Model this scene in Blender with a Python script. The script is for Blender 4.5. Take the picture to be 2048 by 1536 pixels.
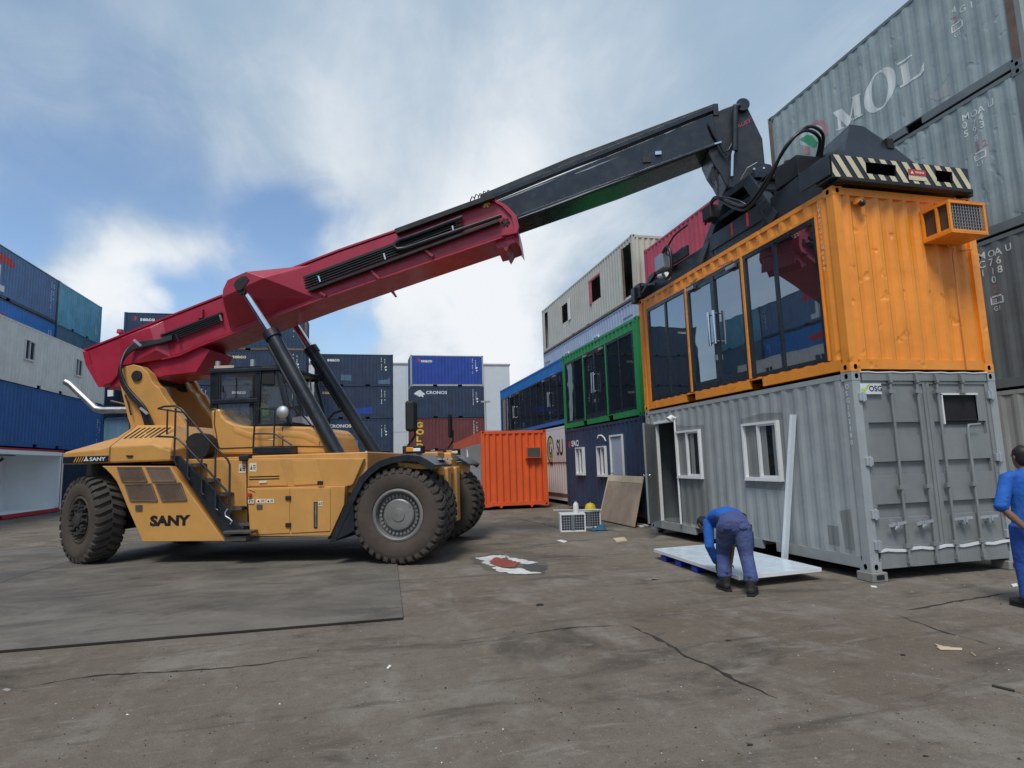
import bpy, bmesh, math, random
from mathutils import Vector, Matrix
random.seed(7)
for o in list(bpy.data.objects):
    bpy.data.objects.remove(o)
SC = bpy.context.scene
COL = SC.collection
rad = math.radians

# ------------------------------------------------------------------ camera
CAM_Z = 1.6415
YAW, PITCH, ROLL, FPX = 0.2471365, 0.1290030, -0.0305225, 1217.277
_f = Vector((math.sin(YAW) * math.cos(PITCH), math.cos(YAW) * math.cos(PITCH), math.sin(PITCH)))
_r = Vector((math.cos(YAW), -math.sin(YAW), 0))
_u = _r.cross(_f)
CR = math.cos(ROLL) * _r + math.sin(ROLL) * _u
CU = -math.sin(ROLL) * _r + math.cos(ROLL) * _u
CF = _f
CPOS = Vector((0, 0, CAM_Z))
cam_d = bpy.data.cameras.new('camera')
cam = bpy.data.objects.new('camera', cam_d)
COL.objects.link(cam)
M = Matrix.Identity(4)
for i in range(3):
    M[i][0], M[i][1], M[i][2], M[i][3] = CR[i], CU[i], -CF[i], CPOS[i]
cam.matrix_world = M
cam_d.sensor_fit = 'HORIZONTAL'
cam_d.sensor_width = 36.0
cam_d.lens = FPX / 2048 * 36.0
cam_d.clip_start = 0.05
cam_d.clip_end = 2000
SC.camera = cam


def ray(u, v):
    return CR * ((u - 1024) / FPX) - CU * ((v - 768) / FPX) + CF


def on_plane(u, v, p, n):
    """where the sight line of a measured photo point meets a real surface of the place"""
    d = ray(u, v)
    t = (Vector(p) - CPOS).dot(n) / d.dot(n)
    return CPOS + d * t


def PX(u, v, x): return on_plane(u, v, (x, 0, 0), Vector((1, 0, 0)))
def PY(u, v, y): return on_plane(u, v, (0, y, 0), Vector((0, 1, 0)))
def PZ(u, v, z=0.0): return on_plane(u, v, (0, 0, z), Vector((0, 0, 1)))


# ------------------------------------------------------------------ sky and sun
SUN_EL, SUN_AZ = 58.0, -150.0     # degrees; azimuth clockwise from +y
world = bpy.data.worlds.new("World")
SC.world = world
world.use_nodes = True
nt = world.node_tree
nt.nodes.clear()


class NG:
    """tiny helper for building node trees"""

    def __init__(self, tree):
        self.t = tree

    def n(self, kind, **kw):
        nd = self.t.nodes.new(kind)
        for k, v in kw.items():
            setattr(nd, k, v)
        return nd

    def l(self, a, b):
        self.t.links.new(a, b)

    def setin(self, sock, v):
        if hasattr(v, 'is_output') or isinstance(v, bpy.types.NodeSocket):
            self.l(v, sock)
        else:
            sock.default_value = v

    def math(self, op, a, b=None, clamp=False):
        nd = self.n('ShaderNodeMath', operation=op, use_clamp=clamp)
        self.setin(nd.inputs[0], a)
        if b is not None:
            self.setin(nd.inputs[1], b)
        return nd.outputs[0]

    def mix(self, f, a, b, blend='MIX'):
        nd = self.n('ShaderNodeMix', data_type='RGBA', blend_type=blend)
        nd.clamp_factor = True
        self.setin(nd.inputs[0], f)
        self.setin(nd.inputs[6], a)
        self.setin(nd.inputs[7], b)
        return nd.outputs[2]

    def noise(self, vec, scale, detail=4, rough=.55, dist=0.0):
        nd = self.n('ShaderNodeTexNoise')
        if vec is not None:
            self.l(vec, nd.inputs['Vector'])
        nd.inputs['Scale'].default_value = scale
        nd.inputs['Detail'].default_value = detail
        nd.inputs['Roughness'].default_value = rough
        nd.inputs['Distortion'].default_value = dist
        return nd.outputs[0]

    def ramp(self, f, lo, hi, a=0.0, b=1.0):
        nd = self.n('ShaderNodeMapRange', interpolation_type='SMOOTHSTEP')
        self.setin(nd.inputs[0], f)
        nd.inputs[1].default_value = lo
        nd.inputs[2].default_value = hi
        nd.inputs[3].default_value = a
        nd.inputs[4].default_value = b
        return nd.outputs[0]

    def vmap(self, vec, scale=(1, 1, 1), loc=(0, 0, 0), rot=(0, 0, 0)):
        nd = self.n('ShaderNodeMapping')
        self.l(vec, nd.inputs[0])
        nd.inputs['Scale'].default_value = scale
        nd.inputs['Location'].default_value = loc
        nd.inputs['Rotation'].default_value = rot
        return nd.outputs[0]


g = NG(nt)
w_out = g.n('ShaderNodeOutputWorld')
bg = g.n('ShaderNodeBackground')
bg.inputs['Strength'].default_value = 0.1
sky = g.n('ShaderNodeTexSky', sky_type='NISHITA')
sky.sun_disc = False
sky.sun_elevation = rad(SUN_EL)
sky.sun_rotation = rad(SUN_AZ)
sky.air_density = 1.0
sky.dust_density = 0.6
sky.ozone_density = 2.0
tc = g.n('ShaderNodeTexCoord')
D = tc.outputs['Generated']
sep = g.n('ShaderNodeSeparateXYZ')
g.l(D, sep.inputs[0])
den = g.math('ADD', g.math('MAXIMUM', sep.outputs[2], 0.0), 0.16)
comb = g.n('ShaderNodeCombineXYZ')
g.l(g.math('DIVIDE', sep.outputs[0], den), comb.inputs[0])
g.l(g.math('DIVIDE', sep.outputs[1], den), comb.inputs[1])
CP = comb.outputs[0]           # cloud layer seen in perspective


def lobes(lst):
    tot = None
    for (u, v, wdt, amp) in lst:
        d = ray(u, v).normalized()
        nd = g.n('ShaderNodeVectorMath', operation='DOT_PRODUCT')
        g.l(WD, nd.inputs[0])
        nd.inputs[1].default_value = d
        c = g.ramp(nd.outputs['Value'], math.cos(rad(wdt)), math.cos(rad(wdt * .15)), 0.0, amp)
        tot = c if tot is None else g.math('ADD', tot, c)
    return tot


# directions are warped by noise so that every bank of cloud has a torn outline
wn = g.n('ShaderNodeTexNoise')
g.l(D, wn.inputs['Vector'])
wn.inputs['Scale'].default_value = 4.5
wn.inputs['Detail'].default_value = 9.0
wsub = g.n('ShaderNodeVectorMath', operation='SUBTRACT')
g.l(wn.outputs['Color'], wsub.inputs[0])
wsub.inputs[1].default_value = (.5, .5, .5)
wsc = g.n('ShaderNodeVectorMath', operation='MULTIPLY')
g.l(wsub.outputs[0], wsc.inputs[0])
wsc.inputs[1].default_value = (.26, .26, .07)
wadd = g.n('ShaderNodeVectorMath', operation='ADD')
g.l(D, wadd.inputs[0])
g.l(wsc.outputs[0], wadd.inputs[1])
wnm = g.n('ShaderNodeVectorMath', operation='NORMALIZE')
g.l(wadd.outputs[0], wnm.inputs[0])
WD = wnm.outputs[0]

n1 = g.noise(g.vmap(CP, (1.0, .55, 1)), 1.1, 7, .55, .35)
n2 = g.noise(g.vmap(CP, (1.3, .6, 1), (3.1, 1.7, 0)), 2.2, 8, .58, .5)
n3 = g.noise(g.vmap(CP, (1.2, .8, 1), (8, 2, 0)), 3.6, 9, .65, 1.2)
cover = g.math('ADD', g.math('ADD', n1, 0.20), g.math('MULTIPLY', g.math('SUBTRACT', n3, .5), .24))
cover = g.math('ADD', cover, lobes([
    (40, 420, 18, -.14), (240, 480, 16, -.13), (30, 620, 9, -.08), (620, 450, 8, -.20), (540, 470, 6, -.10),
    (690, 635, 5, -.26), (760, 620, 4, -.2), (620, 600, 4, -.2), (850, 600, 4, -.22), (930, 590, 4, -.2), (1040, 590, 5, -.28), (360, 612, 5, -.26), (440, 600, 5, -.2), (280, 612, 4, -.2), (560, 455, 5, -.1), (700, 470, 5, -.12),
    (1500, 120, 18, .16), (700, 60, 24, .22), (1000, 300, 16, .25), (1250, 200, 16, .2), (1300, 420, 12, .12),
    (170, 560, 5, .14), (240, 548, 6, .18), (330, 548, 6, .18), (420, 556, 5, .14), (900, 690, 9, .40), (820, 640, 4, .25), (1050, 660, 7, .3), (1000, 545, 8, .22),
    (700, 545, 6, .22), (60, 150, 6, .14), (230, 640, 4, .35), (130, 600, 4, .2)]))
m1 = g.ramp(cover, 0.33, 0.90)
bright = g.math('ADD', g.math('ADD', g.math('MULTIPLY', n2, .9), -0.02), g.math('MULTIPLY', g.math('SUBTRACT', n3, .5), .22))
bright = g.math('ADD', bright, lobes([
    (980, 290, 20, .20), (800, 360, 18, .16), (650, 390, 12, .12), (1060, 470, 12, .16), (180, 556, 6, .2), (260, 546, 6, .22), (340, 546, 6, .22), (420, 556, 6, .16), (900, 690, 10, .42),
    (1030, 690, 9, .36), (700, 545, 7, .14), (230, 640, 6, .40), (1000, 545, 9, .20), (560, 350, 11, .12),
    (1500, 100, 18, -.06), (600, 60, 20, -.05), (200, 60, 16, -.08), (770, 375, 3, -.08)]))
m2 = g.ramp(bright, 0.28, 1.22)
# grey-blue veil to white, divided by the background strength
cloud = g.mix(m2, (2.65, 3.6, 4.65, 1), (6.7, 6.95, 7.2, 1))
skyc = g.mix(1.0, sky.outputs[0], (1.25, 1.28, 1.28, 1), 'MULTIPLY')
final = g.mix(m1, skyc, cloud)
g.l(final, bg.inputs['Color'])
g.l(bg.outputs[0], w_out.inputs['Surface'])

sun_d = bpy.data.lights.new('sun', 'SUN')
sun_d.energy = 2.0
sun_d.angle = rad(18)
sun_d.color = (1.0, .96, .9)
sun = bpy.data.objects.new('sun', sun_d)
COL.objects.link(sun)
_sd = Vector((math.sin(rad(SUN_AZ)) * math.cos(rad(SUN_EL)), math.cos(rad(SUN_AZ)) * math.cos(rad(SUN_EL)), math.sin(rad(SUN_EL))))
sun.rotation_euler = _sd.to_track_quat('Z', 'Y').to_euler()
sun.location = (0, 0, 40)
SC.view_settings.view_transform = 'Standard'
SC.view_settings.look = 'None'
SC.view_settings.exposure = 0.40
SC.view_settings.gamma = 1
SC.view_settings.use_curve_mapping = False
SC.render.engine = 'CYCLES'


# ------------------------------------------------------------------ materials
def paint(name, col, rough=.5, metal=0.0, var=.10, streak=0.0, rust=0.0, dirt=0.0, bump=0.0, bscale=6.0, spec=.5,
          dirtcol=(.05, .045, .04), scale=1.0, coat=0.0, dents=0.0):
    m = bpy.data.materials.new(name)
    m.use_nodes = True
    t = m.node_tree
    t.nodes.clear()
    q = NG(t)
    out = q.n('ShaderNodeOutputMaterial')
    b = q.n('ShaderNodeBsdfPrincipled')
    q.l(b.outputs[0], out.inputs[0])
    tcn = q.n('ShaderNodeTexCoord')
    oi = q.n('ShaderNodeObjectInfo')
    off = q.n('ShaderNodeVectorMath', operation='ADD')
    q.l(tcn.outputs['Object'], off.inputs[0])
    q.l(q.math('MULTIPLY', oi.outputs['Random'], 37.0), off.inputs[1])
    V = off.outputs[0]
    c = (col[0], col[1], col[2], 1)
    base = None
    nz = q.noise(V, 1.4 * scale, 6, .6)
    k = q.ramp(nz, .3, .7, 1 - var, 1 + var)
    kc = q.n('ShaderNodeCombineColor')
    for i in range(3):
        q.l(k, kc.inputs[i])
    base = q.mix(1.0, c, kc.outputs[0], 'MULTIPLY')
    if streak:
        s = q.noise(q.vmap(V, (9, 9, .35)), 1.0, 5, .6)
        base = q.mix(q.math('MULTIPLY', q.ramp(s, .5, .78), streak), base, (dirtcol[0], dirtcol[1], dirtcol[2], 1))
        s2 = q.noise(q.vmap(V, (7, 7, .3), (5, 3, 1)), 1.0, 5, .6)
        fade = (min(1, col[0] * 1.5 + .06), min(1, col[1] * 1.5 + .06), min(1, col[2] * 1.5 + .06), 1)
        base = q.mix(q.math('MULTIPLY', q.ramp(s2, .52, .8), streak * .7), base, fade)
    if dirt:
        s = q.noise(V, 3.2 * scale, 8, .68)
        base = q.mix(q.math('MULTIPLY', q.ramp(s, .48, .72), dirt), base, (dirtcol[0], dirtcol[1], dirtcol[2], 1))
    rf = None
    if rust:
        s = q.noise(V, 2.6, 10, .72)
        rf = q.ramp(s, .66 - .08 * rust, .74 - .08 * rust)
        base = q.mix(q.math('MULTIPLY', rf, min(1, rust)), base, (.085, .04, .024, 1))
    q.l(base, b.inputs['Base Color'])
    rn = q.ramp(q.noise(V, 5.0 * scale, 5, .6), .25, .75, max(.02, rough - .10), min(1, rough + .10))
    q.l(rn, b.inputs['Roughness'])
    b.inputs['Metallic'].default_value = metal
    b.inputs['Specular IOR Level'].default_value = spec
    if coat:
        b.inputs['Coat Weight'].default_value = coat
        b.inputs['Coat Roughness'].default_value = .12
    if bump:
        bn = q.n('ShaderNodeBump')
        bn.inputs['Strength'].default_value = 1.0
        bn.inputs['Distance'].default_value = bump
        hgt = q.noise(V, bscale, 3, .5)
        if dents:
            dn = q.ramp(q.noise(q.vmap(V, (1.3, 1.3, 1), (7, 3, 2)), 3.9, 2, .4), .63, .76)
            hgt = q.math('SUBTRACT', hgt, q.math('MULTIPLY', dn, dents / bump))
        q.l(hgt, bn.inputs['Height'])
        q.l(bn.outputs[0], b.inputs['Normal'])
    return m


def glass_mat(name, col=(.012, .016, .02), alpha=.86, ior=1.9):
    m = bpy.data.materials.new(name)
    m.use_nodes = True
    b = m.node_tree.nodes['Principled BSDF']
    b.inputs['Base Color'].default_value = (*col, 1)
    b.inputs['Roughness'].default_value = .015
    b.inputs['IOR'].default_value = ior
    b.inputs['Alpha'].default_value = alpha
    q = NG(m.node_tree)
    tcn = q.n('ShaderNodeTexCoord')
    bn = q.n('ShaderNodeBump')
    bn.inputs['Distance'].default_value = .002
    q.l(q.noise(tcn.outputs['Object'], .9, 2), bn.inputs['Height'])
    q.l(bn.outputs[0], b.inputs['Normal'])
    return m


MT = {}
def _m(key, *a, **k):
    MT[key] = paint(key, *a, **k)


_m('orange_paint', (.86, .295, .028), .42, var=.07, streak=.14, dirt=.20, bump=.010, bscale=3.2, dents=.011, dirtcol=(.34, .10, .02))
_m('vermilion_paint', (.74, .11, .025), .45, var=.06, streak=.08)
_m('light_grey_paint', (.325, .352, .352), .5, var=.08, streak=.14, rust=.10, dirt=.25, bump=.01, bscale=3, dirtcol=(.17, .19, .19))
_m('patch_grey_paint', (.20, .215, .21), .55, var=.10, streak=.15)
_m('door_grey_paint', (.215, .228, .224), .45, var=.10, streak=.2, dirt=.2, bump=.006, bscale=3, dirtcol=(.14, .14, .135))
_m('green_paint', (.012, .24, .06), .4, var=.08, streak=.08)
_m('navy_paint', (.016, .043, .088), .5, var=.15, streak=.28, rust=.12, dirtcol=(.02, .025, .04))
_m('dark_navy_paint', (.022, .038, .075), .5, var=.18, streak=.34, rust=.2, dirtcol=(.015, .02, .03))
_m('royal_blue_paint', (.018, .055, .30), .45, var=.12, streak=.2, dirtcol=(.015, .03, .12))
_m('blue_paint', (.022, .105, .31), .5, var=.12, streak=.22, rust=.05, dirtcol=(.02, .05, .14))
_m('faded_blue_paint', (.085, .16, .31), .55, var=.14, streak=.35, rust=.08, dirtcol=(.05, .08, .14))
_m('bright_blue_paint', (.014, .15, .46), .45, var=.08, streak=.1)
_m('sky_blue_paint', (.12, .36, .50), .55, var=.16, streak=.5, rust=.25, dirtcol=(.10, .22, .24))
_m('steel_blue_paint', (.07, .15, .23), .55, var=.14, streak=.35, dirtcol=(.04, .07, .10))
_m('off_white_paint', (.74, .73, .67), .55, var=.08, streak=.3, rust=.05, dirtcol=(.36, .36, .32))
_m('cream_paint', (.47, .45, .38), .55, var=.07, streak=.25, rust=.05, dirtcol=(.34, .32, .26))
_m('pale_blue_grey_paint', (.36, .41, .50), .55, var=.08, streak=.25, dirtcol=(.26, .28, .34))
_m('weathered_grey_paint', (.30, .355, .36), .6, var=.16, streak=.55, rust=.4, dirt=.2, bump=.012, bscale=2.5, dents=.008, dirtcol=(.20, .235, .24))
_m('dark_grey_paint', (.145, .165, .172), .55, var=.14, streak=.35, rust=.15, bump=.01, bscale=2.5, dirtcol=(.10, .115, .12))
_m('pale_channel', (.62, .66, .69), .4, var=.06)
_m('spill_halo', (.10, .088, .074), .8, var=.2, dirt=.5, dirtcol=(.14, .125, .105))
_m('stone_grey_paint', (.36, .37, .36), .55, var=.1, streak=.5, rust=.2, dirtcol=(.2, .2, .2))
_m('crimson_paint', (.36, .017, .043), .40, var=.10, streak=.12, dirt=.15, dirtcol=(.22, .014, .03), coat=.15)
_m('raspberry_paint', (.46, .05, .085), .5, var=.12, streak=.2)
_m('frame_red_paint', (.48, .025, .045), .45, var=.06)
_m('maroon_paint', (.13, .032, .032), .55, var=.12, streak=.3, dirtcol=(.08, .03, .03))
_m('brown_rust', (.17, .115, .085), .8, var=.25, dirt=.6, rust=.6)
_m('machine_yellow', (.585, .298, .082), .42, var=.07, streak=.10, dirt=.24, dirtcol=(.32, .18, .065), coat=.1)
_m('machine_black', (.016, .020, .026), .36, var=.25, dirt=.3, dirtcol=(.035, .035, .036))
_m('gloss_black', (.014, .020, .027), .24, var=.2, dirt=.15, dirtcol=(.03, .034, .04), coat=.2)
_m('matt_black', (.012, .012, .013), .65, var=.2)
_m('void_black', (.006, .006, .007), .8)
_m('rubber', (.030, .028, .026), .82, var=.2, dirt=.5, dirtcol=(.075, .062, .05))
_m('tyre_wall', (.066, .051, .040), .88, var=.15, dirt=.5, dirtcol=(.098, .074, .056), scale=1.5)
_m('tyre_tread', (.056, .048, .040), .85, var=.2, dirt=.5, dirtcol=(.09, .078, .066))
_m('rim_grey', (.20, .195, .185), .5, metal=.3, var=.2, dirt=.6, dirtcol=(.11, .09, .075))
_m('dusty_steel', (.12, .11, .10), .6, metal=.4, var=.2, dirt=.5)
_m('chrome', (.75, .76, .78), .12, metal=1.0, var=.05)
_m('brushed_steel', (.5, .5, .49), .45, metal=1.0, var=.08)
_m('galvanised', (.46, .49, .52), .45, metal=.5, var=.1)
_m('hose', (.014, .014, .016), .38, var=.2)
_m('white_paint', (.72, .73, .73), .45, var=.04, dirt=.12, dirtcol=(.5, .5, .48))
_m('white_lining', (.86, .88, .88), .6, var=.03)
_m('letter_white', (.68, .70, .69), .55, var=.10, dirt=.2, dirtcol=(.4, .42, .42))
_m('letter_faded', (.46, .52, .53), .6, var=.15, dirt=.35, dirtcol=(.26, .30, .31))
_m('letter_red', (.48, .03, .035), .5, var=.1)
_m('letter_green', (.03, .28, .12), .5, var=.1)
_m('letter_pink', (.48, .22, .22), .6, var=.15, dirt=.3, dirtcol=(.3, .3, .3))
_m('letter_yellow', (.70, .48, .05), .5)
_m('letter_black', (.01, .01, .012), .5)
_m('letter_navy', (.015, .02, .06), .5)
_m('letter_tan', (.50, .33, .18), .5)
_m('lime', (.42, .55, .06), .5)
_m('stripe_cream', (.66, .58, .38), .5, var=.1, dirt=.3, dirtcol=(.4, .34, .2))
_m('warm_white', (.70, .63, .52), .5)
_m('amber', (.75, .26, .02), .3)
_m('lamp_glass', (.8, .8, .78), .15)
_m('scuff', (.26, .28, .30), .5, var=.2, dirt=.5, dirtcol=(.06, .065, .07))
_m('plywood', (.36, .27, .19), .7, var=.18, streak=.35, dirt=.35, dirtcol=(.20, .14, .10))
_m('pale_wood', (.52, .42, .29), .7, var=.15)
_m('plastic_blue', (.012, .03, .42), .4)
_m('panel_sheet', (.60, .70, .77), .22, var=.03, spec=.6)
_m('helmet_yellow', (.82, .60, .02), .35)
_m('shirt_blue', (.010, .10, .41), .8, var=.12, bump=.022, bscale=7)
_m('trouser_blue', (.050, .072, .19), .85, var=.3, dirt=.4, dirtcol=(.085, .09, .12), bump=.03, bscale=9)
_m('trouser_bright', (.020, .075, .33), .85, var=.2, bump=.03, bscale=8)
_m('boot', (.022, .018, .015), .7, var=.2, dirt=.4, dirtcol=(.05, .042, .035))
_m('skin', (.20, .105, .068), .55, var=.08)
_m('hair', (.010, .009, .008), .6)
_m('leather', (.07, .045, .032), .6, var=.2)
_m('hi_vis', (.50, .72, .04), .6)
_m('cloth_teal', (.02, .10, .18), .85, var=.2)
_m('concrete', (.26, .25, .23), .9, var=.15, dirt=.4)
_m('building_white', (.58, .61, .63), .6, var=.03)
_m('mesh_brown', (.085, .055, .035), .6, var=.1)
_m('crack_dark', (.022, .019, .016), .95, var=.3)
_m('spill_white', (.55, .55, .53), .7, var=.15, dirt=.5, dirtcol=(.25, .23, .21))
_m('spill_red', (.25, .045, .025), .7, var=.3, dirt=.3, dirtcol=(.12, .06, .05))
_m('spill_grey', (.05, .047, .043), .7, var=.2, dirt=.5, dirtcol=(.09, .08, .07))
MT['dark_glass'] = glass_mat('dark_glass', alpha=.8, ior=1.75)
MT['mirror_glass'] = glass_mat('mirror_glass', (.02, .025, .03), .94, 4.6)
MT['cab_glass'] = glass_mat('cab_glass', (.2, .24, .25), .14, 1.5)
MT['window_glass'] = glass_mat('window_glass', (.015, .018, .02), .94, 1.6)


# ------------------------------------------------------------------ mesh helpers
class MB:
    def __init__(self):
        self.v, self.f, self.mi = [], [], []

    def add(self, vs, fs, m=0):
        o = len(self.v)
        self.v += [tuple(p) for p in vs]
        for f in fs:
            self.f.append(tuple(i + o for i in f))
            self.mi.append(m)
        return self

    def box(self, x0, x1, y0, y1, z0, z1, m=0):
        vs = [(x, y, z) for z in (z0, z1) for y in (y0, y1) for x in (x0, x1)]
        return self.add(vs, [(0, 2, 3, 1), (4, 5, 7, 6), (0, 1, 5, 4), (2, 6, 7, 3), (0, 4, 6, 2), (1, 3, 7, 5)], m)

    def obox(self, c, ax, ay, az, m=0):
        """box from centre and three half-axis vectors"""
        c, ax, ay, az = Vector(c), Vector(ax), Vector(ay), Vector(az)
        vs = [c + ax * i + ay * j + az * k for k in (-1, 1) for j in (-1, 1) for i in (-1, 1)]
        return self.add(vs, [(0, 2, 3, 1), (4, 5, 7, 6), (0, 1, 5, 4), (2, 6, 7, 3), (0, 4, 6, 2), (1, 3, 7, 5)], m)

    def bar(self, p0, p1, w, h, up=(0, 0, 1), m=0):
        p0, p1 = Vector(p0), Vector(p1)
        t = (p1 - p0)
        L = t.length
        t.normalize()
        s = t.cross(Vector(up))
        if s.length < 1e-4:
            s = t.cross(Vector((1, 0, 0)))
        s.normalize()
        u = s.cross(t)
        return self.obox((p0 + p1) / 2, t * L / 2, s * w / 2, u * h / 2, m)

    def prism(self, pts, off, m=0):
        n = len(pts)
        off = Vector(off)
        a = [Vector(p) for p in pts]
        b = [p + off for p in a]
        fs = [tuple(range(n))[::-1], tuple(range(n, 2 * n))]
        for i in range(n):
            j = (i + 1) % n
            fs.append((i, j, n + j, n + i))
        return self.add(a + b, fs, m)

    def loft(self, secs, m=0, caps=True, closed=True):
        n = len(secs[0])
        vs = [p for s in secs for p in s]
        fs = []
        for k in range(len(secs) - 1):
            for i in range(n if closed else n - 1):
                j = (i + 1) % n
                fs.append((k * n + i, k * n + j, (k + 1) * n + j, (k + 1) * n + i))
        if caps:
            fs.append(tuple(range(n))[::-1])
            fs.append(tuple(range((len(secs) - 1) * n, len(secs) * n)))
        return self.add(vs, fs, m)

    def tube(self, pts, r, n=8, m=0, caps=True, flat=1.0):
        pts = [Vector(p) for p in pts]
        secs = []
        prev = None
        for i, p in enumerate(pts):
            t = (pts[min(i + 1, len(pts) - 1)] - pts[max(i - 1, 0)])
            if t.length < 1e-9:
                t = Vector((0, 0, 1))
            t.normalize()
            if prev is None:
                a = t.cross(Vector((0, 0, 1)))
                if a.length < 1e-3:
                    a = t.cross(Vector((1, 0, 0)))
            else:
                a = prev - t * prev.dot(t)
            a.normalize()
            prev = a
            b = t.cross(a)
            rr = r[i] if isinstance(r, (list, tuple)) else r
            secs.append([p + a * math.cos(2 * math.pi * k / n) * rr + b * math.sin(2 * math.pi * k / n) * rr * flat for k in range(n)])
        return self.loft(secs, m, caps)

    def ring(self, c, axis, r, w, n=20, m=0):
        c, axis = Vector(c), Vector(axis).normalized()
        return self.tube([c - axis * w / 2, c + axis * w / 2], r, n, m)

    def hull(self, pts, m=0):
        bm = bmesh.new()
        for p in pts:
            bm.verts.new(p)
        bmesh.ops.convex_hull(bm, input=bm.verts[:])
        loose = [v for v in bm.verts if not v.link_faces]
        bmesh.ops.delete(bm, geom=loose, context='VERTS')
        bm.verts.index_update()
        vs = [v.co.copy() for v in bm.verts]
        fs = [[v.index for v in f.verts] for f in bm.faces]
        bm.free()
        return self.add(vs, fs, m)

    def lathe(self, prof, n=32, m=0, closed=False):
        """profile [(r, y)] turned round the y axis"""
        vs, fs = [], []
        k = len(prof)
        for i in range(n):
            a = 2 * math.pi * i / n
            for r, y in prof:
                vs.append((r * math.cos(a), y, r * math.sin(a)))
        for i in range(n):
            j = (i + 1) % n
            for p in range(k if closed else k - 1):
                q = (p + 1) % k
                fs.append((i * k + p, i * k + q, j * k + q, j * k + p))
        return self.add(vs, fs, m)

    def mesh(self, name, mats, smooth=None):
        me = bpy.data.meshes.new(name)
        me.from_pydata([tuple(p) for p in self.v], [], self.f)
        if not isinstance(mats, (list, tuple)):
            mats = [mats]
        for mm in mats:
            me.materials.append(MT[mm] if isinstance(mm, str) else mm)
        if len(mats) > 1:
            me.polygons.foreach_set('material_index', self.mi)
        bm = bmesh.new()
        bm.from_mesh(me)
        bmesh.ops.recalc_face_normals(bm, faces=bm.faces[:])
        bm.to_mesh(me)
        bm.free()
        if smooth is not None:
            me.polygons.foreach_set('use_smooth', [True] * len(me.polygons))
            me.set_sharp_from_angle(angle=rad(smooth))
        me.update()
        return me

    def obj(self, name, mats, parent=None, smooth=None, bevel=0.0, label=None, loc=None, seg=2):
        o = bpy.data.objects.new(name, self.mesh(name, mats, smooth))
        COL.objects.link(o)
        if parent is not None:
            o.parent = parent
        if loc is not None:
            o.location = loc
        if bevel:
            md = o.modifiers.new('bevel', 'BEVEL')
            md.width = bevel
            md.segments = seg
            md.limit_method = 'ANGLE'
            md.angle_limit = rad(35)
        if label:
            o['label'] = label
        return o


def link_mesh(name, me, parent=None, loc=(0, 0, 0), rot=(0, 0, 0)):
    o = bpy.data.objects.new(name, me)
    COL.objects.link(o)
    if parent is not None:
        o.parent = parent
    o.location = loc
    o.rotation_euler = rot
    return o


def thing(name, label, cat, loc=(0, 0, 0), rotz=0.0, group=None):
    o = bpy.data.objects.new(name, None)
    COL.objects.link(o)
    o.empty_display_size = .2
    o.location = loc
    o.rotation_euler = (0, 0, rotz)
    o['label'] = label
    o['category'] = cat
    if group:
        o['group'] = group
    return o


def tag(o, label, cat, group=None):
    o['label'] = label
    o['category'] = cat
    if group:
        o['group'] = group
    return o


# ------------------------------------------------------------------ lettering
_text_cache = {}
def glyphs(body, bold=0.0, spacing=1.0):
    key = (body, bold, spacing)
    if key in _text_cache:
        return _text_cache[key]
    cu = bpy.data.curves.new('lettering', 'FONT')
    cu.body = body
    cu.size = 1.0
    cu.offset = bold
    cu.space_character = spacing
    cu.resolution_u = 3
    ob = bpy.data.objects.new('lettering', cu)
    me = ob.to_mesh()
    vs = [(v.co.x, v.co.y) for v in me.vertices]
    fs = [tuple(p.vertices) for p in me.polygons]
    ob.to_mesh_clear()
    bpy.data.objects.remove(ob)
    bpy.data.curves.remove(cu)
    _text_cache[key] = (vs, fs)
    return vs, fs


def flat_shape(vs, fs, fn, cuts=(), lift=.004, prof=None):
    """put a flat outline (s,z) on a face; on corrugated sheet it is cut at the folds and follows them"""
    bm = bmesh.new()
    bv = [bm.verts.new((a, b, 0)) for a, b in vs]
    for f in fs:
        try:
            bm.faces.new([bv[i] for i in f])
        except ValueError:
            pass
    if cuts and vs:
        lo, hi = min(a for a, b in vs), max(a for a, b in vs)
        for c in cuts:
            if lo < c < hi:
                bmesh.ops.bisect_plane(bm, geom=bm.verts[:] + bm.edges[:] + bm.faces[:], plane_co=(c, 0, 0), plane_no=(1, 0, 0), dist=1e-5)
    bm.verts.index_update()
    V = [fn(v.co.x, v.co.y, (prof(v.co.x) if prof else 0.0) + lift) for v in bm.verts]
    F = [[v.index for v in f.verts] for f in bm.faces]
    bm.free()
    return V, F


# ------------------------------------------------------------------ containers
CORR_P, CORR_D = .278, .025
def corr_profile(length, pitch=CORR_P, depth=CORR_D, margin=.13, out=-.006):
    """folds (s, d) of a corrugated sheet between the corner posts, and d(s)"""
    n = max(1, round((length - 2 * margin) / pitch))
    p = (length - 2 * margin) / n
    pts = [(margin, out - depth)]
    for i in range(n):
        s = margin + i * p
        pts += [(s + p * .14, out - depth), (s + p * .38, out), (s + p * .62, out), (s + p * .86, out - depth)]
    pts.append((length - margin, out - depth))

    def d(s):
        if s <= pts[0][0]:
            return -.002
        if s >= pts[-1][0]:
            return -.002
        for (a, da), (b, db) in zip(pts, pts[1:]):
            if a <= s <= b:
                return da + (db - da) * (s - a) / max(1e-9, b - a)
        return out
    return pts, d


def face_map(face, L, W):
    if face == 'xm':
        return (lambda s, z, d: (-d, L - s, z)), L
    if face == 'xp':
        return (lambda s, z, d: (W + d, s, z)), L
    if face == 'ym':
        return (lambda s, z, d: (s, -d, z)), W
    return (lambda s, z, d: (W - s, L + d, z)), W


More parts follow.
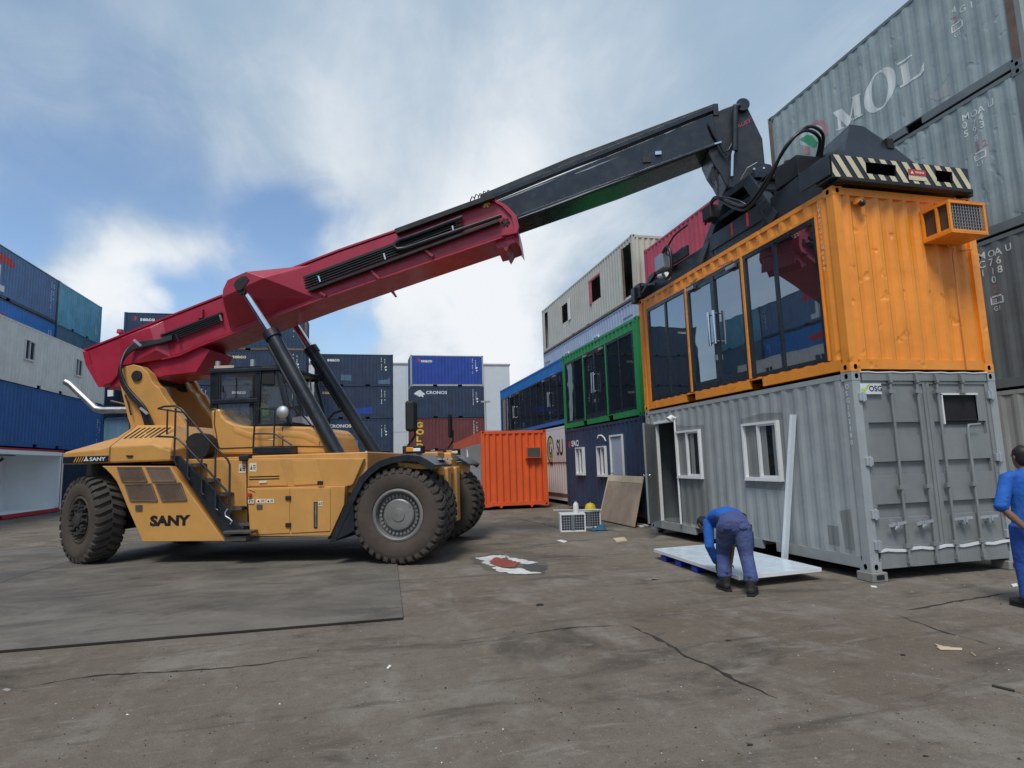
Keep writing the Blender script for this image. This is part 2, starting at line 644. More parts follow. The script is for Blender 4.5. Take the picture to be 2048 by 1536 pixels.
def casting_mesh(matname):
    mb = MB()
    hx, hy, hz = .083, .091, .059
    for (n, u, hu, hn) in (((1, 0, 0), (0, 1, 0), hy, hx), ((-1, 0, 0), (0, -1, 0), hy, hx), ((0, 1, 0), (-1, 0, 0), hx, hy), ((0, -1, 0), (1, 0, 0), hx, hy)):
        n, u, w = Vector(n), Vector(u), Vector((0, 0, 1))
        vs = [n * hn + u * a * hu + w * b * hz for a, b in ((-1, -1), (1, -1), (1, 1), (-1, 1))]
        ov = []
        for k in range(12):
            a = math.pi * 1.25 + 2 * math.pi * k / 12
            ov.append((math.cos(a) * .030, math.sin(a) * .042))
        vs += [n * hn + u * a + w * b for a, b in ov]
        vs += [n * (hn - .05) + u * a + w * b for a, b in ov]
        fs = []
        for k in range(4):
            for i in range(3):
                fs.append((k, 4 + 3 * k + i, 4 + (3 * k + i + 1) % 12))
            fs.append((k, 4 + (3 * k + 3) % 12, (k + 1) % 4))
        mi = [0] * len(fs)
        mb.add(vs, fs, 0)
        inner = [(4 + i, 4 + (i + 1) % 12, 16 + (i + 1) % 12, 16 + i) for i in range(12)] + [tuple(range(16, 28))]
        mb.add(vs, inner, 1)
    for sz in (-1, 1):
        mb.add([(-hx, -hy, sz * hz), (hx, -hy, sz * hz), (hx, hy, sz * hz), (-hx, hy, sz * hz)], [(0, 1, 2, 3)], 0)
    return mb.mesh('corner_casting', [matname, 'void_black'])


_cache = {}
def cached(key, fn):
    if key not in _cache:
        _cache[key] = fn()
    return _cache[key]


class Box:
    """one shipping container: frame, corner castings, sheets, openings, lettering"""

    def __init__(self, label, mat, pos, L=6.058, W=2.438, H=2.591, rot=0.0, group='shipping containers stacked round the yard',
                 frame_mat=None, faces=None, open_faces=(), openings=None, pockets=True, cat='shipping container', lining=None, corr_d=None):
        self.L, self.W, self.H, self.mat = L, W, H, mat
        fm = frame_mat or mat
        self.fm = fm
        self.root = thing('shipping_container', label, cat, pos, rot, group)
        R = self.root
        openings = openings or {}
        self.prof = {}
        key = ('frame', fm, L, W, H, pockets)

        def mk_frame():
            mb = MB()
            pw = .13
            for x0 in (0, W - pw):
                for y0 in (0, L - pw):
                    mb.box(x0, x0 + pw, y0, y0 + pw, .117, H - .117)
            e = .178
            for x0 in (0.003, W - .063):
                mb.box(x0, x0 + .06, e, L - e, H - .085, H - .015)          # top side rail
                gaps = []
                if pockets:
                    gaps = [(L / 2 - 1.2, L / 2 - .85), (L / 2 + .85, L / 2 + 1.2)]
                y = e
                for a, b in gaps + [(L - e, L - e)]:
                    mb.box(x0, x0 + .055, y, a, .03, .165)
                    y = b
                mb.box(x0, x0 + .052, e, L - e, .1651, .180)
            for y0 in (.003, L - .063):
                mb.box(.162, W - .162, y0, y0 + .06, H - .115, H - .012)     # end header
                mb.box(.162, W - .162, y0, y0 + .06, .03, .165)               # end sill
            for i in range(9):
                y = .5 + (L - 1.0) * i / 8
                mb.box(.06, W - .06, y - .02, y + .02, .05, .150)             # cross members
            return mb.mesh('frame', fm)
        link_mesh('frame', cached(key, mk_frame), R)
        cm = cached(('cast', fm), lambda: casting_mesh(fm))
        for x in (.079, W - .079):
            for y in (.087, L - .087):
                for z in (.059, H - .059):
                    link_mesh('corner_casting', cm, R, (x, y, z))
        link_mesh('roof', cached(('roof', mat, L, W, H), lambda: MB().box(.06, W - .06, .06, L - .06, H - .045, H - .03).mesh('roof', mat)), R)
        link_mesh('floor', cached(('floor', L, W), lambda: MB().box(.06, W - .06, .06, L - .06, .150, .178).mesh('floor', 'matt_black')), R)
        for face in ('xm', 'xp', 'ym', 'yp'):
            fn, flen = face_map(face, L, W)
            long_ = face[0] == 'x'
            pts, d = corr_profile(flen, CORR_P if long_ else .24, (corr_d or CORR_D) if long_ else .042, .13)
            self.prof[face] = (fn, flen, [p[0] for p in pts], d)
            if face in open_faces:
                continue
            ops = openings.get(face, [])
            z0, z1 = (.18, H - .085) if long_ else (.165, H - .115)

            def mk(pts=pts, d=d, fn=fn, ops=ops, z0=z0, z1=z1):
                mb = MB()
                ss = sorted(set([p[0] for p in pts] + [x for o in ops for x in (o[0], o[1]) if pts[0][0] < x < pts[-1][0]]))
                for a, b in zip(ss, ss[1:]):
                    iv = [(z0, z1)]
                    for (oa, ob, za, zb) in ops:
                        if oa - 1e-6 <= a and b <= ob + 1e-6:
                            nv = []
                            for (p, q) in iv:
                                if za > p:
                                    nv.append((p, min(q, za)))
                                if zb < q:
                                    nv.append((max(p, zb), q))
                            iv = [i for i in nv if i[1] - i[0] > 1e-4]
                    da, db = d(a + 1e-7), d(b - 1e-7)
                    for (p, q) in iv:
                        mb.add([fn(a, p, da), fn(b, p, db), fn(b, q, db), fn(a, q, da)], [(0, 1, 2, 3)])
                return mb.mesh('side_wall' if long_ else 'end_wall', mat)
            me = mk() if ops else cached(('wall', face, mat, L, W, H, corr_d), mk)
            link_mesh('side_wall' if long_ else 'end_wall', me, R)
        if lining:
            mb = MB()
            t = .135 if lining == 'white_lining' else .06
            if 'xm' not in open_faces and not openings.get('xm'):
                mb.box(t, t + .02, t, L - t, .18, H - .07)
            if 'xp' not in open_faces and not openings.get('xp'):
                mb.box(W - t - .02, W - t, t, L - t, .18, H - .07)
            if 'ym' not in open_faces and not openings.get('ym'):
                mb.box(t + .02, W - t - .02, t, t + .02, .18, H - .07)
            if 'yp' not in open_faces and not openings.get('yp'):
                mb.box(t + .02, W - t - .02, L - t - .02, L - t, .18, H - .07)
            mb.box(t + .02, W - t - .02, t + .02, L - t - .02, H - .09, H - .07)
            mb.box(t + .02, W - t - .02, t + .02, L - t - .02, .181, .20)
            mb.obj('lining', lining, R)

    def text(self, face, body, s, z, size, mat='letter_white', bold=.012, sx=1.0, spacing=1.0, vertical=False, vstep=1.25, name='lettering', lift=.004, flat=False):
        fn, flen, cuts, d = self.prof[face]
        V, F = [], []
        items = [(body, s, z)]
        if vertical:
            items = [(c, s, z - i * size * vstep) for i, c in enumerate(body) if c != ' ']
        for (tx, ss, zz) in items:
            vs, fs = glyphs(tx, bold, spacing)
            vs = [(ss + a * size * sx, zz + b * size) for a, b in vs]
            v2, f2 = flat_shape(vs, fs, fn, () if flat else cuts, lift, None if flat else d)
            o = len(V)
            V += v2
            F += [[i + o for i in f] for f in f2]
        return MB().add(V, F).obj(name, mat, self.root)

    def shape(self, face, polys, mat, name='marking', lift=.003, flat=False):
        fn, flen, cuts, d = self.prof[face]
        V, F = [], []
        for poly in polys:
            v2, f2 = flat_shape(poly, [tuple(range(len(poly)))], fn, () if flat else cuts, lift, None if flat else d)
            o = len(V)
            V += v2
            F += [[i + o for i in f] for f in f2]
        return MB().add(V, F).obj(name, mat, self.root)

    def fbox(self, mb, face, s0, s1, z0, z1, d0, d1, m=0):
        fn = self.prof[face][0]
        a, b = Vector(fn(s0, z0, d0)), Vector(fn(s1, z1, d1))
        mb.box(min(a.x, b.x), max(a.x, b.x), min(a.y, b.y), max(a.y, b.y), min(a.z, b.z), max(a.z, b.z), m)

    def window(self, face, s0, s1, z0, z1, mat='white_paint', sash=.5, proud=.03):
        """sliding window: frame > two panes, sill"""
        mb = MB()
        t = .038
        fb = lambda *a: self.fbox(mb, face, *a)
        fb(s0 - t, s0, z0 - t, z1 + t, -.06, proud)
        fb(s1, s1 + t, z0 - t, z1 + t, -.06, proud)
        fb(s0, s1, z1, z1 + t, -.06, proud)
        fb(s0, s1, z0 - t, z0, -.06, proud)
        sm = s0 + (s1 - s0) * sash
        fb(sm - .022, sm + .022, z0, z1, -.05, proud - .012)
        fb(sm + .022, s1, z1 - .03, z1, -.04, proud - .02)
        fb(sm + .022, s1, z0, z0 + .03, -.04, proud - .02)
        w = mb.obj('window', mat, self.root)
        for a, b, dd in ((s0, sm - .022, -.03), (sm + .022, s1, -.012)):
            m2 = MB()
            self.fbox(m2, face, a, b, z0, z1, dd - .006, dd)
            m2.obj('pane', 'window_glass', w)
        m3 = MB()
        self.fbox(m3, face, s0 - t - .005, s1 + t + .005, z0 - t - .02, z0 - t - .002, -.04, proud + .012)
        m3.obj('sill', mat, w)
        return w

    def glazing(self, face, s0, s1, z0, z1, mids, frame='gloss_black', d0=-.075, d1=-.012, door=False, closers=True, glass='dark_glass'):
        """one glazed bay: black frame > panes (and for a door pair: pull handles, closers)"""
        mb = MB()
        t = .06
        fb = lambda *a: self.fbox(mb, face, *a)
        fb(s0, s0 + t, z0, z1, d0, d1)
        fb(s1 - t, s1, z0, z1, d0, d1)
        fb(s0 + t, s1 - t, z1 - t, z1, d0, d1)
        fb(s0 + t, s1 - t, z0, z0 + t, d0, d1)
        ed = [s0 + t] + [x for m_ in mids for x in (m_ - .028 - (.03 if door else 0), m_ + .028 + (.03 if door else 0))] + [s1 - t]
        for i in range(1, len(ed) - 1, 2):
            fb(ed[i], ed[i + 1], z0 + t, z1 - t, d0 + .002, d1 + (.008 if door else -.003))
        if door:
            for i in range(0, len(ed), 2):
                fb(ed[i], ed[i + 1], z1 - t - .07, z1 - t, d0 + .01, d1 - .006)
                fb(ed[i], ed[i + 1], z0 + t, z0 + t + .09, d0 + .01, d1 - .006)
        w = mb.obj('glass_door' if door else 'glazed_bay', frame, self.root)
        dz = .08 if door else 0
        for i in range(0, len(ed), 2):
            m2 = MB()
            self.fbox(m2, face, ed[i], ed[i + 1], z0 + t + (dz and .09), z1 - t - (dz and .07), -.047, -.039)
            m2.obj('pane', glass, w)
        if door:
            fn = self.prof[face][0]
            zc = (z0 + z1) / 2 + .02
            for sg in (-1, 1):
                sx = mids[0] + sg * .085
                m2 = MB()
                m2.tube([fn(sx, zc - .31, .06), fn(sx, zc + .31, .06)], .03, 10)
                for zz in (zc - .26, zc + .26):
                    m2.tube([fn(sx, zz, -.02), fn(sx, zz, .055)], .014, 8)
                m2.obj('handle', 'chrome', w, smooth=40)
            m2 = MB()
            self.fbox(m2, face, mids[0] - .045, mids[0] + .045, zc - .60, zc - .50, .0, .02)
            m2.obj('lock', 'brushed_steel', w)
            if closers:
                for sg, e in ((1, s0 + .1), (-1, s1 - .1)):
                    m2 = MB()
                    self.fbox(m2, face, min(e, e + sg * .26), max(e, e + sg * .26), z1 - t - .055, z1 - t + .005, -.005, .05)
                    m2.tube([fn(e + sg * .2, z1 - .02, .03), fn(e + sg * .45, z1 + .02, .07), fn(e + sg * .1, z1 + .03, .0)], .008, 6)
                    m2.obj('door_closer', 'brushed_steel', w)
        return w


# ------------------------------------------------------------------ ground
def ground_material():
    m = bpy.data.materials.new('worn_concrete_yard')
    m.use_nodes = True
    t = m.node_tree
    t.nodes.clear()
    q = NG(t)
    out = q.n('ShaderNodeOutputMaterial')
    b = q.n('ShaderNodeBsdfPrincipled')
    q.l(b.outputs[0], out.inputs[0])
    V = q.n('ShaderNodeTexCoord').outputs['Object']
    A = q.noise(V, .28, 6, .62, .4)
    B = q.noise(q.vmap(V, (1, .55, 1), rot=(0, 0, .5)), 1.5, 8, .66, .3)
    Cn = q.noise(V, 9.0, 8, .72)
    Dn = q.noise(V, 75.0, 5, .75)
    E_ = q.noise(q.vmap(V, (.5, 2.2, 1), rot=(0, 0, .25)), .9, 8, .65, .8)
    base = q.mix(q.ramp(A, .3, .7), (.132, .103, .074, 1), (.182, .156, .122, 1))
    base = q.mix(q.math('MULTIPLY', q.ramp(B, .48, .68), .7), base, (.245, .22, .185, 1))
    base = q.mix(q.math('MULTIPLY', q.ramp(E_, .52, .68), .75), base, (.066, .052, .040, 1))
    base = q.mix(q.math('MULTIPLY', q.ramp(Cn, .5, .72), .5), base, (.092, .076, .06, 1))
    base = q.mix(q.math('MULTIPLY', q.ramp(Cn, .30, .46, 1, 0), .35), base, (.29, .268, .235, 1))
    base = q.mix(q.math('MULTIPLY', q.ramp(Dn, .54, .68), .7), base, (.050, .04, .032, 1))
    base = q.mix(q.math('MULTIPLY', q.ramp(Dn, .30, .44, 1, 0), .6), base, (.32, .295, .26, 1))
    # oil soaked places, where the truck works
    Od = q.noise(q.vmap(V, (1, 1, 1), (4, 9, 0)), .55, 7, .7, .6)
    base = q.mix(q.math('MULTIPLY', q.ramp(Od, .55, .68), .7), base, (.042, .034, .027, 1))
    q.l(base, b.inputs['Base Color'])
    q.l(q.ramp(Od, .55, .75, .88, .55), b.inputs['Roughness'])
    b.inputs['Specular IOR Level'].default_value = .35
    F_ = q.noise(q.vmap(V, (.8, 2.6, 1), (1, 2, 0), (0, 0, -.12)), 2.2, 8, .72, .6)
    base = q.mix(q.math('MULTIPLY', q.ramp(F_, .55, .68), .55), base, (.068, .055, .043, 1))
    base = q.mix(q.math('MULTIPLY', q.ramp(F_, .33, .44, 1, 0), .45), base, (.27, .245, .21, 1))
    q.l(base, b.inputs['Base Color'])
    h = q.math('ADD', q.math('MULTIPLY', B, .6), q.math('ADD', q.math('MULTIPLY', Cn, .45), q.math('MULTIPLY', Dn, .14)))
    bn = q.n('ShaderNodeBump')
    bn.inputs['Distance'].default_value = .045
    bn.inputs['Strength'].default_value = .8
    q.l(h, bn.inputs['Height'])
    q.l(bn.outputs[0], b.inputs['Normal'])
    return m


def plate_material():
    m = bpy.data.materials.new('road_plate_steel')
    m.use_nodes = True
    t = m.node_tree
    t.nodes.clear()
    q = NG(t)
    out = q.n('ShaderNodeOutputMaterial')
    b = q.n('ShaderNodeBsdfPrincipled')
    q.l(b.outputs[0], out.inputs[0])
    V = q.n('ShaderNodeTexCoord').outputs['Object']
    A = q.noise(q.vmap(V, (.6, 1.1, 1)), 1.0, 9, .68, .7)
    B = q.noise(V, 4.0, 8, .7)
    Cn = q.noise(V, 40.0, 4, .7)
    Od = q.noise(q.vmap(V, (.5, 1, 1), (2, 5, 0)), .9, 8, .72, 1.0)
    base = q.mix(q.ramp(A, .35, .68), (.092, .082, .068, 1), (.175, .156, .128, 1))
    base = q.mix(q.math('MULTIPLY', q.ramp(B, .5, .75), .5), base, (.065, .060, .055, 1))
    base = q.mix(q.math('MULTIPLY', q.ramp(Cn, .58, .74), .35), base, (.06, .055, .05, 1))
    base = q.mix(q.math('MULTIPLY', q.ramp(Cn, .3, .42, 1, 0), .25), base, (.2, .19, .17, 1))
    base = q.mix(q.math('MULTIPLY', q.ramp(Od, .52, .68), .7), base, (.048, .047, .045, 1))
    q.l(base, b.inputs['Base Color'])
    q.l(q.ramp(Od, .45, .7, .75, .5), b.inputs['Roughness'])
    bn = q.n('ShaderNodeBump')
    bn.inputs['Distance'].default_value = .012
    q.l(q.math('ADD', B, q.math('MULTIPLY', Cn, .3)), bn.inputs['Height'])
    q.l(bn.outputs[0], b.inputs['Normal'])
    return m


MT['ground'] = ground_material()
MT['plate'] = plate_material()
mb = MB()
for (x0, x1, y0, y1) in ((-400, 400, -300, 600),):
    mb.add([(x0, y0, 0), (x1, y0, 0), (x1, y1, 0), (x0, y1, 0)], [(0, 1, 2, 3)])
ground = mb.obj('ground', 'ground')
ground['kind'] = 'structure'
ground['label'] = 'worn brown concrete yard with dark cracks and stains'


def crack(pix, w0, seed):
    """a crack in the slab: an open dark split of uneven width along a broken line"""
    rn = random.Random(seed)
    P = [PZ(u, v, .004) for u, v in pix]
    pts = []
    for a, b in zip(P, P[1:]):
        n = max(3, int((b - a).length / .07))
        for i in range(n):
            pts.append(a.lerp(b, i / n))
    pts.append(P[-1])
    off = 0
    L, R_ = [], []
    for i, p in enumerate(pts):
        t = (pts[min(i + 1, len(pts) - 1)] - pts[max(0, i - 1)]).normalized()
        s = Vector((-t.y, t.x, 0))
        off = off * .75 + rn.uniform(-.018, .018)
        e = min(1, i / 6, (len(pts) - 1 - i) / 6)
        w = w0 * 1.5 * (.25 + 1.1 * rn.random() ** 1.5) * max(.08, e)
        L.append(p + s * (off + w))
        R_.append(p + s * (off - w))
    vs = L + R_
    n = len(pts)
    MB().add(vs, [(i, i + 1, n + i + 1, n + i) for i in range(n - 1)]).obj('crack', 'crack_dark', ground)


crack([(1254, 1248), (1300, 1270), (1340, 1290), (1375, 1312), (1420, 1327), (1450, 1350), (1500, 1375), (1550, 1398)], .016, 1)
crack([(1030, 1272), (1120, 1258), (1180, 1253), (1250, 1249)], .010, 2)
crack([(880, 1286), (940, 1278), (1000, 1272)], .007, 3)
crack([(30, 1376), (120, 1362), (190, 1350), (330, 1345), (420, 1340), (520, 1328), (640, 1310)], .010, 4)
crack([(1790, 1229), (1860, 1255), (1930, 1275), (2000, 1293)], .009, 5)
crack([(1800, 1222), (1870, 1210), (1930, 1200), (2020, 1186)], .014, 6)
crack([(700, 1296), (735, 1291), (790, 1288)], .005, 7)
crack([(985, 1100), (1060, 1092), (1140, 1082), (1210, 1078)], .010, 8)
crack([(1040, 1038), (1090, 1048), (1130, 1060)], .014, 9)
crack([(1985, 1372), (2030, 1384), (2048, 1388)], .008, 10)


def blob(pix, z, seed, jag=.075):
    rn = random.Random(seed)
    P = [PZ(u, v, z) for u, v in pix]
    out = []
    for a, b in zip(P, P[1:] + P[:1]):
        n = max(2, int((b - a).length / .05))
        for i in range(n):
            p = a.lerp(b, i / n)
            out.append(p + Vector((rn.uniform(-jag, jag), rn.uniform(-jag, jag), 0)) * (.5 if i else .2))
    return out


sp = thing('paint_spill', 'dried splash of white and rust red paint on the concrete', 'paint spill', PZ(1010, 1128))
def spill(pix, z, seed, m, nm):
    pts = [p - sp.location for p in blob(pix, z, seed)]
    MB().add(pts, [tuple(range(len(pts)))]).obj(nm, m, sp)
spill([(940, 1115), (985, 1106), (1040, 1110), (1090, 1122), (1096, 1136), (1084, 1149), (1030, 1148), (970, 1138)], .004, 21, 'spill_halo', 'damp_patch')
spill([(1048, 1129), (1075, 1128), (1094, 1134), (1086, 1146), (1060, 1144), (1042, 1138)], .007, 25, 'spill_grey', 'grey_patch')
spill([(950, 1116), (975, 1112), (1000, 1110), (1020, 1114), (998, 1118), (990, 1126), (1000, 1134), (978, 1131), (962, 1126), (970, 1121)], .010, 22, 'spill_white', 'white_patch')
spill([(1000, 1134), (1020, 1138), (1040, 1136), (1055, 1141), (1082, 1146), (1050, 1148), (1020, 1147), (992, 1141), (985, 1135)], .010, 26, 'spill_white', 'white_patch')
spill([(1010, 1113), (1035, 1117), (1060, 1122), (1078, 1124), (1056, 1128), (1038, 1127), (1022, 1121)], .010, 27, 'spill_white', 'white_patch')
spill([(978, 1127), (988, 1113), (1004, 1117), (1020, 1119), (1042, 1126), (1030, 1134), (1008, 1135), (990, 1131)], .013, 23, 'spill_red', 'red_patch')

# road plates the truck stands on
c0 = PZ(806, 1234, .03)
e0 = (PZ(795, 1137, .03) - c0)
e0 = Vector((e0.x, e0.y, 0)).normalized()
e1 = (PZ(0, 1300, .03) - c0)
e1 = Vector((e1.x, e1.y, 0)).normalized()
for k, (a, b, lab) in enumerate(((0, 6.1, 'large dark steel road plate under the truck, its corner by the front tyre'),
                                 (6.115, 12.2, 'second steel road plate, behind the first towards the rear tyre'))):
    o0 = Vector((c0.x, c0.y, 0)) + e1 * a
    bm_pts = [o0, o0 + e1 * (b - a), o0 + e1 * (b - a) + e0 * 9.5, o0 + e0 * 9.5]
    t = thing('road_plate', lab, 'steel plate', o0, 0, 'steel plates laid on the yard')
    MB().prism([p - o0 + Vector((0, 0, .026)) for p in bm_pts], (0, 0, .004)).obj('plate', 'plate', t)
    MB().prism([p - o0 + Vector((0, 0, .004)) for p in bm_pts], (0, 0, .0218)).obj('shaded_edge', 'crack_dark', t)  # plate rim painted near black, shade of the gap put into the colour
PLATE_Z = .030

# ------------------------------------------------------------------ containers, right-hand row
CX, CY = 6.3223, 6.6622
GH = 2.591
STEP = GH + .006


def LS(box, u, v):
    """(s, z) on the -x face of an unrotated container of a measured point"""
    p = PX(u, v, box.root.location.x)
    return box.L - (p.y - box.root.location.y), p.z - box.root.location.z


# --- grey container with the doors
gz0 = .12
gb = 6.058
win2 = (gb - 2.40, gb - 1.57, 1.17, 2.02)
win1 = (gb - 4.66, gb - 3.83, 1.17, 2.02)
dor = (gb - 5.60, gb - 4.76, .2, 2.27)
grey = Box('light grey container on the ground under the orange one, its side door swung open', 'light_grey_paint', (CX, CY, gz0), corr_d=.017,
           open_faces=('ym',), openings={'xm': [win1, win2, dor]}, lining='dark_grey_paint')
for pp_ in ([(gb - 2.50, .99), (gb - 1.44, .97), (gb - 1.44, 2.17), (gb - 1.9, 2.2), (gb - 2.50, 2.15)],
            [(gb - 4.72, .24), (gb - 3.70, .24), (gb - 3.68, 2.13), (gb - 4.3, 2.15), (gb - 4.72, 2.2)],
            [(gb - .42, .25), (gb - .24, .25), (gb - .26, .78), (gb - .46, .74)], [(gb - .72, .27), (gb - .5, .27), (gb - .5, .53), (gb - .72, .53)]):
    grey.shape('xm', [pp_], 'patch_grey_paint', 'paint_patch')
grey.window('xm', *win1, sash=.45, proud=.045)
grey.window('xm', *win2, sash=.45, proud=.045)
mb = MB()
for a in ((dor[0] - .05, dor[0], .18, 2.32), (dor[1], dor[1] + .05, .18, 2.32), (dor[0], dor[1], 2.27, 2.32)):
    grey.fbox(mb, 'xm', a[0], a[1], a[2], a[3], -.08, .018)
dfr = mb.obj('door_frame', 'white_paint', grey.root, bevel=.004)
fn = grey.prof['xm'][0]
# opened leaf
hb = Vector((0, gb - dor[0], 0)) + Vector((-.02, 0, 0))
dirl = Vector((-.586, -.63, 0)).normalized()
nrm = Vector((dirl.y, -dirl.x, 0))
mb = MB()
mb.obox(hb + dirl * .42 + Vector((0, 0, 1.235)), dirl * .42, nrm * .02, (0, 0, 1.03))
leaf = mb.obj('door', 'door_grey_paint', grey.root, bevel=.004)
for sgn in (-1, 1):
    mb = MB()
    c = hb + dirl * .77 + Vector((0, 0, 1.18))
    mb.tube([c + nrm * .02 * sgn, c + nrm * .06 * sgn], .012, 8)
    mb.tube([c + nrm * (.05 + .004 * i) * sgn for i in range(9)], [.012, .022, .028, .031, .032, .031, .028, .02, .008], 10)
    mb.obj('handle', 'chrome', leaf, smooth=50)
# drain pipe on the door frame, lamp
mb = MB()
mb.tube([fn(dor[1] + .07, .2, .03), fn(dor[1] + .07, 2.3, .03)], .02, 8)
mb.obj('downpipe', 'white_paint', grey.root, smooth=50)
mb = MB()
mb.tube([fn(dor[1] + .06, 2.33, .0), fn(dor[1] + .06, 2.36, .09), fn(dor[1] + .06, 2.30, .15)], [.03, .05, .07], 10)
mb.obj('lamp', 'white_paint', grey.root, smooth=50)
# white weld line along the bottom and top of the near end
mb = MB()
for i in range(16):
    a, b = .13 + i * .136, .13 + (i + 1) * .136
    z = .255 + .012 * math.sin(i * 1.7)
    mb.bar((a, -.012, z), (b, -.012, .255 + .012 * math.sin((i + 1) * 1.7)), .02, .035)
    zt = GH - .008 + .006 * math.sin(i * 2.1)
    mb.bar((a, -.004, zt), (b, -.004, GH - .008 + .006 * math.sin((i + 1) * 2.1)), .02, .014)
mb.obj('sealant', 'white_paint', grey.root)
# doors at the near end
hole = (1.455, 2.09, 1.87, 2.285)
for k, (a, b) in enumerate(((.135, 1.213), (1.222, 2.303))):
    mb = MB()
    zs = [.255, .72, .86, 1.27, 1.41, 1.78, 1.92, GH - .125]
    # sheet with three pressed grooves
    cuts = [(.255, .66, -.03), (.66, .84, -.075), (.84, 1.21, -.03), (1.21, 1.39, -.075), (1.39, 1.73, -.03), (1.73, 1.91, -.075), (1.91, GH - .125, -.03)]
    xs = sorted(set([a + .09, b - .09, a, b] + ([hole[0], hole[1]] if k else [])))
    prevd = None
    for ci, (z0, z1, dd) in enumerate(cuts):
        for xa, xb in zip(xs, xs[1:]):
            edge = (xa < a + .085) or (xb > b - .085)
            d_ = -.03 if edge else dd
            segs = [(z0, z1)]
            if k and xa >= hole[0] - 1e-6 and xb <= hole[1] + 1e-6:
                segs = [(max(z0, 0), min(z1, hole[2])), (max(z0, hole[3]), z1)]
            for (p, q_) in segs:
                if q_ - p < 1e-3:
                    continue
                y = -d_
                mb.add([(xa, y, p), (xb, y, p), (xb, y, q_), (xa, y, q_)], [(0, 1, 2, 3)])
            if not edge and dd == -.075:
                for zz, z_out in ((z0, z0 - .045), (z1, z1 + .02)):
                    mb.add([(xa, .075, zz), (xb, .075, zz), (xb, .03, z_out), (xa, .03, z_out)], [(0, 1, 2, 3)])
        if dd == -.075:
            for xx in (a + .09, b - .09):
                mb.add([(xx, .03, z0 - .045), (xx, .03, z1 + .02), (xx, .075, z1), (xx, .075, z0)], [(0, 1, 2, 3)])
    mb.box(a, a + .05, .012, .0295, .255, GH - .125)
    mb.box(b - .05, b, .012, .0295, .255, GH - .125)
    mb.box(a + .05, b - .05, .012, .0295, GH - .165, GH - .125)
    mb.box(a + .05, b - .05, .012, .0295, .255, .30)
    door = mb.obj('door', 'door_grey_paint', grey.root)
    for x in ((.59, 1.03) if k == 0 else (1.37, 1.81)):
        m2 = MB()
        if x == 1.81:
            m2.tube([(x, -.025, .10), (x, -.025, 1.80), (x + .02, -.025, 1.85), (x + .22, -.025, 1.86)], .019, 10)
            m2.tube([(x, -.025, 2.29), (x, -.025, 2.53)], .019, 10)
        else:
            m2.tube([(x, -.025, .10), (x, -.025, 2.53)], .019, 10)
        for zz in (.30, 1.05, 2.32):
            m2.box(x - .05, x + .05, -.047, .0, zz - .025, zz + .025)
        for zz in (.115, 2.50):
            m2.box(x - .035, x + .035, -.055, .01, zz - .035, zz + .035)
            m2.tube([(x, -.028, zz - .06), (x, -.028, zz + .06)], .032, 10)
        rod = m2.obj('lock_rod', 'door_grey_paint', door, smooth=45)
        m3 = MB()
        sg = -1 if x in (.59, 1.03) else 1
        m3.bar((x - sg * .0, -.035, .60), (x + sg * .30, -.05, .57 if sg < 0 else .61), .014, .035)
        m3.box(x + sg * .17 - .03, x + sg * .17 + .03, -.06, .02, .54, .60)
        m3.tube([(x + sg * .17, -.07, .62), (x + sg * .17, -.07, .56), (x + sg * .2, -.05, .52)], .012, 6)
        m3.obj('door_handle', 'galvanised', door)
    for zz in ((2.25, 1.40, .72, .33) if k == 0 else (2.27, 1.40, .72, .36)):
        xa = .13 if k == 0 else 2.308
        m4 = MB()
        m4.box(xa - .055, xa + .055, -.03, .0115, zz - .055, zz + .055)
        m4.tube([(xa - .0, -.03, zz - .07), (xa - .0, -.03, zz + .07)], .018, 8)
        m4.obj('hinge', 'galvanised', door, bevel=.008)
mb = MB()
mb.box(.13, 2.308, -.004, .03, GH - .1245, GH - .012)
mb.obj('door_header', 'door_grey_paint', grey.root, bevel=.004)
MB().box(.17, 2.268, -.004, .03, .03, .235).obj('door_sill', 'door_grey_paint', grey.root, bevel=.004)
mb = MB()
h0, h1, h2, h3 = hole
for bx in ((h0 - .012, h0 + .012, h2, h3), (h0 - .012, h1, h3 - .012, h3 + .012)):
    mb.box(bx[0], bx[1], -.006, .034, bx[2], bx[3])
mb.obj('cut_out_trim', 'white_paint', grey.root)
mb = MB()
mb.box(h0 + .013, h1, .05, .35, h2, h3 - .013)
mb.obj('opening', 'void_black', grey.root)
mb = MB()
mb.box(.115, .455, -.008, -.004, 2.285, 2.43)
sg_ = mb.obj('sign', 'letter_white', grey.root)
mb = MB()
mb.add([(.125, -.011, 2.36), (.17, -.011, 2.30), (.275, -.011, 2.42), (.245, -.011, 2.42), (.172, -.011, 2.345), (.15, -.011, 2.37)], [tuple(range(6))])
mb.add([(.125, -.011, 2.30), (.165, -.011, 2.297), (.125, -.011, 2.34)], [(0, 1, 2)])
mb.obj('tick_mark', 'lime', sg_)
vs, fs = glyphs('OSG', .02)
MB().add([(.25 + a * .105, -.011, 2.325 + b * .105) for a, b in vs], fs).obj('lettering', 'letter_navy', sg_)
vs, fs = [], []
for i, ch in enumerate('OSG152180'):
    v2, f2 = glyphs(ch, .01)
    o = len(vs)
    vs += [fn(gb - .205 + a * .085, 2.37 - i * .093 + b * .085, .0085) for a, b in v2]
    fs += [[j + o for j in f] for f in f2]
MB().add([(x + .0, y - .085, z) for x, y, z in vs], fs).obj('lettering', 'letter_white', grey.root)
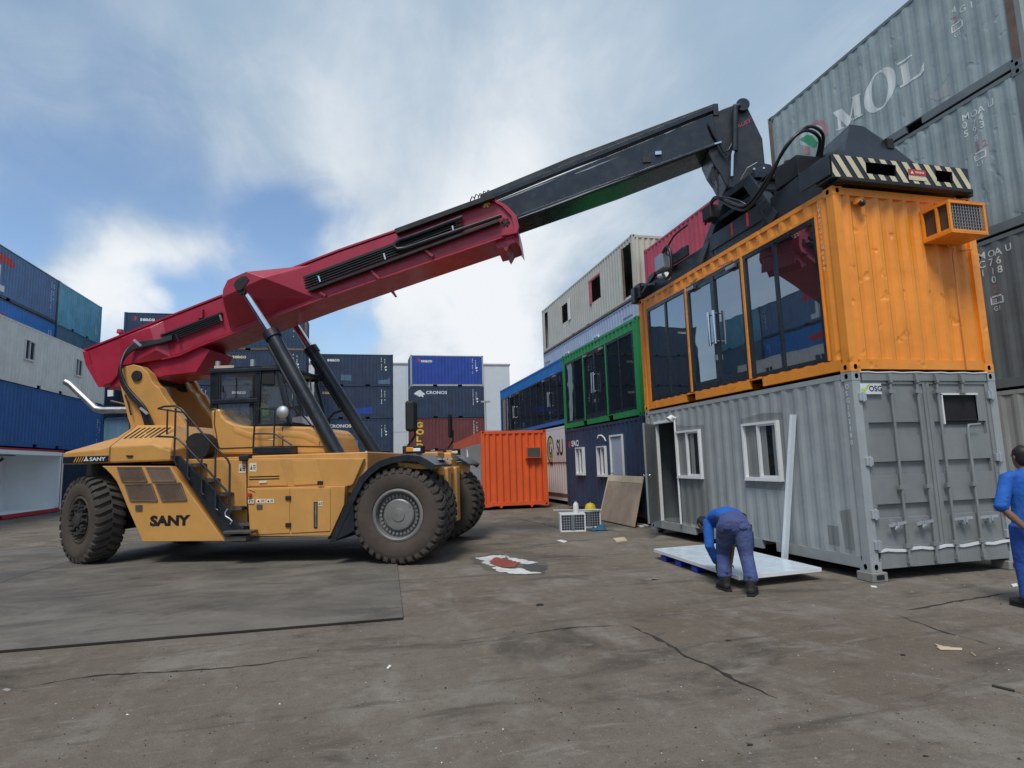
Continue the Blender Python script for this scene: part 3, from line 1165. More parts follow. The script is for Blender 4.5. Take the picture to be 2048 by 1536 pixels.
for (x, y, lab) in ((CX + .09, CY + .09, 'concrete block under the near left corner of the grey container'), (CX + 2.33, CY + .09, 'concrete block under the near right corner of the grey container'),
                    (CX + .09, CY + 5.95, 'concrete block under the far left corner of the grey container')):
    t = thing('concrete_block', lab, 'block', (x, y, 0), 0, 'blocks under the grey container')
    MB().box(-.12, .12, -.13, .13, .0, .117).obj('block', 'concrete', t, bevel=.012)
    MB().box(-.06, .06, -.135, -.129, .03, .09).obj('recess', 'matt_black', t)

# --- orange container
oz0 = gz0 + STEP
oz = (.345, 5.675, .195, 2.30)
orange = Box('bright orange glass-fronted container lifted onto the grey one by the truck', 'orange_paint', (CX, CY, oz0), openings={'xm': [oz]}, lining='stone_grey_paint')
orange.glazing('xm', 3.955, 5.667, .20, 2.295, [4.736], glass='mirror_glass')
orange.glazing('xm', 2.095, 3.895, .20, 2.295, [2.999], door=True, glass='mirror_glass')
orange.glazing('xm', .355, 2.035, .20, 2.295, [1.18], glass='mirror_glass')
mb = MB()
for s in (2.065, 3.925):
    orange.fbox(mb, 'xm', s - .026, s + .026, .197, 2.30, -.07, .004)
orange.fbox(mb, 'xm', .34, 5.69, 2.298, 2.345, -.06, -.003)
orange.fbox(mb, 'xm', 5.672, 5.70, .197, 2.30, -.06, .001)
orange.fbox(mb, 'xm', .325, .352, .197, 2.30, -.06, .001)
mb.obj('mullion', 'orange_paint', orange.root, bevel=.003)
fn = orange.prof['xm'][0]
vs, fs = [], []
for i, ch in enumerate('IVA0CU15G0959'):
    v2, f2 = glyphs(ch, .01)
    o = len(vs)
    vs += [fn(6.058 - .30 + a * .075, 2.40 - i * .078 + b * .075, .005) for a, b in v2]
    fs += [[j + o for j in f] for f in f2]
MB().add(vs, fs).obj('lettering', 'letter_white', orange.root)
# air-conditioner cage on the near end: tray, frame, unit with grille
acx0, acx1 = 1.46, 2.10
acy = -.44
mb = MB()
z0, z1 = 1.865, 2.27
mb.box(acx0, acx1, acy, 0, z0 - .02, z0)
for x in (acx0, acx1 - .035):
    for y in (acy, -.26, -.036):
        mb.box(x, x + .035, y, y + .035, z0, z1)
for x in (acx0, acx1 - .035):
    mb.box(x, x + .035, acy, 0, z1, z1 + .035)
    mb.box(x + .001, x + .034, acy + .001, 0, z0, z0 + .05)
for zz in (z0, z1 - .0):
    mb.box(acx0 + .035, acx1 - .035, acy, acy + .035, zz, zz + .035)
mb.box(acx0 - .001, acx1 + .001, acy, 0, z1 + .035, z1 + .045)
cage = mb.obj('air_conditioner_cage', 'orange_paint', orange.root, bevel=.004)
mb = MB()
mb.box(acx0 + .04, acx1 - .04, acy + .045, .04, z0 + .002, z1 - .002)
mb.obj('cooling_unit', 'mesh_brown', cage)
mb = MB()
for i in range(1, 12):
    x = acx0 + .035 + (acx1 - acx0 - .07) * i / 12
    mb.tube([(x, acy + .02, z0 + .035), (x, acy + .02, z1)], .003, 4)
for i in range(1, 8):
    z = z0 + .035 + (z1 - z0 - .035) * i / 8
    mb.tube([(acx0 + .035, acy + .016, z), (acx1 - .035, acy + .016, z)], .0035, 4)
mb.obj('grille', 'galvanised', cage)
mb = MB()
mb.tube([(1.86, -.02, 1.84), (1.95, -.04, 1.78), (1.93, -.03, 1.70), (1.93, -.03, .05)], .012, 8)
mb.tube([(2.1, -.02, 1.78), (2.30, -.02, 1.80)], .012, 8)
mb.obj('drain_pipe', 'orange_paint', orange.root, smooth=50)
mb = MB()
mb.hull([(.33, 0, 2.43), (.45, 0, 2.43), (.33, 0, 2.34), (.45, 0, 2.34), (.36, -.07, 2.40), (.42, -.07, 2.40), (.36, -.07, 2.35), (.42, -.07, 2.35)])
cm_ = mb.obj('security_camera', 'orange_paint', orange.root)
mb = MB()
mb.tube([(.39 + .0, -.06 - .012 * i, 2.355 - .012 * i) for i in range(6)], [.03, .045, .05, .048, .036, .012], 12)
mb.obj('camera_dome', 'gloss_black', cm_, smooth=60)

# --- green glass container over the navy one
vz0 = .14
navy = Box('navy blue container with two white windows, behind the leaning plywood', 'navy_paint', (6.95, 14.15, vz0),
           openings={'xm': [(1.10, 1.78, 1.05, 1.95), (2.95, 3.62, 1.03, 1.93), (3.95, 4.72, .2, 2.15)]})
navy.window('xm', 1.15, 1.73, 1.10, 1.90, sash=.5, proud=.06)
navy.window('xm', 3.0, 3.57, 1.08, 1.88, sash=.5, proud=.06)
mb = MB()
navy.fbox(mb, 'xm', 3.96, 4.71, .2, 2.13, -.05, -.015)
nd = mb.obj('door', 'pale_blue_grey_paint', navy.root, bevel=.005)
mb = MB()
for a in ((3.90, 3.95, .2, 2.2), (4.72, 4.77, .2, 2.2), (3.95, 4.72, 2.15, 2.2)):
    navy.fbox(mb, 'xm', *a, -.06, .02)
mb.obj('door_frame', 'white_paint', navy.root)
mb = MB()
fn = navy.prof['xm'][0]
mb.tube([fn(4.03, 1.13, -.015), fn(4.03, 1.13, .05)], .02, 8)
mb.obj('handle', 'chrome', nd)
mb = MB()
mb.tube([fn(3.68, 2.05, .03), fn(3.64, 2.15, .06), fn(3.6, 2.22, .12), fn(3.52, 2.22, .18), fn(3.48, 2.14, .2)], .022, 8)
mb.obj('lamp', 'white_paint', navy.root, smooth=50)
navy.text('xm', 'SEACO', .60, 2.0, .26, sx=.80, bold=.035)
navy.shape('xm', [[(.42 + .11 * math.cos(i * .5), 2.07 + .13 * math.sin(i * .5)) for i in range(12)]], 'letter_red')
gz_ = (.20, 5.72, .2, 2.28)
green = Box('bright green glass-fronted container standing on the navy one', 'green_paint', (6.95, 14.15, vz0 + STEP), openings={'xm': [gz_]}, lining='stone_grey_paint')
green.glazing('xm', .21, 1.98, .205, 2.275, [1.05])
green.glazing('xm', 2.06, 3.83, .205, 2.275, [2.95], door=True)
green.glazing('xm', 3.91, 5.71, .205, 2.275, [4.80])
mb = MB()
for s in (2.02, 3.87):
    green.fbox(mb, 'xm', s - .026, s + .026, .2, 2.28, -.07, .004)
green.fbox(mb, 'xm', .19, 5.73, 2.278, 2.32, -.06, -.003)
mb.obj('mullion', 'green_paint', green.root, bevel=.003)

# --- blue glazed forty-footer over the white one
white = Box('white container with a round green emblem, half hidden behind the vermilion one', 'white_paint', (7.6, 20.7, .12), L=12.19, H=2.896)
mb = MB()
white.fbox(mb, 'xm', .3, 11.9, 1.50, 2.74, -.006, .012)
white.fbox(mb, 'xm', .3, 11.9, .18, .30, -.006, .010, 1)
pn = mb.obj('printed_panel', ['white_paint', 'brown_rust'], white.root)
s_, z_ = LS(white, 1120, 908)
white.text('xm', 'SU', s_ - .35, z_ - .03, .85, 'letter_black', bold=.02, sx=.8, flat=True, lift=.018)
s_, z_ = LS(white, 1103, 897)
for (r0, r1, mt, ph) in ((.58, .50, 'letter_black', 0), (.46, .36, 'lime', .6), (.32, .25, 'letter_green', 1.2), (.2, .12, 'letter_black', 2)):
    poly = []
    for i in range(20):
        a = ph + i / 19 * 5.2
        poly.append((s_ - .1 + .8 * r0 * math.cos(a), z_ - .05 + r0 * math.sin(a)))
    for i in range(19, -1, -1):
        a = ph + i / 19 * 5.2
        poly.append((s_ - .1 + .8 * r1 * math.cos(a), z_ - .05 + r1 * math.sin(a)))
    fnw = white.prof['xm'][0]
    quads = [fnw(a, b, .018) for a, b in poly]
    MB().add(quads, [(i, i + 1, 38 - i, 39 - i) for i in range(19)]).obj('emblem', mt, white.root)
bluez = (.16, 12.0, .13, 2.08)
blue = Box('long bright blue container with a row of dark glass panels, left of the green one', 'bright_blue_paint', (7.6, 20.7, .12 + 2.896 + .05), L=12.19, openings={'xm': [bluez]}, frame_mat='bright_blue_paint', lining='stone_grey_paint', pockets=False)
for i in range(6):
    a = .17 + i * 1.97
    blue.glazing('xm', a, a + 1.95, .135, 2.075, [a + .98], door=(i in (1, 4)), closers=(i in (1, 4)))
blue.text('xm', 'z', .3, .2, .01, 'letter_navy') if False else None

# --- cream over pale blue-grey, further back
Xc = 10.3
supA = Box('pale grey container at the bottom behind the green one', 'stone_grey_paint', (Xc, 21.0, 0.0), L=12.19)
supB = Box('pale grey container second up behind the green one', 'stone_grey_paint', (Xc, 21.0, STEP), L=12.19)
tmpc = type('T', (), {})()
tmpc.L = 12.19
tmpc.root = type('R', (), {})()
tmpc.root.location = Vector((Xc, 21.0, 2 * STEP))
pz = 2 * STEP
def rect(u0, v0, u1, v1, zoff):
    tmpc.root.location = Vector((Xc, 21.0, zoff))
    a = LS(tmpc, u0, v0)
    b = LS(tmpc, u1, v1)
    return (a[0], b[0], b[1], a[1])
w1 = rect(1194, 676 + 40, 1203, 694 + 10, pz)
pale = Box('pale blue-grey container below the cream one, above the green roof', 'pale_blue_grey_paint', (Xc, 21.0, pz), L=12.19)
for (u0, v0, u1) in ((1188, 716, 1198), (1130, 740, 1139)):
    a = rect(u0, v0 - 38, u1, v0 - 10, pz)
    pale.window('xm', a[0], a[0] + .55, 1.15, 1.95, proud=.04)
for sd in (.35, 11.0):
    mb = MB()
    pale.fbox(mb, 'xm', sd, sd + .85, .2, 2.05, -.05, -.004)
    pale.fbox(mb, 'xm', sd - .02, sd + .87, 2.052, 2.10, -.05, .02)
    mb.obj('door', 'pale_blue_grey_paint', pale.root)
cz = 3 * STEP
od1 = rect(1243, 505, 1266, 596, cz)
od2 = rect(1088, 622, 1097, 694, cz)
ow1 = rect(1182, 560, 1201, 606, cz)
ow2 = rect(1123, 602, 1137, 636, cz)
ops = [(od1[0], od1[1], .25, 2.32), (od2[0], od2[1], .25, 2.32), (ow1[0], ow1[1], 1.0, 2.0), (ow2[0], ow2[1], 1.0, 1.95)]
cream = Box('cream container on top of its stack with ragged door and window holes', 'cream_paint', (Xc, 21.0, cz), L=12.19, openings={'xm': ops})
mb = MB()
cream.fbox(mb, 'xm', ow1[0] - .3, ow1[0] - .02, .95, 2.02, -.005, .015)
cream.fbox(mb, 'xm', ow1[0] - .34, ow1[1] + .05, 2.02, 2.10, -.04, .02)
mb.obj('shutter', 'raspberry_paint', cream.root)
mb = MB()
cream.fbox(mb, 'xm', ow2[1], ow2[1] + .3, .95, 2.05, -.005, .03)
mb.obj('shutter', 'off_white_paint', cream.root)
mb = MB()
cream.fbox(mb, 'xm', od1[0] - .03, od1[0], .2, 2.36, -.08, .012)
cream.fbox(mb, 'xm', .18, 12.0, .02, .11, -.0, .03)
mb.obj('trim', 'brown_rust', cream.root)

# --- raspberry red one on its stack
hr = 2.277
for k, (mt, lab) in enumerate((('stone_grey_paint', 'grey container at the bottom of the stack under the raspberry red one'),
                               ('stone_grey_paint', 'grey container second up in the stack under the raspberry red one'),
                               ('stone_grey_paint', 'grey container directly under the raspberry red one'))):
    Box(lab, mt, (10.4, 14.2, k * (hr + .006)), H=hr)
raspberry = Box('raspberry red container behind the black lifting frame, top of its stack', 'raspberry_paint', (10.4, 14.2, 6.849))

# --- weathered stack at far right
mo = []
for k, (mt, lab) in enumerate((('stone_grey_paint', 'light grey ribbed container at ground level behind the standing worker'),
                               ('dark_grey_paint', 'dark grey container with white codes, right behind the orange one'),
                               ('weathered_grey_paint', 'weathered grey-green container with white codes, second from the top at right'),
                               ('weathered_grey_paint', 'weathered grey-green container with big white MOL letters, topmost at right'))):
    mo.append(Box(lab, mt, (10.4, 6.80, .01 + k * STEP), corr_d=.014, frame_mat='dark_grey_paint' if k else None))
MOL = mo[3]
for y_ in (.002, 6.058 - .128):
    MB().box(-.004, .02, y_, y_ + .126, .118, 2.473).obj('rusted_post', 'brown_rust', MOL.root)


def px_poly(box, pts, sx=3.657, ox=1500, oy=0):
    return [LS(box, ox + a / sx, oy + b / sx) for a, b in pts]


strokes = [
    [(634, 832), (655, 823), (666, 945), (646, 952)], [(628, 957), (684, 934), (683, 925), (627, 948)],
    [(600, 826), (668, 792), (744, 870), (712, 928)], [(712, 922), (726, 905), (768, 716), (754, 712)],
    [(748, 710), (797, 686), (811, 836), (764, 856)], [(745, 712), (805, 678), (806, 688), (746, 722)], [(750, 868), (820, 830), (820, 842), (752, 880)],
    [(1096, 484), (1154, 447), (1174, 590), (1120, 626)], [(1072, 468), (1182, 396), (1184, 408), (1076, 480)],
    [(1096, 630), (1165, 588), (1236, 536), (1244, 552), (1100, 644)], [(1236, 536), (1258, 478), (1276, 452), (1274, 516), (1244, 552)]]
for i_, st in enumerate(strokes[:7]):
    MOL.shape('xm', [px_poly(MOL, st)], 'letter_white', 'letter_stroke', .003 + .0012 * i_)
so, zo = px_poly(MOL, [(945, 660)])[0]
oring = []
N = 28
def oe(w, h, a, k=.12):
    x, y = w * math.cos(a), h * math.sin(a)
    return (so + x + k * y, zo + y)
for i in range(N):
    a, b = 2 * math.pi * i / N, 2 * math.pi * (i + 1) / N
    MOL.shape('xm', [[oe(.40, .41, a), oe(.40, .41, b), oe(.235, .375, b, .02), oe(.235, .375, a, .02)]], 'letter_white', 'letter_stroke') if False else oring.append([oe(.40, .41, a), oe(.40, .41, b), oe(.21, .37, b, .02), oe(.21, .37, a, .02)])
MOL.shape('xm', oring, 'letter_white', 'letter_stroke')
for i_, st in enumerate(strokes[7:]):
    MOL.shape('xm', [px_poly(MOL, st)], 'letter_white', 'letter_stroke', .003 + .0012 * i_)
# round emblem: pale disc, pink band, green patch
ring = [(440, 910), (480, 880), (530, 880), (560, 920), (568, 985), (545, 1040), (520, 1060), (535, 1000), (530, 930), (495, 905), (455, 925), (415, 960), (400, 950)]
MOL.shape('xm', [px_poly(MOL, [(352, 1005), (400, 955), (470, 905), (525, 925), (535, 1000), (500, 1060), (430, 1075), (370, 1060)])], 'letter_faded', 'emblem')
MOL.shape('xm', [px_poly(MOL, ring[:5] + [(535, 1000), (530, 930), (495, 905), (440, 935)])], 'letter_pink', 'emblem', .0055)
MOL.shape('xm', [px_poly(MOL, [(365, 1020), (410, 985), (450, 990), (480, 1030), (500, 1040), (470, 1075), (430, 1062), (400, 1040)])], 'letter_green', 'emblem', .0075)
MOL.shape('xm', [px_poly(MOL, [(380, 1075), (430, 1085), (440, 1120), (400, 1128)])], 'letter_pink', 'emblem', .006)
MOL.shape('xm', [px_poly(MOL, [(1300, 710), (1380, 650), (1460, 615), (1462, 690), (1360, 735)])], 'stone_grey_paint', 'paint_patch')


def code(box, rows, size, mt='letter_white'):
    for ch, u, v in rows:
        s, z = LS(box, u, v)
        box.text('xm', ch, s - size * .33, z - size * .36, size, 'letter_pink' if ch == '2' else mt, bold=.012)


code(mo[2], [('M', 1929, 234), ('O', 1946, 227), ('A', 1961, 218), ('U', 1980, 206), ('0', 1930, 249), ('7', 1949, 246), ('4', 1962, 233),
             ('5', 1933, 266), ('9', 1950, 259), ('3', 1965, 247), ('8', 1953, 275), ('2', 1956, 292), ('2', 1970, 284)], .17)
code(mo[1], [('M', 1961, 512), ('O', 1980, 507), ('A', 1995, 502), ('U', 2015, 494), ('C', 1963, 529), ('7', 1982, 523), ('6', 1998, 519),
             ('1', 1967, 545), ('1', 1986, 541), ('8', 2001, 537), ('0', 1988, 558), ('2', 1991, 577)], .17)
code(mo[3], [('4', 1908, 18), ('2', 1911, 36), ('G', 1924, 18), ('1', 1943, 7)], .17)
for bx, u, v in ((mo[1], 1994, 605), (mo[2], 1960, 316), (mo[3], 1914, 57)):
    s, z = LS(bx, u, v)
    for (a, b, c, d) in ((-.11, .11, .10, .125), (-.11, .11, -.02, .005), (-.11, -.085, .0, .12), (.085, .11, .0, .12)):
        bx.shape('xm', [[(s + a, z + c), (s + b, z + c), (s + b, z + d), (s + a, z + d)]], 'letter_white', 'code_frame')
    bx.text('xm', '22', s - .08, z + .02, .075, bold=.02)
    bx.text('xm', 'G1', s - .08, z - .13, .11, bold=.01)

# --- vermilion container with open side
az = rad(3.8)
verm = Box('vermilion container with an open white-lined side and a small cooling unit', 'vermilion_paint', (4.23, 21.6, .1), rot=-az, W=2.42, H=2.72, L=12.19, open_faces=('xm',), lining='white_lining', pockets=False)
mb = MB()
verm.fbox(mb, 'xm', .13, 12.06, 2.30, 2.632, -.04, -.004)
mb.obj('fascia', 'vermilion_paint', verm.root)
mb = MB()
mb.box(.03, .09, 5.2, 5.28, .2, 2.3)
mb.obj('inner_post', 'white_lining', verm.root)
mb = MB()
for x in (.68, 1.80):
    mb.hull([(x - .07, 0, .03), (x + .07, 0, .03), (x - .07, .06, .03), (x + .07, .06, .03), (x, 0, -.06), (x, .05, -.06)])
mb.hull([(.16, .0, .03), (.42, .0, .03), (.16, 0, -.02), (.16, .05, .03), (.42, .05, .03), (.16, .05, -.02)])
mb.hull([(2.34, .0, .03), (2.08, .0, .03), (2.34, 0, -.02), (2.34, .05, .03), (2.08, .05, .03), (2.34, .05, -.02)])
mb.obj('foot', 'vermilion_paint', verm.root)
mb = MB()
mb.box(1.60, 2.18, -.16, 0, 1.70, 1.725)
for x in (1.64, 2.14):
    mb.box(x, x + .03, -.14, 0, 1.725, 2.06)
mb.box(1.64, 2.17, -.14, 0, 2.06, 2.09)
cg = mb.obj('air_conditioner_cage', 'vermilion_paint', verm.root)
MB().box(1.67, 2.14, -.13, .02, 1.726, 2.06).obj('cooling_unit', 'mesh_brown', cg)
mb = MB()
for i in range(9):
    mb.box(1.675, 2.135, -.138, -.131, 1.75 + i * .034, 1.762 + i * .034)
mb.obj('grille', 'dark_grey_paint', cg)

# ------------------------------------------------------------------ containers, far ones
GRP = 'shipping containers stacked round the yard'


def id_marks(box, face, s, z0, z1, cols=2, seed=0, w=.09):
    rn = random.Random(seed)
    polys = []
    for c in range(cols):
        z = z1 - c * .12
        while z > z0 + (0 if c == 0 else .5):
            h = .085
            if rn.random() < .82:
                ww = w * rn.uniform(.5, 1)
                x = s + c * .26
                polys.append([(x, z - h), (x + ww, z - h), (x + ww, z), (x, z)])
            z -= h + .05
    box.shape(face, polys, 'letter_faded', 'code_marks')


def far_stack(x, yfront, specs, z0=0.0, step=STEP, L=6.058):
    out = []
    for k, (mt, lab, fm) in enumerate(specs):
        b = Box(lab, mt, (x, yfront + 2.438, z0 + k * step), rot=rad(-90), L=L, frame_mat=fm)
        out.append(b)
    return out


# far_stack containers lie across the view: their near long side is local +x
Cs = far_stack(-3.45, 49.4, [
    ('dark_navy_paint', 'dark navy container at ground level behind the lift cylinders', None),
    ('dark_navy_paint', 'dark blue container with CRONOS lettering behind the lift cylinders', None),
    ('dark_navy_paint', 'blue container with tan seaco lettering behind the lift cylinders', None),
    ('dark_navy_paint', 'dark blue container with white seaco lettering, top of the middle stack', None)], .25)
Ds = far_stack(3.98, 49.4, [
    ('maroon_paint', 'maroon container at ground level behind the front tyres', None),
    ('maroon_paint', 'maroon container with yellow GOLD lettering behind the mirror', None),
    ('dark_navy_paint', 'navy container with white globe emblem and CRONOS lettering', None),
    ('royal_blue_paint', 'royal blue container with small white seaco lettering, pale corner posts', 'stone_grey_paint')], .25)
B0 = far_stack(-22.2, 47.6, [
    ('dark_navy_paint', 'dark blue container at ground level, between the left row and the rear stacks', None), ('steel_blue_paint', 'steel blue container second up, seen past the exhaust pipe', None),
    ('navy_paint', 'blue container third up, seen just under the tail of the red boom', None)], 0)
B1 = far_stack(-16.05, 47.0, [
    ('dark_navy_paint', 'dark blue container at ground level behind the rear hood', None), ('dark_navy_paint', 'dark blue container second up behind the rear hood', None),
    ('dark_navy_paint', 'dark blue container third up behind the boom pivot', None), ('dark_navy_paint', 'dark blue container fourth up behind the boom pivot', None),
    ('navy_paint', 'blue container with white seaco lettering, top left above the red boom', None)], 0)
B2 = far_stack(-9.93, 47.0, [
    ('dark_navy_paint', 'dark blue container at ground level behind the cab', None), ('dark_navy_paint', 'dark blue container second up behind the cab', None),
    ('dark_navy_paint', 'dark blue container with white seaco lettering behind the cab windows', None), ('dark_navy_paint', 'dark blue container with pale seaco lettering above the cab roof', None),
    ('navy_paint', 'dark blue container at the top, mostly behind the red boom', 'brown_rust')], 0)
for bx, mt, s in ((Cs[3], 'letter_white', .95), (Cs[2], 'letter_tan', .6), (B2[3], 'stripe_cream', .95), (B2[2], 'letter_white', 1.0), (B1[4], 'letter_white', 1.0), (Ds[3], 'letter_white', .85)):
    bx.text('xp', 'seaco', s, 2.0, .36, mt, bold=.035, sx=1.15)
for bx in (B1[4], Ds[3]):
    bx.shape('xp', [[(.55, 2.02), (.72, 2.02), (.82, 2.16), (.72, 2.3), (.55, 2.3), (.66, 2.16)]], 'letter_red')
Cs[1].text('xp', 'CRONOS', 1.1, 1.95, .34, 'letter_white', bold=.03, sx=1.2)
Ds[2].text('xp', 'CRONOS', 1.25, 1.98, .34, 'letter_white', bold=.03, sx=1.2)
Ds[2].shape('xp', [[(.25, 2.0), (.6, 2.25), (.8, 2.3), (.95, 2.15), (1.2, 1.95), (1.0, 1.9), (1.05, 1.7), (.85, 1.8), (.7, 1.75), (.55, 1.85)]], 'letter_white', 'emblem')
Ds[1].text('xp', 'GOLD', .42, 1.88, .56, 'letter_yellow', bold=.05, vertical=True, vstep=1.02, sx=1.35)
Ds[1].text('xp', '5', 4.7, 2.0, .25, 'letter_faded') if False else None
Cs[1].shape('xp', [[(1.75, .35), (3.3, .3), (3.35, .95), (1.75, .9)]], 'bright_blue_paint', 'paint_patch')
Cs[3].shape('xp', [[(2.0, .5), (2.8, .45), (2.8, .9), (2.0, .95)]], 'steel_blue_paint', 'paint_patch')
Cs[3].shape('xp', [[(4.9, .2), (5.8, .2), (5.8, .75), (5.6, .55), (4.9, .5)]], 'steel_blue_paint', 'paint_patch')
Cs[2].shape('xp', [[(2.2, .45), (4.4, .4), (4.4, .95), (2.9, .8)]], 'royal_blue_paint', 'paint_patch')
sd = 0
for st in (Cs, Ds, B1, B2):
    for bx in st:
        sd += 1
        id_marks(bx, 'xp', 5.1, 1.0, 2.35, 2, sd)
        for zz in (1.25, 1.48):
            if sd % 3:
                bx.shape('xp', [[(5.45, zz), (5.58, zz + .09), (5.52, zz + .16), (5.40, zz + .12)]], 'letter_white', 'marking')

# left-hand row: upper boxes set back, lower ones nearer; local +x side faces the yard
XA = -17.0
def left_box(lab, mt, yfar, z, X, L=12.19, H=GH, **k):
    return Box(lab, mt, (X - 2.438, yfar - L, z), L=L, H=H, **k)


H5 = [k * STEP for k in range(5)]
a_top = left_box('blue container with large white letters and red marks, top left of the photo', 'faded_blue_paint', 39.72, H5[4], XA, frame_mat='dark_navy_paint')
a_2 = left_box('blue container with a red mark, just above the off-white one with windows', 'bright_blue_paint', 39.72, H5[3], XA, frame_mat='dark_navy_paint')
l_top = left_box('faded light blue container, topmost on the left beside the dark blue one', 'sky_blue_paint', 45.82, H5[4], XA, L=6.058)
l_2 = left_box('steel blue container under the faded light blue one', 'steel_blue_paint', 45.82, H5[3], XA, L=6.058)
for k, nm in enumerate(('bottom', 'second', 'third')):
    left_box('blue container under the steel blue one, %s of its stack' % {'bottom': 'at the bottom', 'second': 'second up', 'third': 'third up'}[nm], 'dark_navy_paint', 45.82, H5[k], XA, L=6.058)
    left_box('blue container behind the off-white one, %s' % {'bottom': 'at the bottom of the rear row', 'second': 'second up in the rear row', 'third': 'third up in the rear row'}[nm], 'dark_navy_paint', 39.72, H5[k], XA)
# lettering that runs out of the frame
ytx = PX(23, 575, XA).y
sL = ytx - (39.72 - 12.19)
a_top.text('xp', 'YML', sL - 3.4, .42, 1.62, 'letter_white', bold=.05, sx=.92)
a_top.shape('xp', [[(sL - 2.2, 1.75), (sL - .1, 1.75), (sL + .35, 1.95), (sL - .1, 2.2), (sL - 2.2, 2.2)]], 'letter_red')
a_2.shape('xp', [[(sL - 2.2, 1.45), (sL - .5, 1.45), (sL - .15, 1.65), (sL - .5, 1.9), (sL - 2.2, 1.9)]], 'letter_red')
id_marks(a_top, 'xp', 11.3, .8, 2.3, 2, 51)
id_marks(a_2, 'xp', 11.3, 1.1, 2.2, 2, 52)
id_marks(l_top, 'xp', 5.2, 1.2, 2.3, 2, 53)
l_top.shape('xp', [[(5.2, .5), (5.4, .5), (5.4, 1.2), (5.2, 1.2)]], 'letter_yellow', 'marking')
XB = -13.8
zB = 2.92
offw = None
yw = 38.15
fw = lambda u, v: PX(u, v, XB)
wy = [(fw(50, 690).y, fw(70, 690).y), (fw(151, 728).y, fw(164, 728).y)]
opw = [(a - (yw - 12.19), b - (yw - 12.19), 1.12, 2.0) for a, b in wy]
offw = left_box('off-white container with two small windows above the blue one', 'off_white_paint', yw, zB + STEP, XB, openings={'xp': opw})
for o_ in opw:
    offw.window('xp', o_[0] + .04, o_[1] - .04, o_[2] + .04, o_[3] - .04, proud=.04)
lowb = left_box('strong blue ribbed container between the off-white one and the open red-framed one', 'blue_paint', yw, zB, XB)
id_marks(lowb, 'xp', 11.5, .5, 1.9, 2, 54)
yb = PX(128, 905, XB).y
redbox = left_box('red-framed open container with white lining and a black spotlight', 'white_lining', yb, .0, XB, H=2.896, frame_mat='frame_red_paint', open_faces=('xp',), lining='white_lining')
mb = MB()
redbox.fbox(mb, 'xp', .14, 12.05, 2.62, 2.79, -.05, -.01)
mb.box(2.438 - .12, 2.438 - .02, 12.19 - .24, 12.19 - .1551, .21, 2.60)
mb.obj('fascia', 'white_lining', redbox.root)
ysp = PX(18, 905, XB).y - (yb - 12.19)
mb = MB()
mb.tube([(2.2, ysp - 1.0, 2.58), (2.2, ysp + 1.0, 2.58)], .02, 6)
tr = mb.obj('lamp_track', 'matt_black', redbox.root)
mb = MB()
mb.tube([(2.2, ysp, 2.56), (2.2, ysp, 2.44)], .012, 6)
mb.tube([(2.22, ysp + .06, 2.45), (2.1, ysp - .1, 2.28)], .055, 10)
mb.obj('spotlight', 'matt_black', tr)
mb = MB()
mb.box(2.44, 2.452, 12.19 - .14, 12.19 - .003, .12, 2.78)
mb.obj('post_cladding', 'white_paint', redbox.root)
MB().box(.082, .09, ysp - .25, ysp + .25, 1.15, 1.25).obj('wall_vent', 'stone_grey_paint', redbox.root)
# the row runs on towards the viewer's left, outside the frame, and shows only in the glass of the orange one
proto = None
k_ = 0
for yy in (24.5, 12.25, 0.0):
    for lev, (mt) in enumerate(('dark_navy_paint', 'steel_blue_paint', 'dark_navy_paint')):
        if lev == 0 and yy > 20:
            continue
        left_box('dark container of the left row, seen only as a reflection in the orange one\'s glass', mt, yy, (zB + lev * STEP - (STEP if yy < 20 else 0)) if yy < 20 else zB + (lev - 1) * STEP, XB,
                 group='containers reflected in the glass')

# far pale warehouse and a lamp post
t = thing('warehouse', 'plain pale grey warehouse rising behind the container stacks', 'building', (2, 64, 0))
MB().box(-8.5, 13.9, 0, 30, 0, 12.25).obj('wall', 'building_white', t)
MB().box(-8.6, 14.0, -.08, 30.1, 12.252, 12.42).obj('roof', 'stone_grey_paint', t)
mb = MB()
mb.box(-8.5, 13.9, -.012, -.002, 5.15, 5.19)
for i in range(1, 8):
    x = -8.5 + i * 2.8
    mb.box(x, x + .02, -.012, -.002, 0, 5.14)
    mb.box(x, x + .02, -.012, -.002, 5.2, 12.2)
mb.obj('panel_seam', 'stone_grey_paint', t)
pp = PY(971, 805, 44)
t = thing('lamp_post', 'thin grey lamp post beside the far right container stack', 'lamp post', (pp.x, 44, 0))
mb = MB()
mb.tube([(0, 0, 0), (0, 0, pp.z)], .05, 8)
mb.obj('post', 'stone_grey_paint', t)
MB().box(-.35, .35, -.08, .08, pp.z, pp.z + .12).obj('lamp_head', 'stone_grey_paint', t)

# ------------------------------------------------------------------ the container-handling truck
TH = rad(21.0)
TD = Vector((math.cos(TH), -math.sin(TH), 0))
TN = Vector((math.sin(TH), math.cos(TH), 0))
TO = Vector((.61, 10.58, 0)) + TN * 2.07
truck = thing('reach_stacker', 'big yellow reach stacker with a crimson and black telescopic boom reaching over the containers', 'truck', TO, -TH)


def SV(u, v, b):
    """truck coordinates (forward, away, up) of a measured point on the upright plane b"""
    p = on_plane(u, v, TO + TN * b, TN)
    q = p - TO
    return Vector((q.dot(TD), b, p.z))


def SP(pix, b):
    return [SV(u, v, b) for u, v in pix]


def plate(pix, b0, b1, mat_, name, parent=truck, bevel=.012, smooth=None):
    pts = SP(pix, b0)
    mb_ = MB().prism(pts, (0, b1 - b0, 0))
    return mb_.obj(name, mat_, parent, bevel=bevel, smooth=smooth)


def zoomA(pts, ox, oy, k):
    return [(ox + x / k, oy + y / k) for x, y in pts]


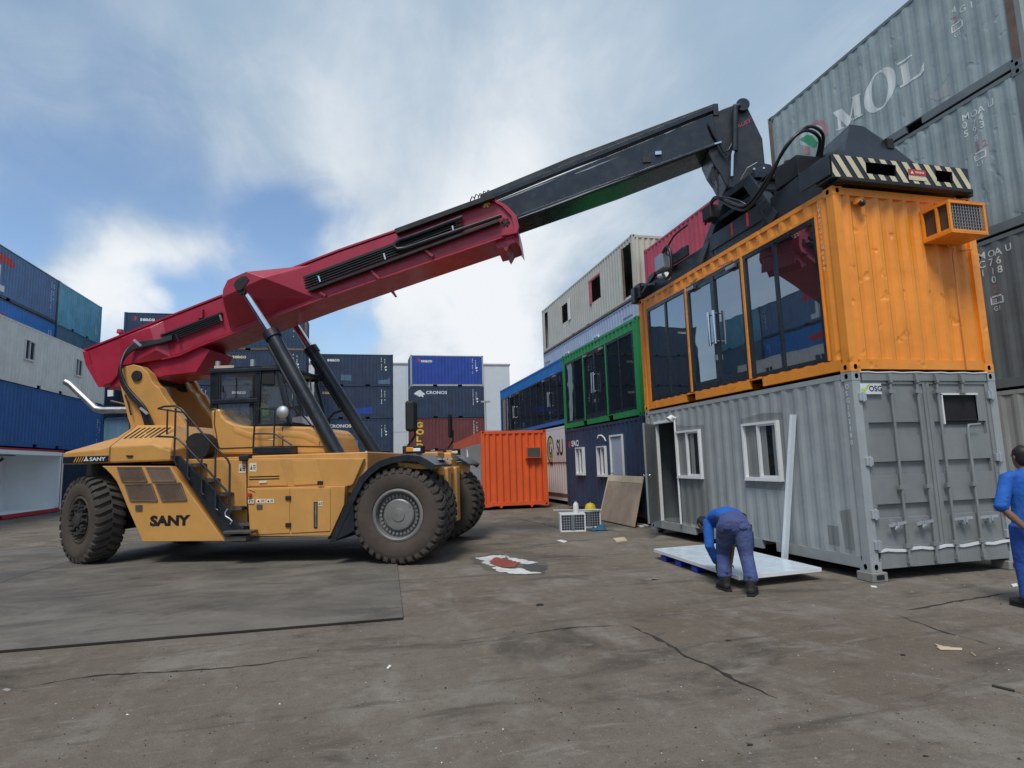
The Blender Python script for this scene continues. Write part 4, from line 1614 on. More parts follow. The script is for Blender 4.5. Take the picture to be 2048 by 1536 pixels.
A1 = lambda pts: zoomA(pts, 80, 720, 3.657)       # enlargements the outlines were measured on
A3 = lambda pts: zoomA(pts, 400, 680, 3.338)
A8 = lambda pts: zoomA(pts, 310, 780, 4.957)

# ---- chassis core
mb = MB()
mb.box(-5.9, .15, -.9, .9, .75, 1.35)
mb.box(-.45, .45, -1.5, 1.5, .55, 1.15)
mb.box(-6.55, -5.7, -1.2, 1.2, .6, 1.1)
mb.box(-4.9, -1.0, -1.55, 1.55, .62, 1.6)
mb.obj('chassis', 'matt_black', truck, bevel=.02)

# ---- side skirt with four grilles
skp = A1([(450, 775), (482, 800), (520, 838), (560, 890), (600, 980), (640, 1080), (750, 1330), (1350, 1325), (950, 775)])
skirt = plate(skp, -1.80, -1.62, 'machine_yellow', 'side_skirt')
for gp in ([(570, 785), (740, 785), (785, 888), (605, 888)], [(780, 785), (945, 785), (995, 885), (825, 885)],
           [(625, 912), (815, 905), (860, 1028), (665, 1028)], [(848, 905), (1030, 900), (1075, 1022), (895, 1028)]):
    q4 = SP(A1(gp), -1.803)
    gr = MB().prism(q4, (0, -.006, 0)).obj('grille', 'mesh_brown', skirt)
    mb = MB()
    for i in range(17):
        f = (i + .5) / 17
        a, b = q4[0].lerp(q4[1], f), q4[3].lerp(q4[2], f)
        o = Vector((0, -.012, 0))
        mb.bar(a + o, b + o, .012, .014, (0, 1, 0))
    for a, b in zip(q4, q4[1:] + q4[:1]):
        mb.bar(a + Vector((0, -.012, 0)), b + Vector((0, -.012, 0)), .02, .022, (0, 1, 0))
    mb.obj('slats', 'brown_rust', skirt)['kind'] = 'stuff'


def side_text(body, u, v, h, b, m, sx=1.0, bold=.02, parent=truck):
    p = SV(u, v, b)
    vs, fs = glyphs(body, bold)
    return MB().add([(p.x + a * h * sx, b, p.z + c * h) for a, c in vs], fs).obj('lettering', m, parent)


side_text('SANY', 300, 1051, .235, -1.8045, 'letter_black', 1.27, .055, skirt)
q = SP([(272, 1010), (285, 1010), (285, 1021), (272, 1021)], -1.802)
MB().prism(q, (0, -.02, 0)).obj('latch', 'dusty_steel', skirt)

# ---- rear hood and counterweight
bs = -1.80
def hood_sec(a, zb, zs, zt, bi=-1.15, b_=bs):
    return [(a, b_, zb), (a, b_, zs), (a, bi, zt), (a, -bi, zt), (a, -b_, zs), (a, -b_, zb)]
pA = SV(129, 926, -1.70)
pB = SV(217, 926, bs)
pC = SV(338, 922, bs)
zs_l = SV(215, 893, bs).z
zs_r = SV(322, 888, bs).z
zt = SV(262, 851, -1.15).z
ztr = SV(340, 851, -1.15).z
aB, aC = pB.x, pC.x
mb = MB()
mb.loft([hood_sec(aB + .015, pB.z, zs_l, zt), hood_sec(aC - .35, pC.z, zs_r, ztr), hood_sec(aC + .02, pC.z, zs_r - .12, zs_r - .02)])
hood = mb.obj('engine_hood', 'machine_yellow', truck, bevel=.03)
# louvre slots on the slope
mb = MB()
s0 = Vector((aB + .015, bs, zs_l))
s1 = Vector((aB + .015, -1.15, zt))
e0 = Vector((aC - .35, bs, zs_r))
e1 = Vector((aC - .35, -1.15, ztr))
nn = (e0 - s0).cross(s1 - s0).normalized()
if nn.z < 0:
    nn = -nn
for i in range(7):
    f = .10 + i * .125
    a = s0.lerp(e0, f + .02).lerp(s1.lerp(e1, f + .02), .34)
    b = s0.lerp(e0, f + .08).lerp(s1.lerp(e1, f + .08), .86)
    mb.bar(a + nn * .002, b + nn * .002, .045, .012, nn)
mb.obj('louvre_slot', 'void_black', hood)
# counterweight: low nose rising to the hood
zn = SV(138, 905, -1.65).z
def cw_sec(a, zb, zs, ztp, w, wi):
    return [(a, -w, zb), (a, -w, zs), (a, -wi, ztp), (a, wi, ztp), (a, w, zs), (a, w, zb)]
zcb = SV(128, 929, -1.7).z
mb = MB()
aN = SV(129, 915, -1.70).x
mb.loft([cw_sec(aN - .10, zcb + .05, zn - .08, zn - .04, 1.35, 1.2), cw_sec(aN + .05, zcb, zn, zn + .06, 1.785, 1.4), cw_sec(aN + .8, zcb, (zn * .55 + zs_l * .45), zn + .30, 1.788, 1.25), cw_sec(aB - .012, zcb, zs_l, zt, 1.79, 1.15)])
cw = mb.obj('counterweight', 'machine_yellow', truck, bevel=.03)
mb = MB()
mb.box(aN + .25, aN + 1.0, -1.2, 1.2, .62, zcb - .003)
mb.obj('rear_bumper', 'matt_black', truck, bevel=.02)
# black band with lettering and slashes
bp = SP([(129, 915), (216, 910), (216, 926), (128, 927)], -1.795)
zb1, zb0 = (bp[0].z + bp[1].z) / 2 - .0, (bp[2].z + bp[3].z) / 2 + .01
x0_, x1_ = aN + .07, aB - .02
mb = MB().box(x0_, x1_, -1.806, -1.786, zb0, zb1)
band = mb.obj('black_band', 'gloss_black', cw)
bl_ = x1_ - x0_
hh = (zb1 - zb0) * .6
vs, fs = glyphs('SANY', .03)
wd = max(a for a, c in vs)
MB().add([(x1_ - bl_ * .40 + a / wd * bl_ * .36, -1.808, zb0 + (zb1 - zb0) * .25 + c * hh * 1.3) for a, c in vs], fs).obj('lettering', 'letter_white', band)
mb = MB()
for i in range(4):
    x = x0_ + bl_ * (.24 + i * .055)
    mb.add([(x, -1.8085, zb0 + .015), (x + bl_ * .022, -1.8085, zb0 + .015), (x + bl_ * .075, -1.8085, zb1 - .015), (x + bl_ * .053, -1.8085, zb1 - .015)], [(0, 1, 2, 3)])
mb.obj('slash', 'machine_yellow', band)
mb = MB()
cx_, cz_ = x1_ - bl_ * .475, (zb0 + zb1) / 2
for i in range(3):
    a0 = math.pi / 2 + i * 2.0944
    mb.add([(cx_ + .065 * math.cos(a0), -1.8085, cz_ + .065 * math.sin(a0)), (cx_ + .028 * math.cos(a0 + .8), -1.8085, cz_ + .028 * math.sin(a0 + .8)), (cx_, -1.8085, cz_), (cx_ + .028 * math.cos(a0 - .8), -1.8085, cz_ + .028 * math.sin(a0 - .8))], [(0, 1, 2, 3)])
mb.obj('emblem', 'letter_white', band)
q = SP(A1([(632, 697), (682, 697), (676, 710), (640, 710)]), -1.803)
MB().prism(q, (0, -.02, 0)).obj('latch', 'matt_black', hood)

# ---- right-hand body: deck, upper boxes and lower lockers
top_l = SV(476, 910, -1.62)
fr = SV(735, 912, -1.62).x
zdeck = top_l.z
mb = MB()
a0, a1 = SV(345, 912, -1.62).x, fr
ztoe = SV(500, 1080, -1.62).z
mb.box(a0 + .1, a1, -1.10, 1.62, 1.5, zdeck - .02)
mb.box(SV(500, 1000, -1.62).x, a1, -1.62, -1.0, 1.2, zdeck - .021)
deck = mb.obj('deck', 'machine_yellow', truck, bevel=.02)
up = plate([(495, 917), (728, 917), (706, 968), (700, 972), (495, 975)], -1.70, -1.45, 'machine_yellow', 'upper_locker')
lw = plate([(494, 976), (690, 972), (688, 1010), (660, 1072), (500, 1073)], -1.80, -1.45, 'machine_yellow', 'lower_locker')
lockback = plate([(345, 918), (492, 918), (494, 1070), (452, 1072), (420, 1040)], -1.60, -1.3, 'machine_yellow', 'stair_back_panel')
# panel seams and doors proud of the boxes
plate([(497, 979), (579, 978), (579, 1066), (512, 1069), (511, 984)], -1.815, -1.80, 'machine_yellow', 'locker_door', lw, .004)
plate([(582, 978), (660, 976), (660, 1062), (582, 1066)], -1.815, -1.80, 'machine_yellow', 'locker_door', lw, .004)
plate([(497, 921), (560, 920), (575, 971), (497, 972)], -1.715, -1.70, 'machine_yellow', 'locker_door', up, .004)
plate([(584, 921), (634, 920), (646, 968), (588, 970)], -1.715, -1.70, 'machine_yellow', 'locker_door', up, .004)
mb = MB()
for u, v in ((577, 996), (577, 1050), (641, 966)):
    p = SV(u, v, -1.816)
    mb.box(p.x - .05, p.x + .05, -1.835, -1.816, p.z - .035, p.z + .035)
mb.obj('hinge', 'matt_black', lw)
q = SP([(628, 1004), (635, 1004), (635, 1056), (628, 1056)], -1.816)
MB().prism(q, (0, -.012, 0)).obj('level_gauge', 'matt_black', lw)
q = SP([(630, 1006), (633, 1006), (633, 1054), (630, 1054)], -1.829)
MB().prism(q, (0, -.004, 0)).obj('gauge_tube', 'brushed_steel', lw)
q = SP([(514, 1009), (525, 1009), (525, 1018), (514, 1018)], -1.816)
MB().prism(q, (0, -.015, 0)).obj('latch', 'dusty_steel', lw)
p = SV(500, 990, -1.816)
MB().tube([(p.x, -1.80, p.z), (p.x, -1.86, p.z)], .035, 12).obj('push_button', 'letter_red', lw, smooth=40)
for (u0, v0, u1, v1, par, b) in ((496, 998, 508, 1007, lw, -1.816), (512, 998, 531, 1006, lw, -1.816), (533, 998, 548, 1006, lw, -1.816), (499, 926, 513, 943, up, -1.716), (478, 928, 492, 946, lockback, -1.602),
                                 (637, 1002, 645, 1012, lw, -1.816)):
    q = SP([(u0, v1), (u1, v1), (u1, v0), (u0, v0)], b)
    st = MB().prism(q, (0, -.003, 0)).obj('sticker', 'warm_white', par)
    m2 = MB()
    c = (q[0] + q[2]) / 2
    w = abs(q[1].x - q[0].x)
    h = abs(q[2].z - q[1].z)
    y = b - .0035
    m2.add([(c.x - w * .38, y, c.z - h * .28), (c.x - w * .08, y, c.z - h * .28), (c.x - w * .23, y, c.z + h * .3)], [(0, 1, 2)])
    for k in range(3):
        m2.add([(c.x + w * .03, y, c.z - h * .25 + k * h * .2), (c.x + w * .4, y, c.z - h * .25 + k * h * .2), (c.x + w * .4, y, c.z - h * .15 + k * h * .2), (c.x + w * .03, y, c.z - h * .15 + k * h * .2)], [(0, 1, 2, 3)])
    m2.obj('print', 'letter_black', st)
q = SP([(498, 961), (558, 960), (558, 955), (498, 956)], -1.716)
mb = MB()
for k in range(2):
    for i in range(12):
        x = q[0].x + (q[1].x - q[0].x) * i / 12
        z = q[0].z + .005 + k * .045
        mb.add([(x, -1.7165, z), (x + .055, -1.7165, z), (x + .055, -1.7165, z + .022), (x, -1.7165, z + .022)], [(0, 1, 2, 3)])
mb.obj('lettering', 'letter_black', up)
q = SP([(519, 966), (534, 965), (534, 962), (519, 963)], -1.716)
MB().prism(q, (0, -.02, 0)).obj('handle', 'white_paint', up)
# bottom sill and steps box
plate([(452, 1085), (655, 1080), (658, 1072), (452, 1076)], -1.82, -1.2, 'dusty_steel', 'sill', truck, .008)

# ---- stairs
mb = MB()
sp_ = A8([(150, 655), (240, 650), (300, 720), (560, 960), (820, 1330), (880, 1365), (880, 1480), (700, 1478), (690, 1440)])
mb.prism(SP(sp_, -1.84), (0, .05, 0))
stringer = mb.obj('stair_stringer', 'machine_black', truck, bevel=.006)
for i, (u, v) in enumerate(A8([(340, 735), (475, 885), (610, 1025), (740, 1165), (860, 1320)])):
    p = SV(u, v, -1.80)
    mb = MB()
    mb.box(p.x - .1, p.x + .22, -1.788, -1.605, p.z - .05, p.z)
    for k in range(4):
        mb.box(p.x - .09 + k * .08, p.x - .05 + k * .08, -1.78, -1.61, p.z, p.z + .012)
    mb.obj('stair_tread', 'dusty_steel', truck)
mb = MB()
p = SV(468, 1066, -1.9)
mb.box(p.x - .1, p.x + .42, -2.08, -1.842, p.z - .0, p.z + .05)
mb.box(p.x - .1, p.x + .30, -2.03, -1.845, p.z - .13, p.z - .04)
mb.obj('bottom_step', 'dusty_steel', truck, bevel=.01)
hb_ = -1.90
def rail(pix, b, r=.019, name='handrail', m='machine_black', par=truck):
    return MB().tube(SP(pix, b), r, 8).obj(name, m, par, smooth=50)
rail(A8([(30, 185), (90, 163), (200, 158), (260, 185), (310, 240), (480, 440), (620, 590), (720, 690), (742, 740), (735, 1310)]), hb_)
rail(A8([(30, 460), (170, 465), (230, 485), (320, 570), (470, 735), (600, 880), (735, 1030)]), hb_)
for pl in ([(205, 180), (190, 690), (215, 745)], [(325, 270), (320, 860), (345, 890)], [(468, 440), (458, 1010), (485, 1040)], [(600, 590), (595, 1175), (625, 1190)]):
    rail(A8(pl), hb_, .017)
rail(A8([(125, 190), (118, 440)]), -1.45, .016)
rail(A8([(30, 185), (120, 200), (230, 215), (300, 225)]), -1.3, .016)
# chain across the foot of the stairs
ch = A8([(720, 1180), (695, 1215), (700, 1250), (740, 1275), (765, 1300), (745, 1330)])
MB().tube(SP(ch, -1.93), .012, 6).obj('chain', 'galvanised', truck)
# small black wheel arch and machinery opening behind the stairs
p = SV(400, 893, -1.18)
mb = MB()
mb.tube([(p.x, -1.28, p.z), (p.x, -1.0, p.z)], .26, 20)
mb.obj('service_opening', 'matt_black', truck, smooth=50)

# ---- boom towers
tw = A1([(660, 480), (640, 420), (600, 250), (575, 130), (590, 75), (625, 45), (680, 32), (735, 45), (790, 95), (815, 150), (840, 182), (868, 200), (900, 260), (930, 300), (970, 350), (1030, 430), (1120, 560), (1180, 700), (1100, 760), (660, 760)])
near_t = plate(tw, -.82, -.70, 'machine_yellow', 'boom_tower', truck, .015)
mb = MB()
pts = SP(tw[6:16], -.70)
flange = [p for p in pts]
mb.loft([[p, p + Vector((0, .22, 0)), p + Vector((-.03, .22, -.05)), p + Vector((-.03, 0, -.05))] for p in flange])
mb.obj('tower_flange', 'machine_yellow', truck, bevel=.006)
pts_near = SP(tw, -.82)
mb = MB()
mb.prism([Vector((p.x, .70, p.z)) for p in pts_near], (0, .12, 0))
mb.obj('boom_tower', 'machine_yellow', truck, bevel=.015)
mb = MB()
mb.loft([[Vector((p.x, .48, p.z)), Vector((p.x, .70, p.z)), Vector((p.x - .03, .70, p.z - .05)), Vector((p.x - .03, .48, p.z - .05))] for p in flange])
mb.obj('tower_flange', 'machine_yellow', truck, bevel=.006)
pv = SV(275, 752, -.82)
mb = MB()
mb.tube([(pv.x, -.86, pv.z), (pv.x, .86, pv.z)], .11, 16)
mb.tube([(pv.x, .58, pv.z), (pv.x, .69, pv.z)], .17, 16)
mb.obj('boom_pin', 'matt_black', truck, smooth=50)
mb = MB()
mb.box(SV(300, 800, 0).x - .6, SV(372, 851, -.7).x + .3, -.69, .69, 1.9, zdeck + .35)
mb.obj('tower_base', 'machine_yellow', truck, bevel=.02)
p = SV(340, 830, -.9)

# ---- boom, outer section
def seg(p, q, n):
    return [(p[0] + (q[0] - p[0]) * i / n, p[1] + (q[1] - p[1]) * i / n) for i in range(n)]
BW = .50
topl = [(169, 702.6), (239, 675), (292, 652), (444, 594.5), (679, 503), (983, 399)]
botl = [(1009, 471), (820, 535), (640, 597), (554, 629), (480, 659), (400, 690), (361, 708), (325, 716.5), (287, 713), (249, 719), (237, 733), (233.6, 752), (223, 765), (200.6, 774)]
boom = plate(topl + [(1010, 414), (1029, 434), (1034, 455), (1030, 466)] + botl, -BW, BW, 'crimson_paint', 'outer_boom', truck, .02)
# top rail on the boom edge
trp = SP([(169, 701), (444, 592), (679, 501), (983, 396.5)], -BW)
mb = MB()
mb.loft([[p + Vector((0, -.02, -.01)), p + Vector((0, .12, -.01)), p + Vector((0, .12, .03)), p + Vector((0, -.02, .03))] for p in trp])
mb.obj('edge_flange', 'crimson_paint', boom)
mb = MB()
bl = SP(botl[:8], -BW)
mb.loft([[p + Vector((0, -.025, -.005)), p + Vector((0, .1, -.005)), p + Vector((0, .1, -.04)), p + Vector((0, -.025, -.04))] for p in bl])
mb.obj('edge_flange', 'crimson_paint', boom)
# flared cylinder bracket: ridge near the top, tapering in to the lower edge
ho = SP([(446, 579), (455, 560), (492, 543.5), (528, 556), (446, 594)], -1.02)
hi = SP([(444, 597), (462, 664), (636, 598), (625, 530), (570, 545)], -BW + .03)
hi += SP([(505, 571)], -BW + .03)
mirror = lambda P: [Vector((p.x, -p.y, p.z)) for p in P]
for side in (1, -1):
    m_ = MB().hull(ho + hi if side == 1 else mirror(ho + hi))
    br = m_.obj('cylinder_bracket', 'crimson_paint', boom, bevel=.012)
    mb = MB()
    q = SP(zoomA([(320, 905), (345, 865), (400, 830), (440, 822), (470, 860), (440, 910), (395, 960), (345, 965)], 400, 380, 4.8), -1.035)
    q = q if side == 1 else mirror(q)
    mb.prism(q, (0, .05 * side, 0))
    mb.obj('pin_plate', 'matt_black', br, bevel=.006)
# rear box flare
for side in (1, -1):
    o_ = SP([(262, 668), (300, 655), (312, 700), (262, 728)], -BW - .12)
    i_ = SP([(236, 678), (330, 640), (345, 716), (238, 732)], -BW + .02)
    MB().hull(o_ + i_ if side == 1 else mirror(o_ + i_)).obj('boom_flare', 'crimson_paint', boom, bevel=.01)
# under-belly of the pivot
bp_ = [Vector((p.x, -.44, p.z)) for p in SP([(255, 722), (330, 716), (400, 692), (420, 700), (392, 745), (330, 752), (270, 770), (215, 778), (236, 740)], -.44)]
MB().prism(bp_, (0, .88, 0)).obj('pivot_belly', 'crimson_paint', boom, bevel=.02)
# rear plate with fittings
mb = MB()
rp = SP([(170, 704), (176, 730), (201, 774)], -BW)
mb.loft([[p + Vector((-.03, -.03, 0)), p + Vector((.10, -.03, .0)), p + Vector((.10, .0, .0)), p + Vector((-.03, .03, 0))] for p in rp])
mb.obj('rear_flange', 'crimson_paint', boom)
mb = MB()
for i in range(5):
    p = rp[0].lerp(rp[2], .1 + i * .18)
    mb.box(p.x - .12, p.x - .03, -.35, .3, p.z - .06, p.z + .04)
mb.obj('hose_block', 'matt_black', boom)
# front collar, bolts, lower pads
mb = MB()
cp = SP([(983, 399), (1010, 414), (1029, 434), (1034, 455), (1030, 468), (1009, 473)], -BW)
mb.loft([[p + Vector((-.06, -.06, 0)), p + Vector((.05, -.06, 0)), p + Vector((.05, .0, 0)), p + Vector((-.06, .0, 0))] for p in cp])
mb.obj('collar', 'crimson_paint', boom, bevel=.008)
for (u, v), mt in (((972, 408), 'letter_yellow'), ((1011, 444), 'matt_black')):
    p = SV(u, v, -BW - .012)
    mb = MB()
    for k in range(6):
        a = k * 1.047
        mb.tube([(p.x + .07 * math.cos(a), -BW + .0, p.z + .07 * math.sin(a)), (p.x + .07 * math.cos(a), -BW - .03, p.z + .07 * math.sin(a))], .022, 6)
    mb.tube([(p.x, -BW, p.z), (p.x, -BW - .035, p.z)], .05, 8)
    mb.obj('bolt_cluster', mt, boom)
pads = SP([(1010, 470), (1036, 462), (1041, 495), (1033, 484), (1020, 489), (1012, 503), (1006, 494), (994, 497), (990, 480)], -.42)
MB().prism(pads, (0, .84, 0)).obj('slide_pad', 'crimson_paint', boom)
q = SP([(783, 576), (786, 580), (793, 592), (790, 594), (780, 582)], -.2)
MB().prism(q, (0, .05, 0)).obj('hook', 'crimson_paint', boom)
# pipe run on the side: tray, pipes, clamps
def boom_bar(p0, p1, w, d, name, m, off=0.0, par=boom):
    a, b = SV(*p0, -BW), SV(*p1, -BW)
    t = (b - a).normalized()
    n_ = Vector((-t.z, 0, t.x))
    mb_ = MB()
    o = Vector((0, -d - off, 0))
    mb_.add([a - n_ * w / 2, b - n_ * w / 2, b + n_ * w / 2, a + n_ * w / 2] + [x + o for x in (a - n_ * w / 2, b - n_ * w / 2, b + n_ * w / 2, a + n_ * w / 2)],
            [(0, 1, 2, 3), (7, 6, 5, 4), (0, 4, 5, 1), (1, 5, 6, 2), (2, 6, 7, 3), (3, 7, 4, 0)])
    return mb_.obj(name, m, par)
boom_bar((622, 584), (1000, 446), .05, .14, 'pipe_tray', 'matt_black')
boom_bar((600, 562), (797, 489), .05, .10, 'pipe_tray', 'matt_black')
boom_bar((604, 570), (800, 498), .16, .03, 'pipe_backing', 'matt_black')
boom_bar((328, 680), (446, 634), .14, .03, 'pipe_backing', 'matt_black')
boom_bar((325, 672), (446, 627), .035, .07, 'pipe_tray', 'matt_black')
boom_bar((795, 468), (990, 397), .10, .16, 'cable_tray', 'matt_black', .0)
boom_bar((800, 492), (912, 450), .12, .05, 'pipe_backing', 'matt_black')
for k in range(4):
    d0 = -.02 - .0 * k
    def pl_(u0, v0, u1, v1, r=.017, n='hydraulic_pipe', off=-.085):
        a, b = SV(u0, v0, -BW), SV(u1, v1, -BW)
        MB().tube([a + Vector((0, off, 0)), b + Vector((0, off, 0))], r, 6).obj(n, 'hose', boom, smooth=50)
    dv = 5.2 * k
    pl_(606, 566 + dv, 925, 447.5 + dv)
    pl_(330, 676 + dv * .8, 446, 631 + dv * .8, .013, off=-.06)
mb = MB()
loop = [(925, 434), (830, 470), (800, 480), (790, 487), (789, 494), (795, 499), (810, 497), (1003, 431)]
MB().tube([SV(u, v, -BW - .11) for u, v in loop], .045, 8).obj('cable_chain', 'machine_black', boom, smooth=50)
for (u, v, du, dv) in ((637, 552, 4, 12), (768, 507, 3, 12), (905, 452, 2, 10), (1172 / 4 * 0 + 352, 668, 5, 13), (440, 630, 4, 12)):
    a, b = SV(u, v, -BW - .105), SV(u + du, v + dv, -BW - .105)
    MB().bar(a, b, .03, .03, (0, 1, 0)).obj('pipe_clamp', 'chrome', boom)
for (u0, v0, u1, v1) in ((743, 542, 760, 558), (850, 500, 866, 513), (641, 585, 652, 592)):
    a, b = SV(u0, v0, -BW - .05), SV(u1, v1, -BW - .05)
    MB().bar(a, b, .05, .06, (0, 1, 0)).obj('bracket', 'crimson_paint', boom)
# hoses looping from the boom down the near tower
for k in range(5):
    o = 2.4 * k
    pts = [(345, 672 + o * .7), (318, 680 + o * .7), (290, 683 + o), (266, 690 + o), (250, 706 + o * .8), (241, 735), (243 + o * .6, 765), (258 + o, 790), (280 + o, 815), (292 + o * 1.4, 850)]
    bb = [-BW - .08, -BW - .12, -BW - .16, -BW - .2, -.8, -.93, -.93, -.93, -.93, -.9]
    P = [SV(u, v, b) for (u, v), b in zip(pts, bb)]
    # smooth the run
    Q = []
    for i in range(len(P) - 1):
        for s in range(4):
            t = s / 4
            p0, p1, p2, p3 = P[max(i - 1, 0)], P[i], P[i + 1], P[min(i + 2, len(P) - 1)]
            Q.append(.5 * ((2 * p1) + (p2 - p0) * t + (2 * p0 - 5 * p1 + 4 * p2 - p3) * t * t + (3 * p1 - p0 - 3 * p2 + p3) * t ** 3))
    Q.append(P[-1])
    MB().tube(Q, .028, 7).obj('hose', 'hose', truck, smooth=60)
for (u, v) in ((272, 686), (285, 822)):
    a, b = SV(u - 4, v - 6, -.98), SV(u + 10, v + 6, -.98)
    MB().bar(a, b, .04, .04, (0, 1, 0)).obj('hose_clamp', 'galvanised', truck)
# flashing lamp on the boom tail
p = SV(240, 668, -.1)
MB().tube([(p.x, -.1, p.z - .1), (p.x, -.1, p.z), (p.x, -.1, p.z + .02), (p.x, -.1, p.z + .1)], [.02, .02, .07, .06], 10).obj('flashing_lamp', 'raspberry_paint', boom, smooth=40)
p = SV(402, 628, -BW - .02)
MB().box(p.x - .06, p.x + .06, -BW - .06, -BW, p.z - .1, p.z + .09).obj('bracket', 'crimson_paint', boom)

# ---- boom, inner section and head
IW = .40
ib = plate([(975, 408), (1426, 226), (1436, 290), (1240, 366), (1030, 440)], -IW, IW, 'gloss_black', 'inner_boom', truck, .02)
ctop, cbot = SP([(985, 398), (1426, 222)], -IW), SP([(1032, 437), (1432, 291)], -IW)
mb = MB()
for P, w in ((ctop, .10), (cbot, .045)):
    mb.loft([[p + Vector((0, -.03, 0)), p + Vector((0, .1, 0)), p + Vector((0, .1, w)), p + Vector((0, -.03, w))] for p in P])
mb.obj('boom_edge_strip', 'gloss_black', ib, bevel=.006)
# scuffed runs where the slide pads rub
for (a, b, w) in (((1036, 438), (1270, 351), .035), ((1000, 402), (1120, 355), .03), ((1150, 348), (1240, 313), .03), ((1285, 340), (1312, 330), .025), ((1330, 268), (1352, 258), .02)):
    pa, pb = SV(*a, -IW), SV(*b, -IW)
    t = (pb - pa).normalized()
    n_ = Vector((-t.z, 0, t.x)) * w / 2
    o = Vector((0, -.034 if a in ((1036, 438),) else -.004, 0))
    MB().add([pa - n_ * .3 + o, pa.lerp(pb, .3) - n_ + o, pb + o, pa.lerp(pb, .6) + n_ + o, pa + n_ * .5 + o], [(0, 1, 2, 3, 4)]).obj('rub_mark', 'scuff', ib)
# cable tray riding on top
ta = SP([(960, 392), (1140, 317), (1430, 209)], -.34)
mb = MB()
mb.loft([[p + Vector((0, 0, -.10)), p + Vector((0, .3, -.10)), p + Vector((0, .3, .03)), p + Vector((0, 0, .03))] for p in ta])
mb.obj('cable_tray', 'machine_black', ib, bevel=.008)
p = SV(1430, 216, -.36)
MB().box(p.x - .04, p.x + .06, -.38, .0, p.z - .16, p.z + .08).obj('tray_stop', 'machine_black', ib)
p = SV(1315, 308, -IW)
MB().box(p.x - .05, p.x + .07, -IW - .05, -IW, p.z - .035, p.z + .035).obj('lug', 'chrome', ib)
p = SV(1293, 320, -IW)
MB().box(p.x - .08, p.x + .08, -IW - .03, -IW, p.z - .06, p.z + .06).obj('lug', 'matt_black', ib)
mb = MB()
for i in range(5):
    p = SV(940 + i * 8, 391 - 3.2 * i, -.3)
    mb.tube([(p.x, -.3, p.z - .12), (p.x + .04, -.3, p.z - .03 + .02 * (i % 2)), (p.x + .1, -.3, p.z - .06)], .012, 6)
mb.obj('hose', 'hose', ib)
A7 = lambda pts: zoomA(pts, 1260, 180, 3.839)
hd = A7([(640, 175), (700, 148), (770, 122), (815, 100), (850, 88), (888, 98), (1018, 372), (1040, 590), (1000, 665), (940, 700), (800, 720), (745, 745), (690, 640), (640, 570), (600, 480)])
head = plate(hd, -.36, .36, 'machine_black', 'boom_head', truck, .02)
p = SV(1484, 213, -.36)
MB().tube([(p.x, -.44, p.z), (p.x, .44, p.z)], .13, 18).obj('head_pin', 'gloss_black', head, smooth=45)
def tube7(pix, b, r, name, m, par, n=8):
    return MB().tube(SP(A7(pix), b), r, n).obj(name, m, par, smooth=50)
tube7([(808, 130), (805, 470)], -.50, .058, 'damper_barrel', 'machine_black', head)
tube7([(803, 440), (786, 500), (782, 665)], -.50, .034, 'damper_rod', 'chrome', head)
tube7([(795, 130), (845, 120)], -.5, .05, 'damper_eye', 'machine_black', head)
tube7([(600, 250), (640, 340), (690, 420), (720, 480), (760, 460), (790, 400), (812, 300)], -.45, .022, 'hose', 'hose', head)
tube7([(620, 270), (660, 360), (705, 440), (745, 500)], -.45, .02, 'hose', 'hose', head)
tube7([(632, 590), (616, 650), (625, 710), (650, 725), (664, 690), (650, 610), (640, 590)], -.3, .012, 'hose', 'hose', head)
tube7([(672, 590), (676, 800)], -.3, .016, 'hose', 'hose', head)
MB().bar(SV(*A7([(648, 415)])[0], -.49), SV(*A7([(702, 400)])[0], -.49), .03, .03, (0, 1, 0)).obj('hose_clamp', 'chrome', head)
vs, fs = glyphs('AUST', .01)
pa = SV(*A7([(825, 295)])[0], -.366)
MB().add([(pa.x + (a * .11 - b * .0), -.366, pa.z + b * .11 + a * .045) for a, b in vs], fs).obj('lettering', 'raspberry_paint', head)

